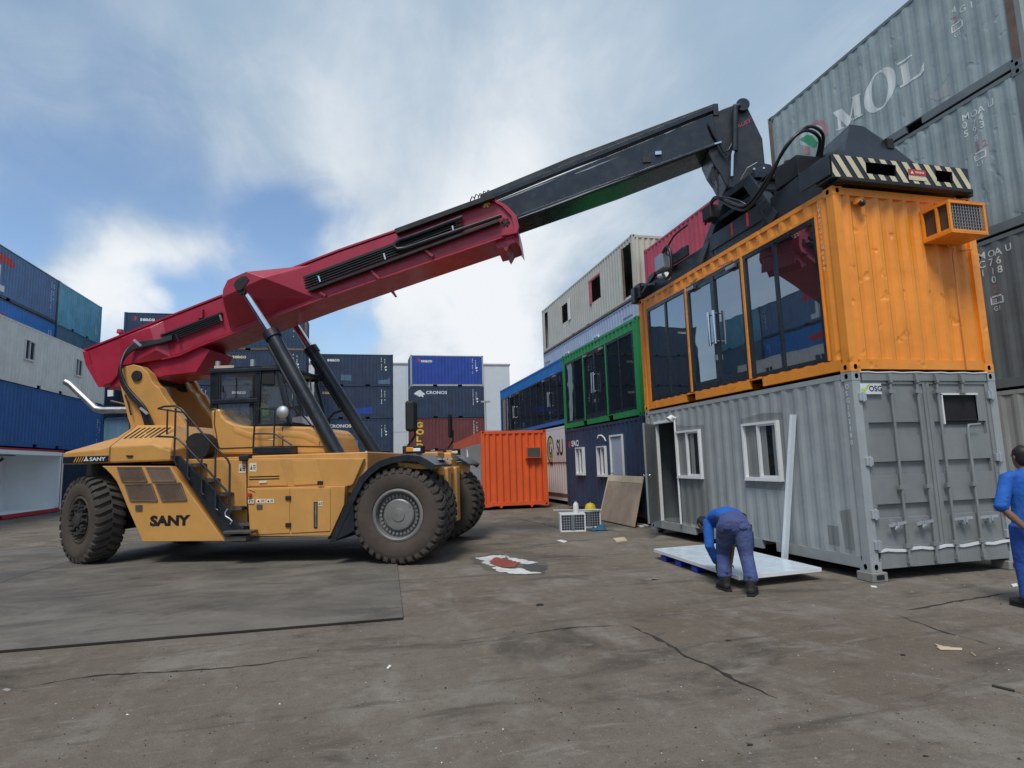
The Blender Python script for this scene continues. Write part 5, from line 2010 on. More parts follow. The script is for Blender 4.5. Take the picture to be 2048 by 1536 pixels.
# ---- lift cylinders
for side in (1, -1):
    S = Vector((1, side, 1))
    def W_(p):
        return Vector((p.x, p.y * side, p.z))
    p_top = W_(SV(488, 580, -.86))
    p_mid = W_(SV(541, 664, -.88))
    p_bot = W_(SV(703, 958, -1.12))
    ax = (p_bot - p_mid).normalized()
    mb = MB()
    mb.tube([p_mid, p_mid + ax * .16], .165, 20)
    mb.tube([p_mid + ax * .16, p_bot], .135, 20)
    mb.tube([p_bot - Vector((0, .16, 0)), p_bot + Vector((0, .16, 0))], .17, 16)
    cyl = mb.obj('lift_cylinder', 'machine_black', truck, smooth=40)
    cyl['label'] = 'near lift cylinder' if side == 1 else 'far lift cylinder'
    MB().tube([p_top, p_mid + ax * .02], .085, 18).obj('rod', 'chrome', cyl, smooth=40)
    MB().tube([p_top - Vector((0, .14, 0)), p_top + Vector((0, .14, 0))], .13, 16).obj('rod_eye', 'matt_black', cyl, smooth=40)
    # pipe along the barrel
    sd_ = ax.cross(Vector((0, 1, 0))).normalized() * .15
    a = p_mid + ax * .25 + sd_ * (-1 if sd_.x > 0 else 1) + Vector((0, -.05 * side, 0))
    b = p_mid + ax * 1.55 + sd_ * (-1 if sd_.x > 0 else 1) + Vector((0, -.05 * side, 0))
    MB().tube([a, b], .035, 8).obj('cylinder_pipe', 'machine_black', cyl, smooth=40)
    if side == 1:
        MB().bar(b + Vector((-.02, -.08, .05)), b + Vector((.03, -.08, -.12)), .05, .03, (0, 1, 0)).obj('pipe_clamp', 'chrome', cyl)
        rn = random.Random(3)
        c = SV(682, 938, -1.32)
        for k in range(4):
            P = [c + Vector((rn.uniform(-.12, .12), rn.uniform(-.03, .03), rn.uniform(-.1, .12))) for _ in range(4)]
            MB().tube(P, .012, 6).obj('fitting', 'galvanised', cyl, smooth=60)
        for k in range(3):
            P = [c + Vector((-.05 + .05 * math.cos(a_) * 2 - .12, -.02 * k, .09 * math.sin(a_) - .06)) for a_ in [i * .7 for i in range(8)]]
            MB().tube(P, .012, 6).obj('hose', 'hose', cyl, smooth=60)

# ---- cab
cb = -.88
base_pts = A3([(70, 470), (130, 458), (145, 500), (175, 535), (225, 560), (290, 572), (360, 577), (480, 574), (740, 578), (775, 605), (800, 640), (820, 700), (838, 762), (130, 762), (112, 700), (85, 690)])
cabbase = plate(base_pts, cb - .10, -cb, 'machine_yellow', 'cab_base', truck, .04)
q = SP(A3([(455, 637), (490, 637), (490, 668), (447, 668)]), cb - .103)
MB().prism(q, (0, -.003, 0)).obj('sticker', 'warm_white', cabbase)
# seams
for pl in ([(100, 462), (95, 560), (110, 640), (118, 700), (135, 724), (350, 716), (610, 708), (818, 712)], [(552, 580), (552, 706)]):
    P = SP(A3(pl), cb - .106)
    MB().tube(P, .010, 4).obj('panel_seam', 'matt_black', cabbase)
# side crease: a soft swelling along the panel
P = SP(A3([(230, 600), (330, 640), (440, 650), (560, 625), (700, 640), (800, 690)]), cb - .10)
mb = MB()
mb.loft([[p + Vector((0, .01, .10)), p + Vector((0, -.03, .0)), p + Vector((0, .01, -.09))] for p in P], closed=False, caps=False)
mb.obj('body_crease', 'machine_yellow', cabbase, smooth=80)
# frame posts
cabf = MB()
def post(pix, b, w=.07, d=.07):
    P = SP(A3(pix), b)
    for a, b_ in zip(P, P[1:]):
        cabf.bar(a, b_, w, d, (0, 1, 0))
TOPZ = SV(430, 741, cb).z
for b in (cb, -cb):
    ref = [Vector((SV(*A3([(x, y)])[0], cb).x, b, SV(*A3([(x, y)])[0], cb).z)) for x, y in ((95, 190), (95, 455), (395, 190), (375, 572), (515, 190), (600, 565), (545, 572))]
    cabf.bar(ref[0], ref[1], .14, .07, (0, 1, 0))
    cabf.bar(ref[2], ref[3], .12, .07, (0, 1, 0))
    cabf.bar(ref[4], ref[5], .07, .07, (0, 1, 0))
    xs0 = ref[0].x
    cabf.bar(Vector((ref[0].x - .07, b, TOPZ - .03)), Vector((ref[4].x + .1, b, TOPZ - .03)), .07, .14, (0, 1, 0))
    za = SV(*A3([(95, 415)])[0], cb).z
    cabf.bar(Vector((ref[0].x, b, za)), Vector((ref[2].x, b, za)), .08, .13, (0, 1, 0))
    cabf.bar(Vector((ref[2].x, b, ref[3].z)), Vector((ref[5].x, b, ref[3].z + .0)), .07, .06, (0, 1, 0))
    if b < 0:
        xa, xb, xf, zf, zbm = ref[0].x, ref[2].x, ref[4].x, za, ref[3].z
        xff = ref[5].x
cabf.box(xa - .05, xf + .1, cb + .04, -cb - .04, TOPZ - .02, TOPZ + .06)
for x, z0 in ((xa, zbm), (xff, zbm)):
    cabf.box(x - .03, x + .03, cb + .04, -cb - .04, z0 - .03, z0 + .05)
cab = cabf.obj('cab', 'machine_black', truck, bevel=.012)
def pane(P, name='pane', m='cab_glass', th=.006, par=cab):
    P = [Vector(p) for p in P]
    n_ = (P[1] - P[0]).cross(P[2] - P[0]).normalized() * th
    return MB().prism(P, n_).obj(name, m, par)
pane([(xa + .07, cb, zf + .07), (xb - .06, cb, zf + .07), (xb - .06, cb, TOPZ - .1), (xa + .07, cb, TOPZ - .1)])
lower = [Vector((SV(*A3([(x, y)])[0], cb).x, cb, SV(*A3([(x, y)])[0], cb).z)) for x, y in ((130, 440), (350, 440), (360, 572), (290, 568), (220, 553), (170, 525), (140, 485))]
pane(lower)
pane([(xb + .06, cb, zbm + .03), (xff - .03, cb, zbm + .03), (xf - .03, cb, TOPZ - .1), (xb + .06, cb, TOPZ - .1)])
pane([(xf, cb + .03, TOPZ - .1), (xff, cb + .03, zbm), (xff, -cb - .03, zbm), (xf, -cb - .03, TOPZ - .1)], 'windscreen')
pane([(xa + .07, -cb, zbm + .3), (xb - .06, -cb, zbm + .3), (xb - .06, -cb, TOPZ - .1), (xa + .07, -cb, TOPZ - .1)])
pane([(xb + .06, -cb, zbm + .03), (xff - .03, -cb, zbm + .03), (xf - .03, -cb, TOPZ - .1), (xb + .06, -cb, TOPZ - .1)])
pane([(xa, cb + .04, zf + .07), (xa, -cb - .04, zf + .07), (xa, -cb - .04, TOPZ - .08), (xa, cb + .04, TOPZ - .08)], 'rear_pane')
# door window frame
mb = MB()
for (x0, x1, y0, y1) in ((128, 140, 240, 400), (348, 362, 240, 400), (128, 362, 236, 248), (128, 362, 388, 404), (238, 246, 248, 388)):
    a = SV(*A3([(x0, y1)])[0], cb - .04)
    b = SV(*A3([(x1, y0)])[0], cb - .04)
    mb.box(a.x, b.x, cb - .055, cb - .03, a.z, b.z)
mb.obj('window_frame', 'matt_black', cab)
mb = MB()
for (x0, x1, y0, y1) in ((102, 398, 172, 236), (102, 127, 236, 432), (363, 398, 236, 432), (127, 363, 405, 432)):
    a = SV(*A3([(x0, y1)])[0], cb - .04)
    b = SV(*A3([(x1, y0)])[0], cb - .04)
    mb.box(a.x, b.x, cb - .048, cb - .034, a.z, b.z)
mb.obj('door_panel', 'machine_black', cab)
MB().tube([SV(u, v, .95) for u, v in ((657, 866), (658, 838), (668, 826), (690, 819), (700, 816))], .03, 8).obj('far_mirror_arm', 'matt_black', cab, smooth=60)
p = SV(*A3([(152, 330)])[0], cb - .06)
MB().box(p.x - .02, p.x + .02, cb - .09, cb - .05, p.z - .06, p.z + .06).obj('handle', 'matt_black', cab)
# things on the roof, sun screen, mirror, wipers
q = SP(A3([(95, 190), (225, 185), (225, 168), (95, 172)]), cb - .05)
MB().prism(q, (0, .04, 0)).obj('roof_label', 'pale_wood', cab)
for u in (352, 120):
    p = SV(*A3([(u, 165)])[0], cb + .1)
    MB().tube([(p.x, cb + .1, TOPZ + .05), (p.x, cb + .1, TOPZ + .2)], .05, 10).obj('work_lamp', 'galvanised', cab, smooth=40)
q = SP(A3([(410, 300), (495, 300), (495, 175), (410, 175)]), cb - .03)
MB().prism(q, (0, .3, 0)).obj('sun_screen', 'matt_black', cab, bevel=.02)
p = SV(*A3([(555, 482)])[0], cb - .2)
MB().tube([p + Vector((0, -.02 * i, 0)) for i in range(6)], [.115, .125, .12, .10, .07, .02], 18).obj('round_mirror', 'galvanised', cab, smooth=60)
tubeA3 = lambda pix, b, r, nm, m, par: MB().tube(SP(A3(pix), b), r, 8).obj(nm, m, par, smooth=50)
tubeA3([(545, 200), (580, 350), (600, 470)], cb + .3, .012, 'wiper', 'matt_black', cab)
tubeA3([(640, 470), (700, 520), (760, 590)], cb - .02, .016, 'wiper_arm', 'matt_black', cab)
tubeA3([(600, 215), (700, 225), (735, 255), (745, 400)], -cb - .1, .02, 'roof_rail', 'galvanised', cab)
q = SP(A3([(615, 520), (680, 505), (720, 565), (615, 562)]), -.3)
MB().prism(q, (0, .6, 0)).obj('instrument_hood', 'white_paint', cab, bevel=.01)
# ladder rail beside the cab
rail(A3([(355, 720), (368, 500), (385, 468), (415, 458), (490, 458)]), cb - .28, .018)
rail(A3([(355, 626), (500, 626), (612, 700)]), cb - .28, .016)
rail(A3([(500, 460), (492, 715)]), cb - .28, .016)
q = SP(A3([(348, 715), (612, 712), (612, 758), (348, 760)]), cb - .34)
MB().prism(q, (0, .25, 0)).obj('cab_step', 'machine_black', truck, bevel=.01)
q = SP(A3([(255, 770), (330, 765), (318, 805), (255, 808)]), -1.72)
MB().prism(q, (0, .3, 0)).obj('filler_cap', 'matt_black', truck, bevel=.02)
# seat, wheel inside
mb = MB()
sx = (xa + xb) / 2 + .25
mb.box(sx - .28, sx + .28, -.28, .28, zbm + .0, zbm + .16)
mb.box(sx - .34, sx - .2, -.26, .26, zbm + .16, zbm + .8)
mb.obj('driver_seat', 'matt_black', cab, bevel=.04)
mb = MB()
c = Vector((sx + .62, 0, zbm + .42))
mb.tube([c + Vector((.06 * math.cos(i * .314) * -1, .2 * math.sin(i * .314), .19 * math.cos(i * .314))) for i in range(21)], .018, 6)
mb.tube([c, c + Vector((.15, 0, -.4))], .03, 8)
mb.obj('steering_wheel', 'matt_black', cab, smooth=60)
for pl in ([(245, 465), (262, 458), (272, 500)], [(300, 480), (330, 520)]):
    tubeA3(pl, -.5, .014, 'lever', 'matt_black', cab)
MB().box(xa, xff, cb + .05, -cb - .05, zbm - .45, zbm - .40).obj('cab_floor', 'matt_black', cab)

# ---- exhaust
P = [SV(u, v, -.7) for u, v in ((300, 820), (255, 820), (205, 820.5), (192, 818), (184, 810), (140, 768), (132, 764))]
mb = MB()
mb.tube(P, .07, 16)
ex = mb.obj('exhaust_pipe', 'brushed_steel', truck, smooth=45)
d_ = (P[-1] - P[-3]).normalized()
MB().tube([P[-1], P[-1] + d_ * .012], .055, 14).obj('pipe_mouth', 'void_black', ex)
# bits left of the tower
q = SP([(215, 780), (226, 780), (226, 792), (215, 793)], -.6)
MB().prism(q, (0, .03, 0)).obj('work_lamp', 'white_paint', truck)
rail([(222, 802), (240, 806), (262, 812)], -.6, .02, 'bracket', 'brown_rust')
rail([(250, 790), (256, 805), (262, 830)], -.9, .016, 'bracket', 'matt_black')
P = [SV(u, v, -.62) for u, v in ((206, 836), (258, 833), (258, 905), (204, 905))]
MB().prism(P, (0, 1.2, 0)).obj('air_tank', 'steel_blue_paint', truck, bevel=.05)

# ---- mudguards, front frame, lamps, mirrors
for side in (1, -1):
    def Y(b): return b * side
    outer = [(659, 1086), (687, 1017), (702, 985), (718, 955), (737, 936), (759, 921), (785, 912.5), (815, 908.5), (840, 911), (859, 922), (872, 930)]
    P = SP(outer, -2.12)
    C_ = Vector((0, 0, .82))
    secs = []
    for i, p in enumerate(P):
        r_ = (Vector((p.x, 0, p.z)) - C_)
        k = .045 / r_.length
        inn = Vector((p.x, 0, p.z)) - r_ * k
        lip = Vector((p.x, 0, p.z)) - r_ * (k * 2.6)
        secs.append([Vector((p.x, Y(-2.12), p.z)), Vector((p.x, Y(-.85), p.z)), Vector((inn.x, Y(-.85), inn.z)), Vector((inn.x, Y(-2.08), inn.z)), Vector((lip.x, Y(-2.08), lip.z)), Vector((lip.x, Y(-2.12), lip.z))])
    MB().loft(secs).obj('mudguard', 'machine_black', truck, bevel=.008)
    fl = SP([(659, 1086), (708, 1062), (706, 1000), (694, 1003), (687, 1017)], -2.11)
    MB().prism([Vector((p.x, Y(p.y), p.z)) for p in fl], (0, Y(1.2), 0)).obj('mud_flap', 'machine_black', truck)
mb = MB()
fx = SV(872, 915, -1.0).x
mb.box(fx - .75, fx + .05, -.95, .95, 1.45, 1.62)
mb.box(.35, fx + .12, -.55, -.25, .5, 1.6)
mb.box(.35, fx + .12, .25, .55, .5, 1.6)
mb.box(.1, fx, -.85, -.3, 1.62, 1.9)
mb.box(.1, fx, .3, .85, 1.62, 1.9)
mb.obj('front_frame', 'machine_yellow', truck, bevel=.03)
mb = MB()
mb.hull([(fx - .45, -1.95, 1.72), (fx + .05, -1.95, 1.66), (fx - .45, -.95, 1.74), (fx + .05, -.95, 1.68), (fx - .4, -1.95, 1.62), (fx + .02, -1.95, 1.58), (fx - .4, -.95, 1.64), (fx + .02, -.95, 1.58)])
mb.obj('front_guard', 'machine_yellow', truck, bevel=.015)
mb = MB()
mb.hull([(fx - .45, 1.95, 1.72), (fx + .05, 1.95, 1.66), (fx - .45, .95, 1.74), (fx + .05, .95, 1.68), (fx - .4, 1.95, 1.62), (fx + .02, 1.95, 1.58), (fx - .4, .95, 1.64), (fx + .02, .95, 1.58)])
mb.obj('front_guard', 'machine_yellow', truck, bevel=.015)
for side in (1, -1):
    b = -1.55 * side
    x = SV(825, 905, -1.55).x
    zg = SV(825, 905, -1.55).z
    mb = MB()
    mb.box(x - .15, x + .2, b - .12, b + .12, zg - .02, zg + .12)
    la = mb.obj('lamp_cluster', 'matt_black', truck, bevel=.015)
    MB().box(x - .08, x + .05, b - .135, b + .13, zg + .01, zg + .09).obj('indicator', 'amber', la, bevel=.01)
    MB().box(x + .02, x + .18, b - .13, b + .125, zg + .012, zg + .07).obj('headlight', 'lamp_glass', la, bevel=.01)
    m = MB()
    m.tube([(x - .1, b, zg + .1), (x + .05, b, zg + .3), (x + .06, b - .02, zg + .55)], .02, 8)
    mi = m.obj('mirror_arm', 'matt_black', truck, smooth=50)
    zc = SV(817, 833, -1.55).z
    MB().box(x - .09 * (1 if side == 1 else .35), x + .08 * (1 if side == 1 else .35), b - .16, b + .10, zc - .27, zc + .27).obj('mirror', 'matt_black', mi, bevel=.04)
mb = MB()
for i in range(6):
    x = .25 + i * .1
    mb.box(x, x + .08, -1.45, -.95, 1.735, 1.765)
mb.obj('step_grating', 'galvanised', truck)
# far front member standing up behind the tyres
mb = MB()
mb.box(.2, .5, 1.0, 1.9, 1.0, 1.7)
mb.obj('axle_bracket', 'machine_yellow', truck, bevel=.02)

# ---- wheels
def tyre_mesh(Rr, w, lugs, lug_d=.055, front=True):
    mb = MB()
    h = w / 2
    prof = [(Rr * .52, -h * .70), (Rr * .56, -h * .88), (Rr * .66, -h * 1.0), (Rr * .80, -h * 1.0), (Rr * .885, -h * .93), (Rr * .935, -h * .80), (Rr - lug_d, -h * .55), (Rr - lug_d, 0)]
    prof = prof + [(r, -y) for r, y in prof[::-1][1:]]
    mb.lathe(prof, 64, 0)
    for i in range(lugs):
        for sgn in (-1, 1):
            a0 = 2 * math.pi * (i + (.5 if sgn > 0 else 0)) / lugs
            da = math.pi / lugs * .62
            sk = 2 * math.pi / lugs * .55
            # a bar-shaped lug: from the shoulder in to past the centre line, skewed
            secs = []
            for (yy, r0, r1, sh) in ((h * 1.0, Rr * .862, Rr * .90, 0), (h * .96, Rr * .87, Rr * .955, 0.0), (h * .80, Rr * .9, Rr * .99, .05), (h * .45, Rr - lug_d - .02, Rr, .45), (-h * .02, Rr - lug_d - .02, Rr, 1.0)):
                a = a0 + sk * sh
                secs.append([(r * math.cos(a + e), sgn * yy, r * math.sin(a + e)) for r, e in ((r0, -da), (r0, da), (r1, da * .86), (r1, -da * .86))])
            mb.loft(secs, 1)
    return mb.mesh('tyre', ['tyre_wall', 'tyre_tread'], 30)


def rim_mesh(Rr, w, m):
    h = w / 2
    mb = MB()
    mb.lathe([(Rr * .54, -h * .78), (Rr * .54, -h * .86), (Rr * .50, -h * .90), (Rr * .475, -h * .86), (Rr * .455, -h * .60), (Rr * .45, -h * .40), (Rr * .33, -h * .36), (Rr * .325, -h * .62), (Rr * .30, -h * .68), (Rr * .14, -h * .70), (Rr * .13, -h * .76), (Rr * .001, -h * .78)], 40)
    return mb.mesh('rim', m, 30)


def nuts_mesh(Rr, w, n, rr, y0, y1, s=.021):
    mb = MB()
    h = w / 2
    for i in range(n):
        a = 2 * math.pi * i / n
        c = Vector((math.cos(a) * Rr * rr, 0, math.sin(a) * Rr * rr))
        mb.tube([c + Vector((0, y0 * h, 0)), c + Vector((0, y1 * h, 0))], s, 6)
    return mb.mesh('wheel_nuts', 'rim_grey')


TR, TW = .815, .50
tm = tyre_mesh(TR, TW, 34)
rm = rim_mesh(TR, TW, 'rim_grey')
nm_ = nuts_mesh(TR, TW, 30, .39, -.3, -.58, .026)
tmr = tyre_mesh(TR, .52, 30)
rmr = rim_mesh(TR, .52, 'tyre_wall')
def rear_hub():
    mb = MB()
    for i in range(16):
        a = 2 * math.pi * i / 16
        c = Vector((math.cos(a) * .27, -.2, math.sin(a) * .27))
        mb.tube([c, c + Vector((0, -.09, 0))], .03, 6)
        d_ = Vector((math.cos(a), 0, math.sin(a)))
        if i % 2 == 0:
            mb.bar(Vector((0, -.22, 0)) + d_ * .14, Vector((0, -.20, 0)) + d_ * .34, .06, .06, (0, 1, 0))
    mb.tube([(0, -.15, 0), (0, -.26, 0), (0, -.28, 0)], [.14, .13, .08], 14)
    return mb.mesh('hub', 'rubber')
hubm = rear_hub()
ZC = .80 + PLATE_Z


def wheel(a, b, flip, rear=False, rot=0.0, spin=0.0, nuts=True):
    o = link_mesh('wheel', tmr if rear else tm, truck, (a, b, ZC - (.0 if rear else 0)), (0, 0, rot + (math.pi if flip else 0)))
    link_mesh('rim', rmr if rear else rm, o)
    if rear:
        link_mesh('hub', hubm, o)
    elif nuts:
        link_mesh('wheel_nuts', nm_, o)
    return o


wheel(0, -2.07 + TW / 2, False)
wheel(0, -2.07 + TW * 1.5 + .12, False, nuts=False)
wheel(0, 2.07 - TW / 2, True)
wheel(0, 2.07 - TW * 1.5 - .12, True, nuts=False)
AR = SV(160, 1040, -1.65).x
STEER = rad(-26)
wheel(AR + .05, -1.42, False, True, STEER)
wheel(AR + .05, 1.42, True, True, STEER)
mb = MB()
mb.box(AR - .12, AR + .2, -1.3, 1.3, .62, .98)
mb.obj('rear_axle', 'matt_black', truck)
for side in (1, -1):
    MB().box(AR - .55, AR + .75, (-.95 if side == 1 else .55), (-.55 if side == 1 else .95), 1.35, 1.9).obj('wheel_well', 'matt_black', truck)

# ------------------------------------------------------------------ lifting frame (hangs from the boom head, part of the truck)
inv = Matrix.Rotation(TH, 3, 'Z')          # world -> truck axes
LZ = oz0 + GH + .012                        # top of the orange container
def LW(x, y, z):
    """container axes (x across, y along, z above its roof) -> truck coordinates"""
    return inv @ (Vector((CX + x, CY + y, LZ + z)) - TO)


class LF(MB):
    def bx(self, x0, x1, y0, y1, z0, z1, m=0):
        return self.prism([LW(x0, y0, z0), LW(x1, y0, z0), LW(x1, y1, z0), LW(x0, y1, z0)], (0, 0, z1 - z0), m)


def lobj(mb_, name, m, par, **k):
    return mb_.obj(name, m, par, **k)


mb = LF()
for x in (.18, 1.86):
    mb.bx(x, x + .40, .25, 5.85, .06, .40)
mb.bx(.58, 1.86, 2.3, 3.75, .08, .42)
spreader = mb.obj('lifting_frame', 'machine_black', truck, bevel=.012)
# near end beam with window slots
mb = LF()
y0, y1 = -.10, .22
zt_, zb_ = .40, .06
W0, W1 = -.06, 2.33
slots = [(.50, 1.02, .16, .33), (1.72, 2.02, .15, .32)]
xs = [W0] + [v for s in slots for v in s[:2]] + [W1]
for i in range(0, len(xs) - 1):
    a, b = xs[i], xs[i + 1]
    if i % 2 == 0:
        mb.bx(a, b, y0, y0 + .04, zb_, zt_)
    else:
        s = slots[i // 2]
        mb.bx(a, b, y0, y0 + .04, zb_, s[2])
        mb.bx(a, b, y0, y0 + .04, s[3], zt_)
mb.bx(W0, W1, y0 + .041, y1, zt_ - .04, zt_ - .001)
mb.bx(W0, W1, y0 + .041, y1, zb_ + .001, zb_ + .03)
mb.bx(W0, W1, y1 - .03, y1, zb_ + .031, zt_ - .041)
for x in (W0, W1 - .05):
    mb.bx(x, x + .05, y0 + .041, y1 - .031, zb_ + .031, zt_ - .041)
eb = mb.obj('end_beam', 'machine_black', spreader, bevel=.004)
eb['label'] = 'near end beam with cream warning stripes'
mb = LF()
mb.bx(.02, 2.30, y0 - .06, y0 + .06, .0, .055)
for x in (.03, 2.28):
    mb.bx(x, x + .12, y0 + .02, y0 + .2, -.01, .06)
mb.obj('end_lip', 'matt_black', spreader, bevel=.006)
# stripes: slanted cream bars cut round the slots
def clip_rect(poly, x0, x1, z0, z1):
    def cl(pts, f, inter):
        out = []
        for i in range(len(pts)):
            a, b = pts[i], pts[(i + 1) % len(pts)]
            fa, fb = f(a), f(b)
            if fa:
                out.append(a)
            if fa != fb:
                out.append(inter(a, b))
        return out
    def ix(c):
        return lambda a, b: (c, a[1] + (b[1] - a[1]) * (c - a[0]) / (b[0] - a[0]))
    def iz(c):
        return lambda a, b: (a[0] + (b[0] - a[0]) * (c - a[1]) / (b[1] - a[1]), c)
    for f, it in ((lambda p: p[0] >= x0, ix(x0)), (lambda p: p[0] <= x1, ix(x1)), (lambda p: p[1] >= z0, iz(z0)), (lambda p: p[1] <= z1, iz(z1))):
        if poly:
            poly = cl(poly, f, it)
    return poly
for k in range(13):
    xb = W0 - .16 + k * .192
    bar = [(xb + .20, zb_ + .01), (xb + .295, zb_ + .01), (xb + .095, zt_ - .01), (xb, zt_ - .01)]
    polys = []
    for (a, b, c, d) in ((W0, slots[0][0], 0, 1), (slots[0][0], slots[0][1], 0, slots[0][2]), (slots[0][0], slots[0][1], slots[0][3], 1), (slots[0][1], slots[1][0], 0, 1),
                         (slots[1][0], slots[1][1], 0, slots[1][2]), (slots[1][0], slots[1][1], slots[1][3], 1), (slots[1][1], W1, 0, 1)):
        pc = clip_rect(list(bar), a, b, c, d)
        if pc and len(pc) > 2:
            polys.append(pc)
    for pc in polys:
        MB().prism([LW(x, y0 - .002, z) for x, z in pc], LW(0, -.004, 0) - LW(0, 0, 0)).obj('warning_stripe', 'stripe_cream', eb)
mb = MB()
mb.prism([LW(x, y0 - .008, z) for x, z in ((1.22, .13), (1.52, .13), (1.52, .29), (1.22, .29))], LW(0, -.004, 0) - LW(0, 0, 0))
lb_ = mb.obj('warning_label', 'stripe_cream', eb)
mb = MB()
mb.prism([LW(x, y0 - .0135, z) for x, z in ((1.22, .20), (1.52, .20), (1.52, .29), (1.22, .29))], LW(0, -.003, 0) - LW(0, 0, 0))
mb.obj('label_header', 'letter_red', lb_)
mb = MB()
mb.add([LW(x, y0 - .018, z) for x, z in ((1.25, .222), (1.31, .222), (1.28, .272))], [(0, 1, 2)])
for k in range(6):
    mb.add([LW(x, y0 - .018, z) for x, z in ((1.34 + k * .026, .235), (1.358 + k * .026, .235), (1.358 + k * .026, .26), (1.34 + k * .026, .26))], [(0, 1, 2, 3)])
mb.obj('print', 'warm_white', lb_)
# side guards of the end beam and the gusset pyramid
mb = LF()
mb.bx(W0 - .03, W0 - .002, -.08, .5, .10, .39)
mb.obj('side_guard', 'machine_black', spreader, bevel=.01)
mb = MB()
mb.hull([LW(x, y, z) for x, y, z in ((.42, .23, .40), (2.08, .23, .40), (1.05, .62, 1.38), (1.27, .62, 1.38), (1.74, .62, 1.14), (.75, 1.7, .95), (1.7, 1.7, .75), (.5, 2.2, .42), (1.95, 2.2, .42))])
gus = mb.obj('gusset', 'machine_black', spreader, bevel=.02)
mb = LF()
mb.bx(1.50, 1.62, .42, .50, .92, 1.08)
mb.obj('lifting_eye', 'matt_black', spreader)
# telescopic arm up to the turntable
mb = MB()
mb.hull([LW(x, y, z) for x, y, z in ((.25, .3, .42), (.85, .3, .42), (.25, 1.7, .42), (.85, 1.7, .42), (.25, .4, .60), (.85, .4, .60), (.25, 1.7, .50), (.85, 1.7, .50))])
mb.hull([LW(x, y, z) for x, y, z in ((.14, .3, .05), (.175, .3, .05), (.14, 1.45, .02), (.175, 1.45, .02), (.14, .3, .56), (.175, .3, .56), (.14, 1.45, .46), (.175, 1.45, .46))])
mb.obj('side_plate', 'machine_black', spreader, bevel=.01)
# tower carrying the turntable: splayed legs with slotted plates between
C0 = Vector((1.22, 3.05, 0))
mb = LF()
tops = 1.12
for sx in (.16, 2.2):
    for (yb, yt) in ((1.36, 2.18), (3.58, 2.92)):
        a = LW(sx + .04, yb, .06)
        b = LW(sx + (.22 if sx < 1 else -.22), yt, tops)
        MB().bar(a, b, .20, .22, (TD.y, 1, 0)).obj('tower_leg', 'machine_black', spreader, bevel=.01)
for sx in (.16, 2.26):
    mb = LF()
    mb.bx(sx, sx + .05, 1.45, 3.50, .03, .10)
    mb.bx(sx, sx + .05, 1.55, 3.42, .20, .50)
    mb.bx(sx, sx + .05, 1.45, 1.72, .10, .20)
    mb.bx(sx, sx + .05, 3.20, 3.48, .10, .20)
    sp_o = mb.obj('slotted_plate', 'machine_black', spreader, bevel=.008)
    if sx < 1:
        for yy in (2.05, 2.50):
            mb = LF()
            mb.bx(sx - .006, sx - .001, yy, yy + .06, .24, .48)
            mb.obj('marking', 'letter_red', sp_o)
mb = LF()
mb.bx(.25, 2.15, 1.75, 3.2, .72, .80)
mb.bx(.30, 2.1, 1.95, 3.1, 1.08, 1.22)
mb.obj('turntable_frame', 'machine_black', spreader, bevel=.015)
mb = LF()
mb.obj('drive_housing', 'matt_black', spreader, bevel=.02) if False else None
mb = LF()
mb.bx(.45, 1.95, 1.7, 3.25, .4201, .715)
mb.obj('drive_housing', 'matt_black', spreader, bevel=.02)
mb = LF()
mb.bx(.5, 1.85, 2.0, 3.0, .805, 1.075)
mb.obj('drive_housing', 'matt_black', spreader, bevel=.02)
mb = LF()
n_ = 24
c = LW(1.22, 2.55, 0)
mb.tube([(c.x, c.y, LW(0, 0, 1.22).z), (c.x, c.y, LW(0, 0, 1.32).z)], .62, n_)
mb.tube([(c.x, c.y, LW(0, 0, 1.32).z), (c.x, c.y, LW(0, 0, 1.42).z)], .50, n_)
mb.obj('turntable', 'matt_black', spreader, smooth=40)
zz0 = LW(0, 0, 1.42).z
hp = SV(1513, 352, -.3)
mb = MB()
hub_c = Vector((hp.x - .1, 0, zz0))
for yy in (-.42, .36):
    mb.prism([Vector((hp.x - .55, yy, zz0 - .05)), Vector((hp.x + .5, yy, zz0 - .05)), Vector((hp.x + .25, yy, hp.z + .16)), Vector((hp.x, yy, hp.z + .24)), Vector((hp.x - .2, yy, hp.z + .14))], (0, .06, 0))
mb.obj('head_yoke', 'machine_black', spreader, bevel=.015)
mb = MB()
mb.tube([(hp.x, -.48, hp.z), (hp.x, .46, hp.z)], .12, 16)
yk = mb.obj('yoke_pin', 'gloss_black', spreader, smooth=40)
mb = MB()
for dx in (-.09, .09):
    mb.tube([(hp.x + dx, -.47, hp.z + .06), (hp.x + dx, -.50, hp.z + .06)], .022, 8)
mb.obj('pin_bolt', 'chrome', spreader)
# damper arm plate at the foot of the damper
q = SP(A7([(765, 690), (800, 672), (870, 690), (930, 700), (1040, 640), (1100, 665), (1170, 715), (1000, 745), (760, 745)]), -.47)
MB().prism(q, (0, .05, 0)).obj('arm_plate', 'machine_black', spreader, bevel=.008)
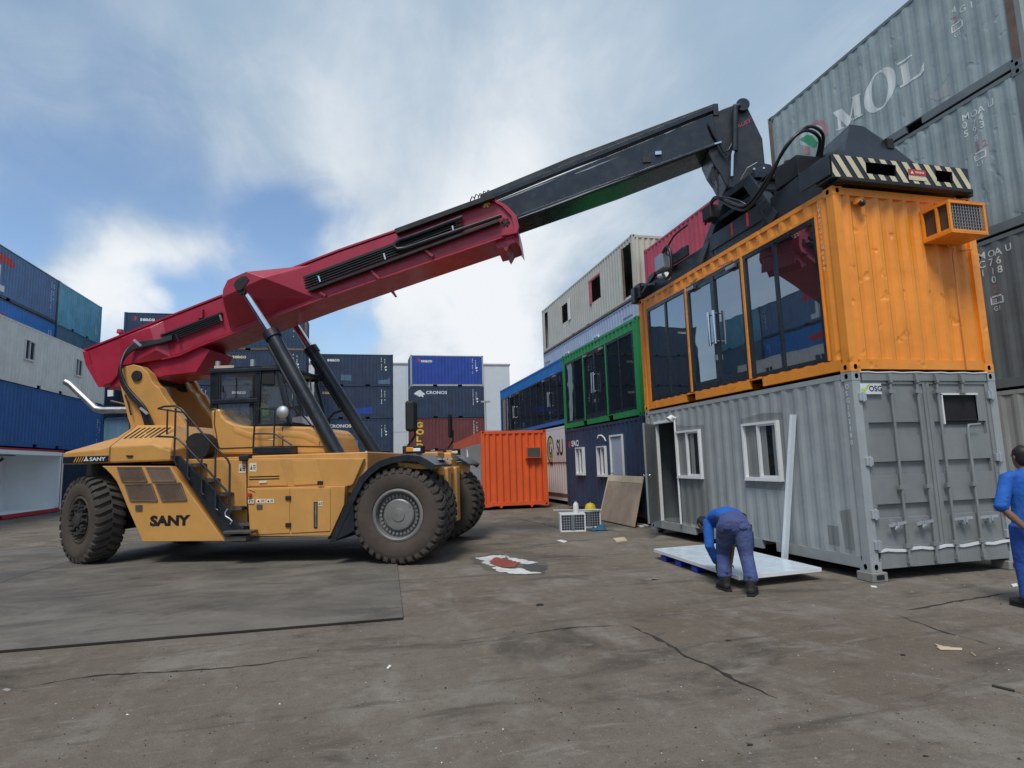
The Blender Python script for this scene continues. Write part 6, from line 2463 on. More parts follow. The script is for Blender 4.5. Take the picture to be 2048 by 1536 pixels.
# drive motors, valve boxes, hoses
mo_c = LW(.55, 1.42, .78)
mb = MB()
mb.tube([mo_c, mo_c + Vector((0, 0, .18)), mo_c + Vector((0, 0, .2)), mo_c + Vector((0, 0, .34))], [.12, .12, .08, .08], 12)
mb.tube([LW(.8, 1.35, .6), LW(.8, 1.35, .98)], .13, 12)
mb.obj('hydraulic_motor', 'matt_black', spreader, smooth=40)
mb = LF()
mb.bx(.05, .22, 3.0, 3.28, .78, 1.05)
mb.obj('valve_box', 'matt_black', spreader, bevel=.02)
mb = LF()
mb.bx(.3, 1.0, .95, 1.5, .62, .98)
mb.obj('valve_box', 'matt_black', spreader, bevel=.02)
def lcurve(P, r, name='hose', m='hose', par=None):
    P = [LW(*p) for p in P]
    Q = []
    for i in range(len(P) - 1):
        for s in range(5):
            t = s / 5
            p0, p1, p2, p3 = P[max(i - 1, 0)], P[i], P[i + 1], P[min(i + 2, len(P) - 1)]
            Q.append(.5 * ((2 * p1) + (p2 - p0) * t + (2 * p0 - 5 * p1 + 4 * p2 - p3) * t * t + (3 * p1 - p0 - 3 * p2 + p3) * t ** 3))
    Q.append(P[-1])
    return MB().tube(Q, r, 7).obj(name, m, par or spreader, smooth=60)
for k in range(2):
    o = .07 * k
    lcurve([(.1, 2.7, .98 + o), (-.02, 2.2, .62 + o), (-.06, 1.75, .40 + o), (-.03, 1.25, .62 + o), (.0 + o, .85, .98 + o), (.25 + o, .70, 1.22 + o), (.62 + o, .8, 1.20 + o), (.72 + o, 1.0, .98)], .026)
for k in range(2):
    lcurve([(.12, 3.3, .75), (.08, 2.95, 1.05 + .05 * k), (.05, 2.6, .98), (.08, 2.2, .75 - .05 * k), (.16, 2.05, .6)], .022)
    lcurve([(1.0 + .1 * k, 1.2, .95), (1.05, .95, 1.12), (1.15, .7, 1.0), (1.1, .6, .84)], .018)
lcurve([(.3, 1.9, .95), (.35, 1.65, 1.02), (.45, 1.4, 1.06), (.55, 1.42, 1.0)], .012)
lcurve([(.3, 2.0, .85), (.3, 1.75, .88), (.4, 1.5, .92), (.55, 1.42, .9)], .012)
lcurve([(.05, 3.82, .95), (-.05, 4.2, .85), (-.08, 4.5, .6), (-.05, 4.25, .45)], .02)
# far end beam, lamp box and cable loop on the long side
mb = LF()
mb.bx(-.06, 2.33, 5.84, 6.16, .02, .36)
mb.bx(-.12, .10, 6.02, 6.2, -.06, .30)
mb.obj('end_beam', 'machine_black', spreader, bevel=.01)
mb = LF()
mb.bx(-.10, .12, 4.62, 5.0, .34, .66)
mb.obj('lamp_box', 'galvanised', spreader, bevel=.01)
lcurve([(-.06, 4.72, .62), (-.10, 4.42, .72), (-.10, 4.28, .5), (-.10, 4.3, .15), (-.10, 4.5, .05), (-.10, 4.65, .2)], .035)
mb = LF()
mb.tube([LW(-.06, 4.9, .22), LW(-.06, 4.55, .16), LW(-.06, 4.5, .05)], .05, 8)
mb.obj('work_lamp', 'white_paint', spreader, smooth=50)
mb = LF()
mb.bar(LW(-.04, 5.75, .1), LW(-.04, 5.1, .35), .05, .05)
mb.bar(LW(-.04, 5.75, .28), LW(-.04, 5.1, .12), .05, .05)
mb.bar(LW(.15, 5.8, .42), LW(.15, 4.2, .58), .06, .10)
mb.obj('brace', 'machine_black', spreader)
mb = LF()
mb.bx(.12, .18, 4.02, 5.3, .40, .62)
mb.obj('guide_plate', 'machine_black', spreader, bevel=.01)
for x in (.08, 2.36):
    for y in (.09, 5.97):
        MB().tube([LW(x, y, -.012), LW(x, y, .05)], .04, 8).obj('twist_lock', 'dusty_steel', spreader)

# ------------------------------------------------------------------ small things in the yard
# white panel on blue pallets
pz_ = .155
Lp, Fp, Rp = PZ(1308, 1098, pz_), PZ(1478, 1153, pz_), PZ(1642, 1136, pz_)
Bp = Lp + (Rp - Fp)
c_ = (Lp + Rp) / 2
ang = math.atan2((Fp - Lp).y, (Fp - Lp).x)
pnl = thing('insulated_panel', 'large white sandwich panel lying flat on blue pallets by the grey container', 'panel', (c_.x, c_.y, pz_ - .045))
loc = lambda p: p - pnl.location
tp = [Lp, Fp, Rp, Bp]
MB().prism([loc(p) + Vector((0, 0, -.003)) for p in tp], (0, 0, -.038)).obj('foam_core', 'white_paint', pnl)
ins = [loc(p).lerp(loc(c_), .012) for p in tp]
MB().prism([p + Vector((0, 0, -.0025)) for p in ins], (0, 0, .0035)).obj('face_sheet', 'panel_sheet', pnl)
mb = MB()
for i in range(4):
    a, b = loc(tp[i]), loc(tp[(i + 1) % 4])
    mb.bar(a + Vector((0, 0, -.02)), b + Vector((0, 0, -.02)), .014, .046)
mb.obj('edge_trim', 'white_paint', pnl)
eu = (Fp - Lp).normalized()
ev = (Rp - Fp).normalized()
q_ = Fp + eu * -.35 + ev * .1
t = thing('timber_bearer', 'dark timber bearer under the near end of the white panel', 'timber', (q_.x, q_.y, 0))
MB().bar(Vector((0, 0, .054)), Vector((ev.x, ev.y, 0)) * 1.05 + Vector((0, 0, .054)), .09, .107).obj('beam', 'leather', t, bevel=.004)
for k, (off, lab) in enumerate(((.20, 'blue plastic pallet under the far end of the white panel'),)):
    o_ = Lp + eu * off + ev * .12
    o_ = Vector((o_.x, o_.y, 0))
    pal = thing('pallet', lab, 'pallet', o_)
    m_ = MB()
    A_, B_ = eu * 1.25, ev * .98
    A_, B_ = Vector((A_.x, A_.y, 0)), Vector((B_.x, B_.y, 0))
    for i in range(5):
        s_ = A_ * (i * .215)
        m_.prism([s_ + Vector((0, 0, .085)), s_ + A_ * .14 + Vector((0, 0, .085)), s_ + A_ * .14 + B_ + Vector((0, 0, .085)), s_ + B_ + Vector((0, 0, .085))], (0, 0, .022))
    m_.obj('deck', 'plastic_blue', pal, bevel=.004)
    for i in range(3):
        for j in range(3):
            s_ = A_ * (i * .42) + B_ * (j * .42 - .10)
            MB().prism([s_, s_ + A_ * .16, s_ + A_ * .16 + B_ * .16, s_ + B_ * .16], (0, 0, .0848)).obj('foot', 'plastic_blue', pal, bevel=.012)

# pole leaning on the grey container
a = PX(1588, 829, CX - .03)
b = PX(1571, 1116, CX - .22)
d_ = (b - a)
b0 = a + d_ * ((a.z - .0) / -d_.z)
t = thing('steel_channel', 'long pale grey steel channel leaning against the grey container wall', 'pole', b0)
m_ = MB()
m_.bar((0, 0, 0), a - b0, .075, .03, (1, 0, 0))
m_.obj('web', 'pale_channel', t)
u_ = (a - b0).normalized()
s_ = u_.cross(Vector((1, 0, 0))).normalized()
for sg in (-1, 1):
    MB().bar(s_ * .037 * sg + Vector((-.022, 0, 0)), a - b0 + s_ * .037 * sg + Vector((-.022, 0, 0)), .005, .044, (1, 0, 0)).obj('flange', 'pale_channel', t)

# plywood sheet leaning on the navy container
tl, tr_ = PX(1217, 950, 6.84), PX(1287, 953, 6.84)
bl_, br_ = PX(1197, 1032, 6.40), PX(1268, 1044, 6.40)
bl_.z = br_.z = .03
nrm_ = (tr_ - tl).cross(bl_ - tl).normalized()
if nrm_.x < 0:
    nrm_ = -nrm_
t = thing('plywood_sheet', 'worn plywood sheet leaning against the navy container', 'sheet', (bl_ + br_) / 2)
MB().prism([p - t.location for p in (bl_, br_, tr_, tl)], nrm_ * .02).obj('board', 'plywood', t, bevel=.003)
e_ = (tl - bl_).normalized()
MB().prism([p - t.location - nrm_ * .006 for p in (tl.lerp(bl_, .14), tr_.lerp(br_, .14), tr_, tl)], nrm_ * .005).obj('top_batten', 'pale_wood', t)
MB().prism([p - t.location - nrm_ * .005 for p in (bl_, bl_.lerp(br_, .03), tl.lerp(tr_, .03), tl)], nrm_ * .004).obj('edge_batten', 'pale_wood', t)
for k, (u0, v0, u1, v1, lab) in enumerate(((1202, 1033, 1284, 1052, 'long white trim strip lying at the foot of the plywood sheet'), (1246, 1040, 1293, 1050, 'short white trim strip on the ground by the open grey door'))):
    a, b = PZ(u0, v0, .03), PZ(u1, v1, .03)
    t = thing('trim_strip', lab, 'strip', (a + b) / 2, 0, 'white strips on the ground')
    MB().bar(a - t.location - Vector((0, 0, .012)), b - t.location - Vector((0, 0, .012)), .10, .03).obj('strip', 'white_paint', t, bevel=.003)

# air conditioners taken down
def aircon(pos, rot, lab, w=.60, h=.42, d=.52):
    t = thing('window_air_conditioner', lab, 'air conditioner', pos, rot, 'air conditioners standing on the concrete')
    m_ = MB()
    k = .035
    for x in (-w / 2, w / 2 - k):
        m_.box(x, x + k, 0, d, 0, h)
    m_.box(-w / 2 + k, w / 2 - k, 0, d, h - k, h)
    m_.box(-w / 2 + k, w / 2 - k, 0, d, 0, k)
    m_.obj('case', 'white_paint', t, bevel=.006)
    MB().box(-w / 2 + k, w / 2 - k, .06, d - .04, k, h - k).obj('condenser', 'matt_black', t)
    m_ = MB()
    for i in range(1, 9):
        x = -w / 2 + k + (w - 2 * k) * i / 9
        m_.box(x - .005, x + .005, .012, .022, k, h - k)
    for i in range(1, 6):
        z = k + (h - 2 * k) * i / 6
        m_.box(-w / 2 + k, w / 2 - k, .024, .034, z - .005, z + .005)
    m_.obj('grille', 'galvanised', t)
    MB().box(-.045, .045, -.006, .011, k, h - k).obj('centre_bar', 'dark_grey_paint', t)
    return t
p1 = PZ(1147, 1064)
ac1 = aircon((p1.x, p1.y, 0), rad(-14), 'white air conditioner with bare front grille and a bottle on top')
p2 = PZ(1186, 1058)
ac2 = aircon((p2.x, p2.y + .25, 0), rad(-14), 'white air conditioner behind the first one, with the yellow helmet on top')
m_ = ac1.matrix_basis
def on_ac(ac, x, y, z=.42):
    return ac.location + Matrix.Rotation(ac.rotation_euler.z, 3, 'Z') @ Vector((x, y, z))
q = on_ac(ac1, .10, .2)
t = thing('spray_bottle', 'white plastic bottle standing on the front air conditioner', 'bottle', q)
MB().tube([(0, 0, z) for z in (0, .02, .19, .215, .25)], [.062, .066, .066, .055, .028], 14).obj('body', 'white_paint', t, smooth=50)
MB().tube([(0, 0, .252), (0, 0, .275)], .03, 12).obj('cap', 'stone_grey_paint', t, smooth=50)
q = on_ac(ac2, .08, .25, .425)
t = thing('hard_hat', 'yellow hard hat lying on the rear air conditioner', 'helmet', q)
prof = [(.003, .16), (.05, .157), (.09, .14), (.118, .105), (.132, .05), (.136, .02), (.165, .012), (.165, .004), (.13, .004)]
m_ = MB()
m_.lathe(prof, 24)
m_.v = [(x, z, y) for x, y, z in m_.v]
m_.obj('shell', 'helmet_yellow', t, smooth=60)
m_ = MB()
m_.tube([(0, .132 * math.sin(a), .155 * math.cos(a) + .012) for a in [i * .22 - 1.3 for i in range(13)]], .012, 6)
m_.obj('ridge', 'helmet_yellow', t, smooth=60)
q0, q1 = on_ac(ac2, -.32, .1, .44), on_ac(ac2, .32, .02, .44)
t = thing('white_board', 'thin white board laid across the rear air conditioner', 'board', (q0 + q1) / 2)
MB().bar(q0 - t.location - Vector((.5, -.2, -.005)), q1 - t.location + Vector((.0, 0, -.01)), .14, .02).obj('board', 'white_paint', t, bevel=.003)
q = PZ(1196, 1061)
t = thing('blue_cloth', 'teal blue cloth dropped on the ground beside the air conditioners', 'cloth', q)
rn = random.Random(5)
m_ = MB()
n = 7
vs = []
for i in range(n):
    for j in range(n):
        x, y = (i / (n - 1) - .5) * .42, (j / (n - 1) - .5) * .3
        vs.append((x, y, .008 + (rn.uniform(.02, .16) * (1 - (2 * x / .46) ** 2) * (1 - (2 * y / .34) ** 2))))
m_.add(vs, [(i * n + j, i * n + j + 1, (i + 1) * n + j + 1, (i + 1) * n + j) for i in range(n - 1) for j in range(n - 1)])
m_.obj('cloth', 'cloth_teal', t, smooth=80)

# scraps
def scrap(lab, pix, h, m, cat, nm='wood_scrap', z=0):
    P = [PZ(u, v, z) for u, v in pix]
    c = sum(P, Vector()) / len(P)
    t = thing(nm, lab, cat, c)
    MB().prism([p - c + Vector((0, 0, .002)) for p in P], (0, 0, h)).obj('piece', m, t, bevel=min(.004, h * .3), seg=1)
scrap('pale offcut of plank between the air conditioners and the white panel', [(1226, 1079), (1249, 1077), (1255, 1084), (1233, 1087)], .03, 'pale_wood', 'wood')
scrap('white scrap of paper near the front air conditioner', [(1113, 1081), (1122, 1080), (1135, 1083), (1128, 1086)], .006, 'white_paint', 'paper', 'paper_scrap')
scrap('splintered pale stick on the right foreground concrete', [(1873, 1296), (1925, 1299), (1924, 1302), (1880, 1301)], .012, 'pale_wood', 'wood')
scrap('thin splinter lying beside the splintered stick', [(1868, 1289), (1888, 1295), (1902, 1296), (1880, 1297)], .01, 'pale_wood', 'wood')
scrap('short broken twig right of the splintered stick', [(1943, 1305), (1953, 1313), (1950, 1314), (1941, 1307)], .008, 'plywood', 'wood')
scrap('tiny white crumpled paper on the left foreground concrete', [(773, 1338), (779, 1332), (783, 1334), (777, 1340)], .012, 'white_paint', 'paper', 'paper_scrap')
scrap('white flake near the doors of the grey container', [(1740, 1172), (1752, 1173), (1755, 1176), (1743, 1175)], .006, 'white_paint', 'paper', 'paper_scrap')
scrap('white chip by the feet of the standing worker', [(2022, 1170), (2034, 1168), (2036, 1173), (2026, 1175)], .01, 'white_paint', 'paper', 'paper_scrap')
scrap('dark strip lying at the right edge of the foreground', [(1984, 1371), (2030, 1382), (2029, 1385), (1984, 1374)], .008, 'crack_dark', 'strip', 'rubber_strip')
rn = random.Random(9)
def stone(u, v, s, lab, m='crack_dark'):
    p = PZ(u, v)
    t = thing('stone', lab, 'stone', p)
    P = []
    for i in range(14):
        d = Vector((rn.gauss(0, 1), rn.gauss(0, 1), rn.gauss(0, 1))).normalized()
        P.append(Vector((d.x * s * 1.5, d.y * s * .8, abs(d.z) * s * .6)) * rn.uniform(.75, 1.1))
    MB().hull(P).obj('body', m, t)
stone(1500, 1491, .017, 'dark clod in the bottom foreground, right of centre')
stone(1851, 1513, .013, 'small dark clod in the bottom right foreground')
stone(1080, 1211, .04, 'small dark lump in the middle of the bare concrete')
stone(1805, 1311, .02, 'dark crumb left of the splintered stick')
stone(12, 1381, .03, 'grey stone at the left edge of the concrete', 'concrete')
stone(1309, 1160, .05, 'lump of grey concrete left of the blue pallets', 'concrete')
stone(1457, 1282, .022, 'small dark clod beside the long crack')
# loose grit over the slab
m_ = MB()
for i in range(2000):
    u, v = rn.uniform(0, 2048), 1130 + 400 * rn.random()
    p = PZ(u, v, .001)
    if p.y < 6.9 or p.x > .8:
        s = rn.uniform(.002, .0075) * (1.7 if rn.random() < .06 else 1)
        a = rn.uniform(0, 6)
        pts = [p + Vector((math.cos(a + k * 2.1) * s * rn.uniform(.7, 1.3), math.sin(a + k * 2.1) * s * rn.uniform(.7, 1.3), 0)) for k in range(3)]
        ap = p + Vector((rn.uniform(-.3, .3) * s, rn.uniform(-.3, .3) * s, s * rn.uniform(.5, 1)))
        m_.add(pts + [ap], [(0, 1, 3), (1, 2, 3), (2, 0, 3)], 0 if rn.random() < .6 else (1 if rn.random() < .93 else 2))
gr_ = m_.obj('grit', ['concrete', 'crack_dark', 'letter_white'])
gr_['kind'] = 'stuff'
gr_['label'] = 'loose grit scattered over the foreground concrete'


# ------------------------------------------------------------------ people
def limb(m_, P, R, side=(1, 0, 0), n=14):
    P = [Vector(p) for p in P]
    R = [r if isinstance(r, (tuple, list)) else (r, r) for r in R]
    side = Vector(side)
    secs = []
    for i, p in enumerate(P):
        t_ = (P[min(i + 1, len(P) - 1)] - P[max(i - 1, 0)]).normalized()
        a = side - t_ * side.dot(t_)
        if a.length < .15:
            s2 = Vector((0, 1, 0))
            a = s2 - t_ * s2.dot(t_)
        a.normalize()
        b = t_.cross(a)
        ring = lambda k, off: [p + t_ * off + (a * math.cos(2 * math.pi * j / n) * R[i][0] + b * math.sin(2 * math.pi * j / n) * R[i][1]) * k for j in range(n)]
        if i == 0:
            secs.append(ring(.55, -.45 * min(R[i])))
        secs.append(ring(1, 0))
        if i == len(P) - 1:
            secs.append(ring(.55, .45 * min(R[i])))
    return m_.loft(secs)


def flesh(m_, name, mat_, parent, voxel=.012, smooth=4, factor=.5):
    o = m_.obj(name, mat_, parent, smooth=180)
    r_ = o.modifiers.new('merge', 'REMESH')
    r_.mode = 'VOXEL'
    r_.voxel_size = voxel
    r_.use_smooth_shade = True
    s_ = o.modifiers.new('smooth', 'SMOOTH')
    s_.iterations = smooth
    s_.factor = factor
    return o


def hand(m_, wrist, pdir, fdir, thumb_side, s=1.0, curl=.5):
    """palm, four bent fingers of unequal length and a thumb off the side of the palm"""
    w, pd, fd, ts = Vector(wrist), Vector(pdir).normalized(), Vector(fdir).normalized(), Vector(thumb_side).normalized()
    limb(m_, [w, w + pd * .045 * s, w + pd * .09 * s], [(.026 * s, .017 * s), (.040 * s, .016 * s), (.038 * s, .014 * s)], ts)
    for k, ln in enumerate((.070, .080, .076, .060)):
        b_ = w + pd * .088 * s + ts * (.028 - k * .019) * s
        d1 = (pd * (1 - curl * .4) + fd * curl * .4).normalized()
        d2 = (pd * (1 - curl) + fd * curl).normalized()
        d3 = (pd * (.6 - curl) + fd * curl * 1.2).normalized()
        a1 = b_ + d1 * ln * .45 * s
        a2 = a1 + d2 * ln * .32 * s
        a3 = a2 + d3 * ln * .26 * s
        limb(m_, [b_ - pd * .02, b_, a1, a2, a3], [.0095 * s, .0095 * s, .009 * s, .0082 * s, .007 * s], ts, 8)
    b_ = w + pd * .03 * s + ts * .03 * s
    t1 = b_ + (ts * .7 + pd * .5 + fd * .2).normalized() * .04 * s
    t2 = t1 + (pd * .8 + ts * .25 + fd * .35).normalized() * .032 * s
    limb(m_, [b_ - ts * .015, b_, t1, t2], [.013 * s, .0125 * s, .011 * s, .0085 * s], pd, 8)


def head(m_, c, fwd, up, s=1.0):
    c, f, u_ = Vector(c), Vector(fwd).normalized(), Vector(up).normalized()
    r_ = f.cross(u_).normalized()
    u_ = r_.cross(f)
    P = lambda x, y, z: c + r_ * x * s + f * y * s + u_ * z * s
    # skull and jaw
    limb(m_, [P(0, .0, -.115), P(0, .012, -.08), P(0, .004, -.02), P(0, -.006, .04), P(0, -.012, .085), P(0, -.012, .112)],
         [(.042, .050), (.060, .078), (.072, .094), (.077, .100), (.064, .084), (.036, .05)], r_, 18)
    limb(m_, [P(0, .092, .012), P(0, .108, -.012), P(0, .112, -.026), P(0, .094, -.036)], [(.008, .008), (.012, .012), (.015, .012), (.012, .008)], r_, 8)
    limb(m_, [P(-.028, .083, -.062), P(0, .092, -.062), P(.028, .083, -.062)], [.008, .010, .008], u_, 8)
    for sg in (-1, 1):
        limb(m_, [P(sg * .048, .078, .024), P(sg * .028, .089, .026), P(sg * .012, .09, .02)], [.008, .010, .008], u_, 8)
        limb(m_, [P(sg * .074, -.004, -.03), P(sg * .082, -.012, .0), P(sg * .08, -.012, .022)], [(.008, .012), (.010, .02), (.008, .016)], r_, 8)
    return P


def boot(par, at, yaw, s=1.0):
    m_ = MB()
    f = Vector((math.sin(yaw), math.cos(yaw), 0))
    r_ = Vector((f.y, -f.x, 0))
    a = Vector(at)
    limb(m_, [a - f * .075 + Vector((0, 0, .05)), a + Vector((0, 0, .055)), a + f * .09 + Vector((0, 0, .047)), a + f * .165 + Vector((0, 0, .04))], [(.038, .042), (.045, .05), (.052, .044), (.044, .034)], r_)
    limb(m_, [a - f * .03 + Vector((0, 0, .06)), a - f * .03 + Vector((0, 0, .13)), a - f * .02 + Vector((0, 0, .20))], [(.045, .055), (.046, .054), (.054, .06)], r_)
    sc_ = lambda P: [tuple(a + (Vector(p) - a) * s) for p in P]
    m_.v = sc_(m_.v)
    b = flesh(m_, 'boot', 'boot', par, .011, 2)
    m2 = MB()
    pts = [a - f * .105 - r_ * .035, a - f * .105 + r_ * .035, a + f * .06 + r_ * .056, a + f * .16 + r_ * .046, a + f * .20, a + f * .16 - r_ * .046, a + f * .06 - r_ * .056]
    m2.prism([p + Vector((0, 0, .001)) for p in pts], (0, 0, .022))
    m2.v = sc_(m2.v)
    m2.obj('sole', 'matt_black', b, bevel=.004)


# --- bending worker
pf = (PZ(1446, 1180) + PZ(1499, 1190)) / 2
w1_ = thing('person', 'worker in blue shirt and dusty blue trousers bending over the white panel', 'person', pf, rad(-24), 'workers in blue')
w1_.scale = (.86,) * 3
pf_ = pf
w1_.location = pf + Vector((.03, 0, 0))
inv1 = Matrix.Rotation(rad(24), 3, 'Z') * (1 / .86)
fl1 = inv1 @ (PZ(1446, 1180) - pf)
fr1 = inv1 @ (PZ(1499, 1190) - pf)
kL, kR = Vector((fl1.x * .92, fl1.y + .07, .50)), Vector((fr1.x * .92, fr1.y + .10, .50))
hL, hR = Vector((-.095, .0, .90)), Vector((.105, -.03, .90))
body = MB()
limb(body, [fl1 + Vector((0, -.03, .1)), kL, hL], [.04, .05, .075])
limb(body, [fr1 + Vector((0, -.03, .1)), kR, hR], [.04, .05, .075])
limb(body, [(0, -.03, .90), (-.02, .10, 1.0), (-.10, .30, 1.0), (-.17, .46, .92)], [(.15, .10), (.13, .09), (.15, .10), (.15, .085)])
limb(body, [(-.17, .44, .93), (-.24, .52, .92), (-.29, .55, .90)], [.06, .05, .05])
Ph = head(body, (-.33, .58, .88), (-.1, .35, -.93), (-.35, .75, .35), 1.0)
shL, shR = Vector((-.29, .40, .93)), Vector((.05, .46, .92))
eL, wL = Vector((-.31, .28, .60)), Vector((-.20, .40, .33))
eR, wR = Vector((.03, .36, .60)), Vector((-.03, .26, .36))
limb(body, [shL, eL, wL], [.045, .038, .028])
limb(body, [shR, eR, wR], [.045, .040, .030])
hand(body, wL, (.1, .25, -1), (.5, .2, -.5), (.9, .2, .1), 1.0, .5)
hand(body, wR, (-.15, .1, -1), (.3, .6, -.3), (.6, .6, 0), 1.05, .6)
flesh(body, 'body', 'skin', w1_, .0075, 3)
tr = MB()
limb(tr, [fl1 + Vector((0, -.03, .20)), fl1 + Vector((0, -.02, .29)), kL, kL.lerp(hL, .5), hL], [(.105, .10), (.092, .095), (.098, .108), (.122, .128), (.14, .145)])
limb(tr, [fr1 + Vector((0, -.03, .20)), fr1 + Vector((0, -.02, .29)), kR, kR.lerp(hR, .5), hR], [(.105, .10), (.092, .095), (.098, .108), (.122, .128), (.14, .145)])
limb(tr, [(0, -.07, .84), (.0, -.05, .93), (.0, .03, 1.0), (-.01, .08, 1.03)], [(.205, .10), (.225, .145), (.205, .14), (.18, .12)])
# folds: slanting ridges on the cloth
rn = random.Random(2)
for (h_, k_, ft) in ((hL, kL, fl1), (hR, kR, fr1)):
    for i in range(7):
        f_ = rn.random()
        p = (Vector(ft) + Vector((0, -.02, .16))).lerp(k_, f_ * 1.7) if f_ < .58 else k_.lerp(h_, (f_ - .58) * 2.2)
        r_ = .084 + (.03 * max(0, f_ - .4))
        z1 = rn.uniform(-.05, .05)
        limb(tr, [p + Vector((-r_ * .9, -.02, z1)), p + Vector((-.02, -r_ * 1.02, z1 * .2)), p + Vector((r_ * .9, -.02, -z1))], [.012, .017, .012], (0, 0, 1), 8)
trs = flesh(tr, 'trousers', 'trouser_blue', w1_, .011, 4)
for x in (-.105, .105):
    m_ = MB()
    c = Vector((x, -.185, .93))
    m_.hull([c + Vector((dx, dy, dz)) for dx, dy, dz in ((-.06, .012, .045), (.06, .012, .045), (-.06, .0, -.03), (.06, .0, -.03), (0, -.004, -.05), (-.06, .02, .0), (.06, .02, 0), (0, -.008, .0))])
    m_.obj('pocket', 'trouser_blue', trs, bevel=.006)
sh = MB()
limb(sh, [(-.01, .06, 1.05), (-.04, .18, 1.06), (-.10, .33, 1.02), (-.16, .46, .94), (-.20, .53, .91)], [(.185, .115), (.20, .125), (.205, .13), (.19, .115), (.10, .08)])
limb(sh, [shL + Vector((.09, .0, .03)), shL, shL.lerp(eL, .5), eL, eL.lerp(wL, .5), wL.lerp(eL, .1)], [.09, .085, .078, .07, .062, .055])
limb(sh, [shR + Vector((-.07, 0, .03)), shR, shR.lerp(eR, .6), eR.lerp(shR, .1)], [.09, .085, .072, .066])
for i in range(6):
    t_ = .15 + i * .13
    p = Vector((-.02, .1, 1.05)).lerp(Vector((-.19, .46, .94)), t_)
    limb(sh, [p + Vector((-.16, .05, .04)), p + Vector((-.02, -.01, .115)), p + Vector((.15, -.04, .05))], [.010, .015, .010], (0, 1, 0), 8)
flesh(sh, 'shirt', 'shirt_blue', w1_, .011, 4)
m_ = MB()
ring = []
for i in range(21):
    a = 2 * math.pi * i / 20
    ring.append(Vector((-.005 + math.cos(a) * .205, .055 + math.sin(a) * .146, 1.04 + math.sin(a) * .055)))
secs = [[p + Vector((math.cos(2 * math.pi * i / 20) * o, math.sin(2 * math.pi * i / 20) * o, z)) for o, z in ((-.004, -.022), (.008, -.022), (.008, .022), (-.004, .022))] for i, p in enumerate(ring)]
m_.loft(secs, caps=False)
m_.obj('belt', 'leather', w1_)
m_ = MB()
m_.box(.185, .275, .0, .13, .60, .84)
pch = m_.obj('tool_pouch', 'navy_paint', w1_, bevel=.02)
m_ = MB()
m_.tube([(.2, .04, .84), (.19, .05, .94), (.175, .05, 1.0)], .016, 6)
m_.tube([(.25, .05, .83), (.255, .05, .93)], .014, 6)
m_.obj('tool_strap', 'matt_black', pch)
hr_ = MB()
limb(hr_, [Ph(0, -.055, -.06), Ph(0, -.03, -.01), Ph(0, -.018, .05), Ph(0, -.014, .10), Ph(0, -.012, .128)], [(.07, .06), (.083, .085), (.085, .10), (.07, .086), (.03, .04)], Ph(1, 0, 0) - Ph(0, 0, 0), 16)
flesh(hr_, 'hair', 'hair', w1_, .010, 2)
m_ = MB()
m_.tube([wR + Vector((-.03, .03, -.12)), wR + Vector((-.07, .06, -.20))], .012, 8)
kn = m_.obj('marker', 'matt_black', None)
kn.location = w1_.location
kn.rotation_euler = w1_.rotation_euler
kn.scale = w1_.scale
tag(kn, 'black marker pen held in the bending worker\'s hand', 'pen')
boot(w1_, fl1 + Vector((0, -.02, 0)), rad(-14), 1.3)
boot(w1_, fr1 + Vector((0, -.02, 0)), rad(20), 1.3)

# --- standing worker at the right edge
pg = PZ(2042, 1222)
w2_ = thing('person', 'worker in bright blue seen from behind at the right edge, hand on hip', 'person', pg + Vector((.29, .0, 0)), rad(-22), 'workers in blue')
w2_.scale = (.94,) * 3
fl2, fr2 = Vector((-.12, 0, 0)), Vector((.14, .05, 0))
kL, kR = Vector((-.115, .02, .48)), Vector((.125, .06, .48))
hL, hR = Vector((-.095, 0, .88)), Vector((.095, 0, .88))
body = MB()
for ft, kn_, hp_ in ((fl2, kL, hL), (fr2, kR, hR)):
    limb(body, [ft + Vector((0, -.02, .1)), kn_, hp_], [.04, .05, .075])
limb(body, [(0, 0, .86), (0, .0, 1.05), (0, .0, 1.25), (0, -.01, 1.40), (0, -.01, 1.46)], [(.15, .10), (.13, .09), (.16, .10), (.15, .09), (.07, .06)])
limb(body, [(0, -.01, 1.44), (0, .0, 1.52), (0, .01, 1.56)], [.06, .052, .052])
Ph = head(body, (0, .02, 1.635), (-.1, 1, -.05), (0, .05, 1), 1.0)
shL, shR = Vector((-.19, -.01, 1.41)), Vector((.19, -.01, 1.41))
eL, wL = Vector((-.325, -.08, 1.10)), Vector((-.16, -.19, .86))
eR, wR = Vector((.32, -.05, 1.10)), Vector((.20, .10, .90))
limb(body, [shL, eL, eL.lerp(wL, .4), wL], [.05, .042, .042, .030])
limb(body, [shR, eR, eR.lerp(wR, .4), wR], [.05, .042, .042, .030])
hand(body, wL, (.55, -.1, -.75), (.6, .5, -.3), (.5, -.4, .6), 1.0, .35)
hand(body, wR, (-.3, .4, -.8), (-.6, .2, -.3), (-.4, .6, .4), 1.0, .35)
flesh(body, 'body', 'skin', w2_, .0075, 3)
tr = MB()
for ft, kn_, hp_ in ((fl2, kL, hL), (fr2, kR, hR)):
    limb(tr, [ft + Vector((0, -.02, .13)), ft + Vector((0, -.01, .25)), kn_, kn_.lerp(hp_, .5), hp_], [(.092, .092), (.084, .088), (.088, .098), (.108, .118), (.12, .13)])
    for i in range(8):
        f_ = i / 8
        p = (ft + Vector((0, -.01, .14))).lerp(kn_, f_ * 1.6) if f_ < .62 else kn_.lerp(hp_, (f_ - .62) * 2)
        z1 = rn.uniform(-.06, .06)
        limb(tr, [p + Vector((-.085, -.02, z1)), p + Vector((-.02, -.092, 0)), p + Vector((.085, -.02, -z1))], [.012, .018, .012], (0, 0, 1), 8)
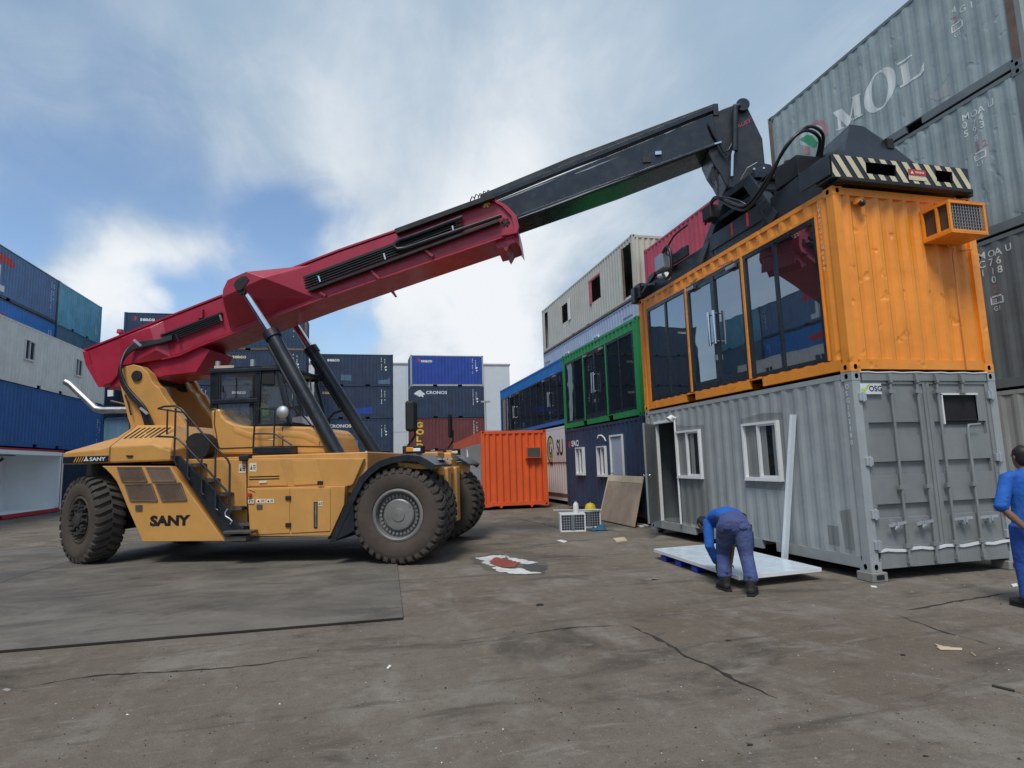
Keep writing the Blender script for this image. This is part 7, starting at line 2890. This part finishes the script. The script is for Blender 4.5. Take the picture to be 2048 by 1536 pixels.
limb(tr, [(0, -.02, .80), (0, -.02, .90), (0, 0, .98)], [(.18, .11), (.185, .135), (.165, .115)])
flesh(tr, 'trousers', 'trouser_bright', w2_, .011, 4)
sh = MB()
limb(sh, [(0, 0, .80), (0, 0, .92), (0, .0, 1.08), (0, .0, 1.25), (0, -.01, 1.38), (0, -.01, 1.45), (0, 0, 1.49)], [(.195, .14), (.185, .13), (.172, .118), (.19, .12), (.195, .108), (.14, .085), (.075, .068)])
for s_h, e_h in ((shL, eL), (shR, eR)):
    limb(sh, [s_h + Vector((-s_h.x * .4, 0, .02)), s_h, s_h.lerp(e_h, .5), e_h + (e_h - s_h) * .05], [.075, .074, .071, .073])
    for k in range(3):
        p = s_h.lerp(e_h, .62 + k * .15)
        d = (e_h - s_h).normalized()
        a = d.cross(Vector((0, 1, 0))).normalized()
        limb(sh, [p + a * .07, p + Vector((0, -.078, 0)), p - a * .07], [.010, .014, .010], d, 8)
flesh(sh, 'shirt', 'shirt_blue', w2_, .011, 4)
hr_ = MB()
limb(hr_, [Ph(0, -.05, -.075), Ph(0, -.035, -.03), Ph(0, -.02, .04), Ph(0, -.014, .09), Ph(0, -.012, .128)], [(.06, .05), (.080, .075), (.086, .10), (.074, .09), (.03, .04)], (1, 0, 0), 16)
flesh(hr_, 'hair', 'hair', w2_, .010, 2)
boot(w2_, fl2, rad(-20), 1.15)
boot(w2_, fr2, rad(12))

# --- driver in the cab
hd_ = SV(531, 789, 0)
dpos = TO + TD * (hd_.x - .08)
dr = thing('person', 'driver in a lime safety vest and tan cap sitting in the cab of the truck', 'person', (dpos.x, dpos.y, hd_.z - .78), -TH)
body = MB()
limb(body, [(0, 0, .02), (0, 0, .2), (0, 0, .42), (.01, 0, .54), (.02, 0, .58)], [(.11, .15), (.10, .15), (.11, .18), (.09, .17), (.06, .07)], (1, 0, 0))
limb(body, [(.02, 0, .56), (.04, 0, .64), (.05, 0, .68)], [.055, .05, .05])
Ph = head(body, (.07, 0, .76), (1, -.1, -.05), (0, 0, 1))
for sg in (-1, 1):
    limb(body, [(.0, .19 * sg, .52), (.12, .24 * sg, .27), (.40, .16 * sg, .30)], [.05, .042, .03])
    hand(body, (.40, .16 * sg, .30), (1, -.1 * sg, .1), (.2, 0, -1), (0, -sg, .4), 1.0, .7)
    limb(body, [(.05, .1 * sg, .04), (.45, .13 * sg, .08), (.52, .13 * sg, -.32)], [.08, .065, .05])
    limb(body, [(.48, .13 * sg, -.34), (.62, .13 * sg, -.36)], [.04, .035])
flesh(body, 'body', 'skin', dr, .009, 3)
m_ = MB()
limb(m_, [(0, 0, .05), (0, 0, .22), (0, 0, .42), (.01, 0, .53), (.015, 0, .575)], [(.135, .18), (.125, .175), (.135, .20), (.115, .19), (.075, .09)], (1, 0, 0))
flesh(m_, 'safety_vest', 'hi_vis', dr, .012, 3)
m_ = MB()
for sg in (-1, 1):
    limb(m_, [(.0, .17 * sg, .53), (.0, .21 * sg, .50), (.12, .24 * sg, .27), (.30, .19 * sg, .29)], [.06, .062, .055, .045])
flesh(m_, 'shirt', 'trouser_blue', dr, .012, 3)
m_ = MB()
limb(m_, [Ph(0, -.01, .03), Ph(0, -.012, .08), Ph(0, -.012, .125)], [(.092, .112), (.085, .10), (.04, .05)], (0, 1, 0))
flesh(m_, 'cap', 'pale_wood', dr, .010, 2)
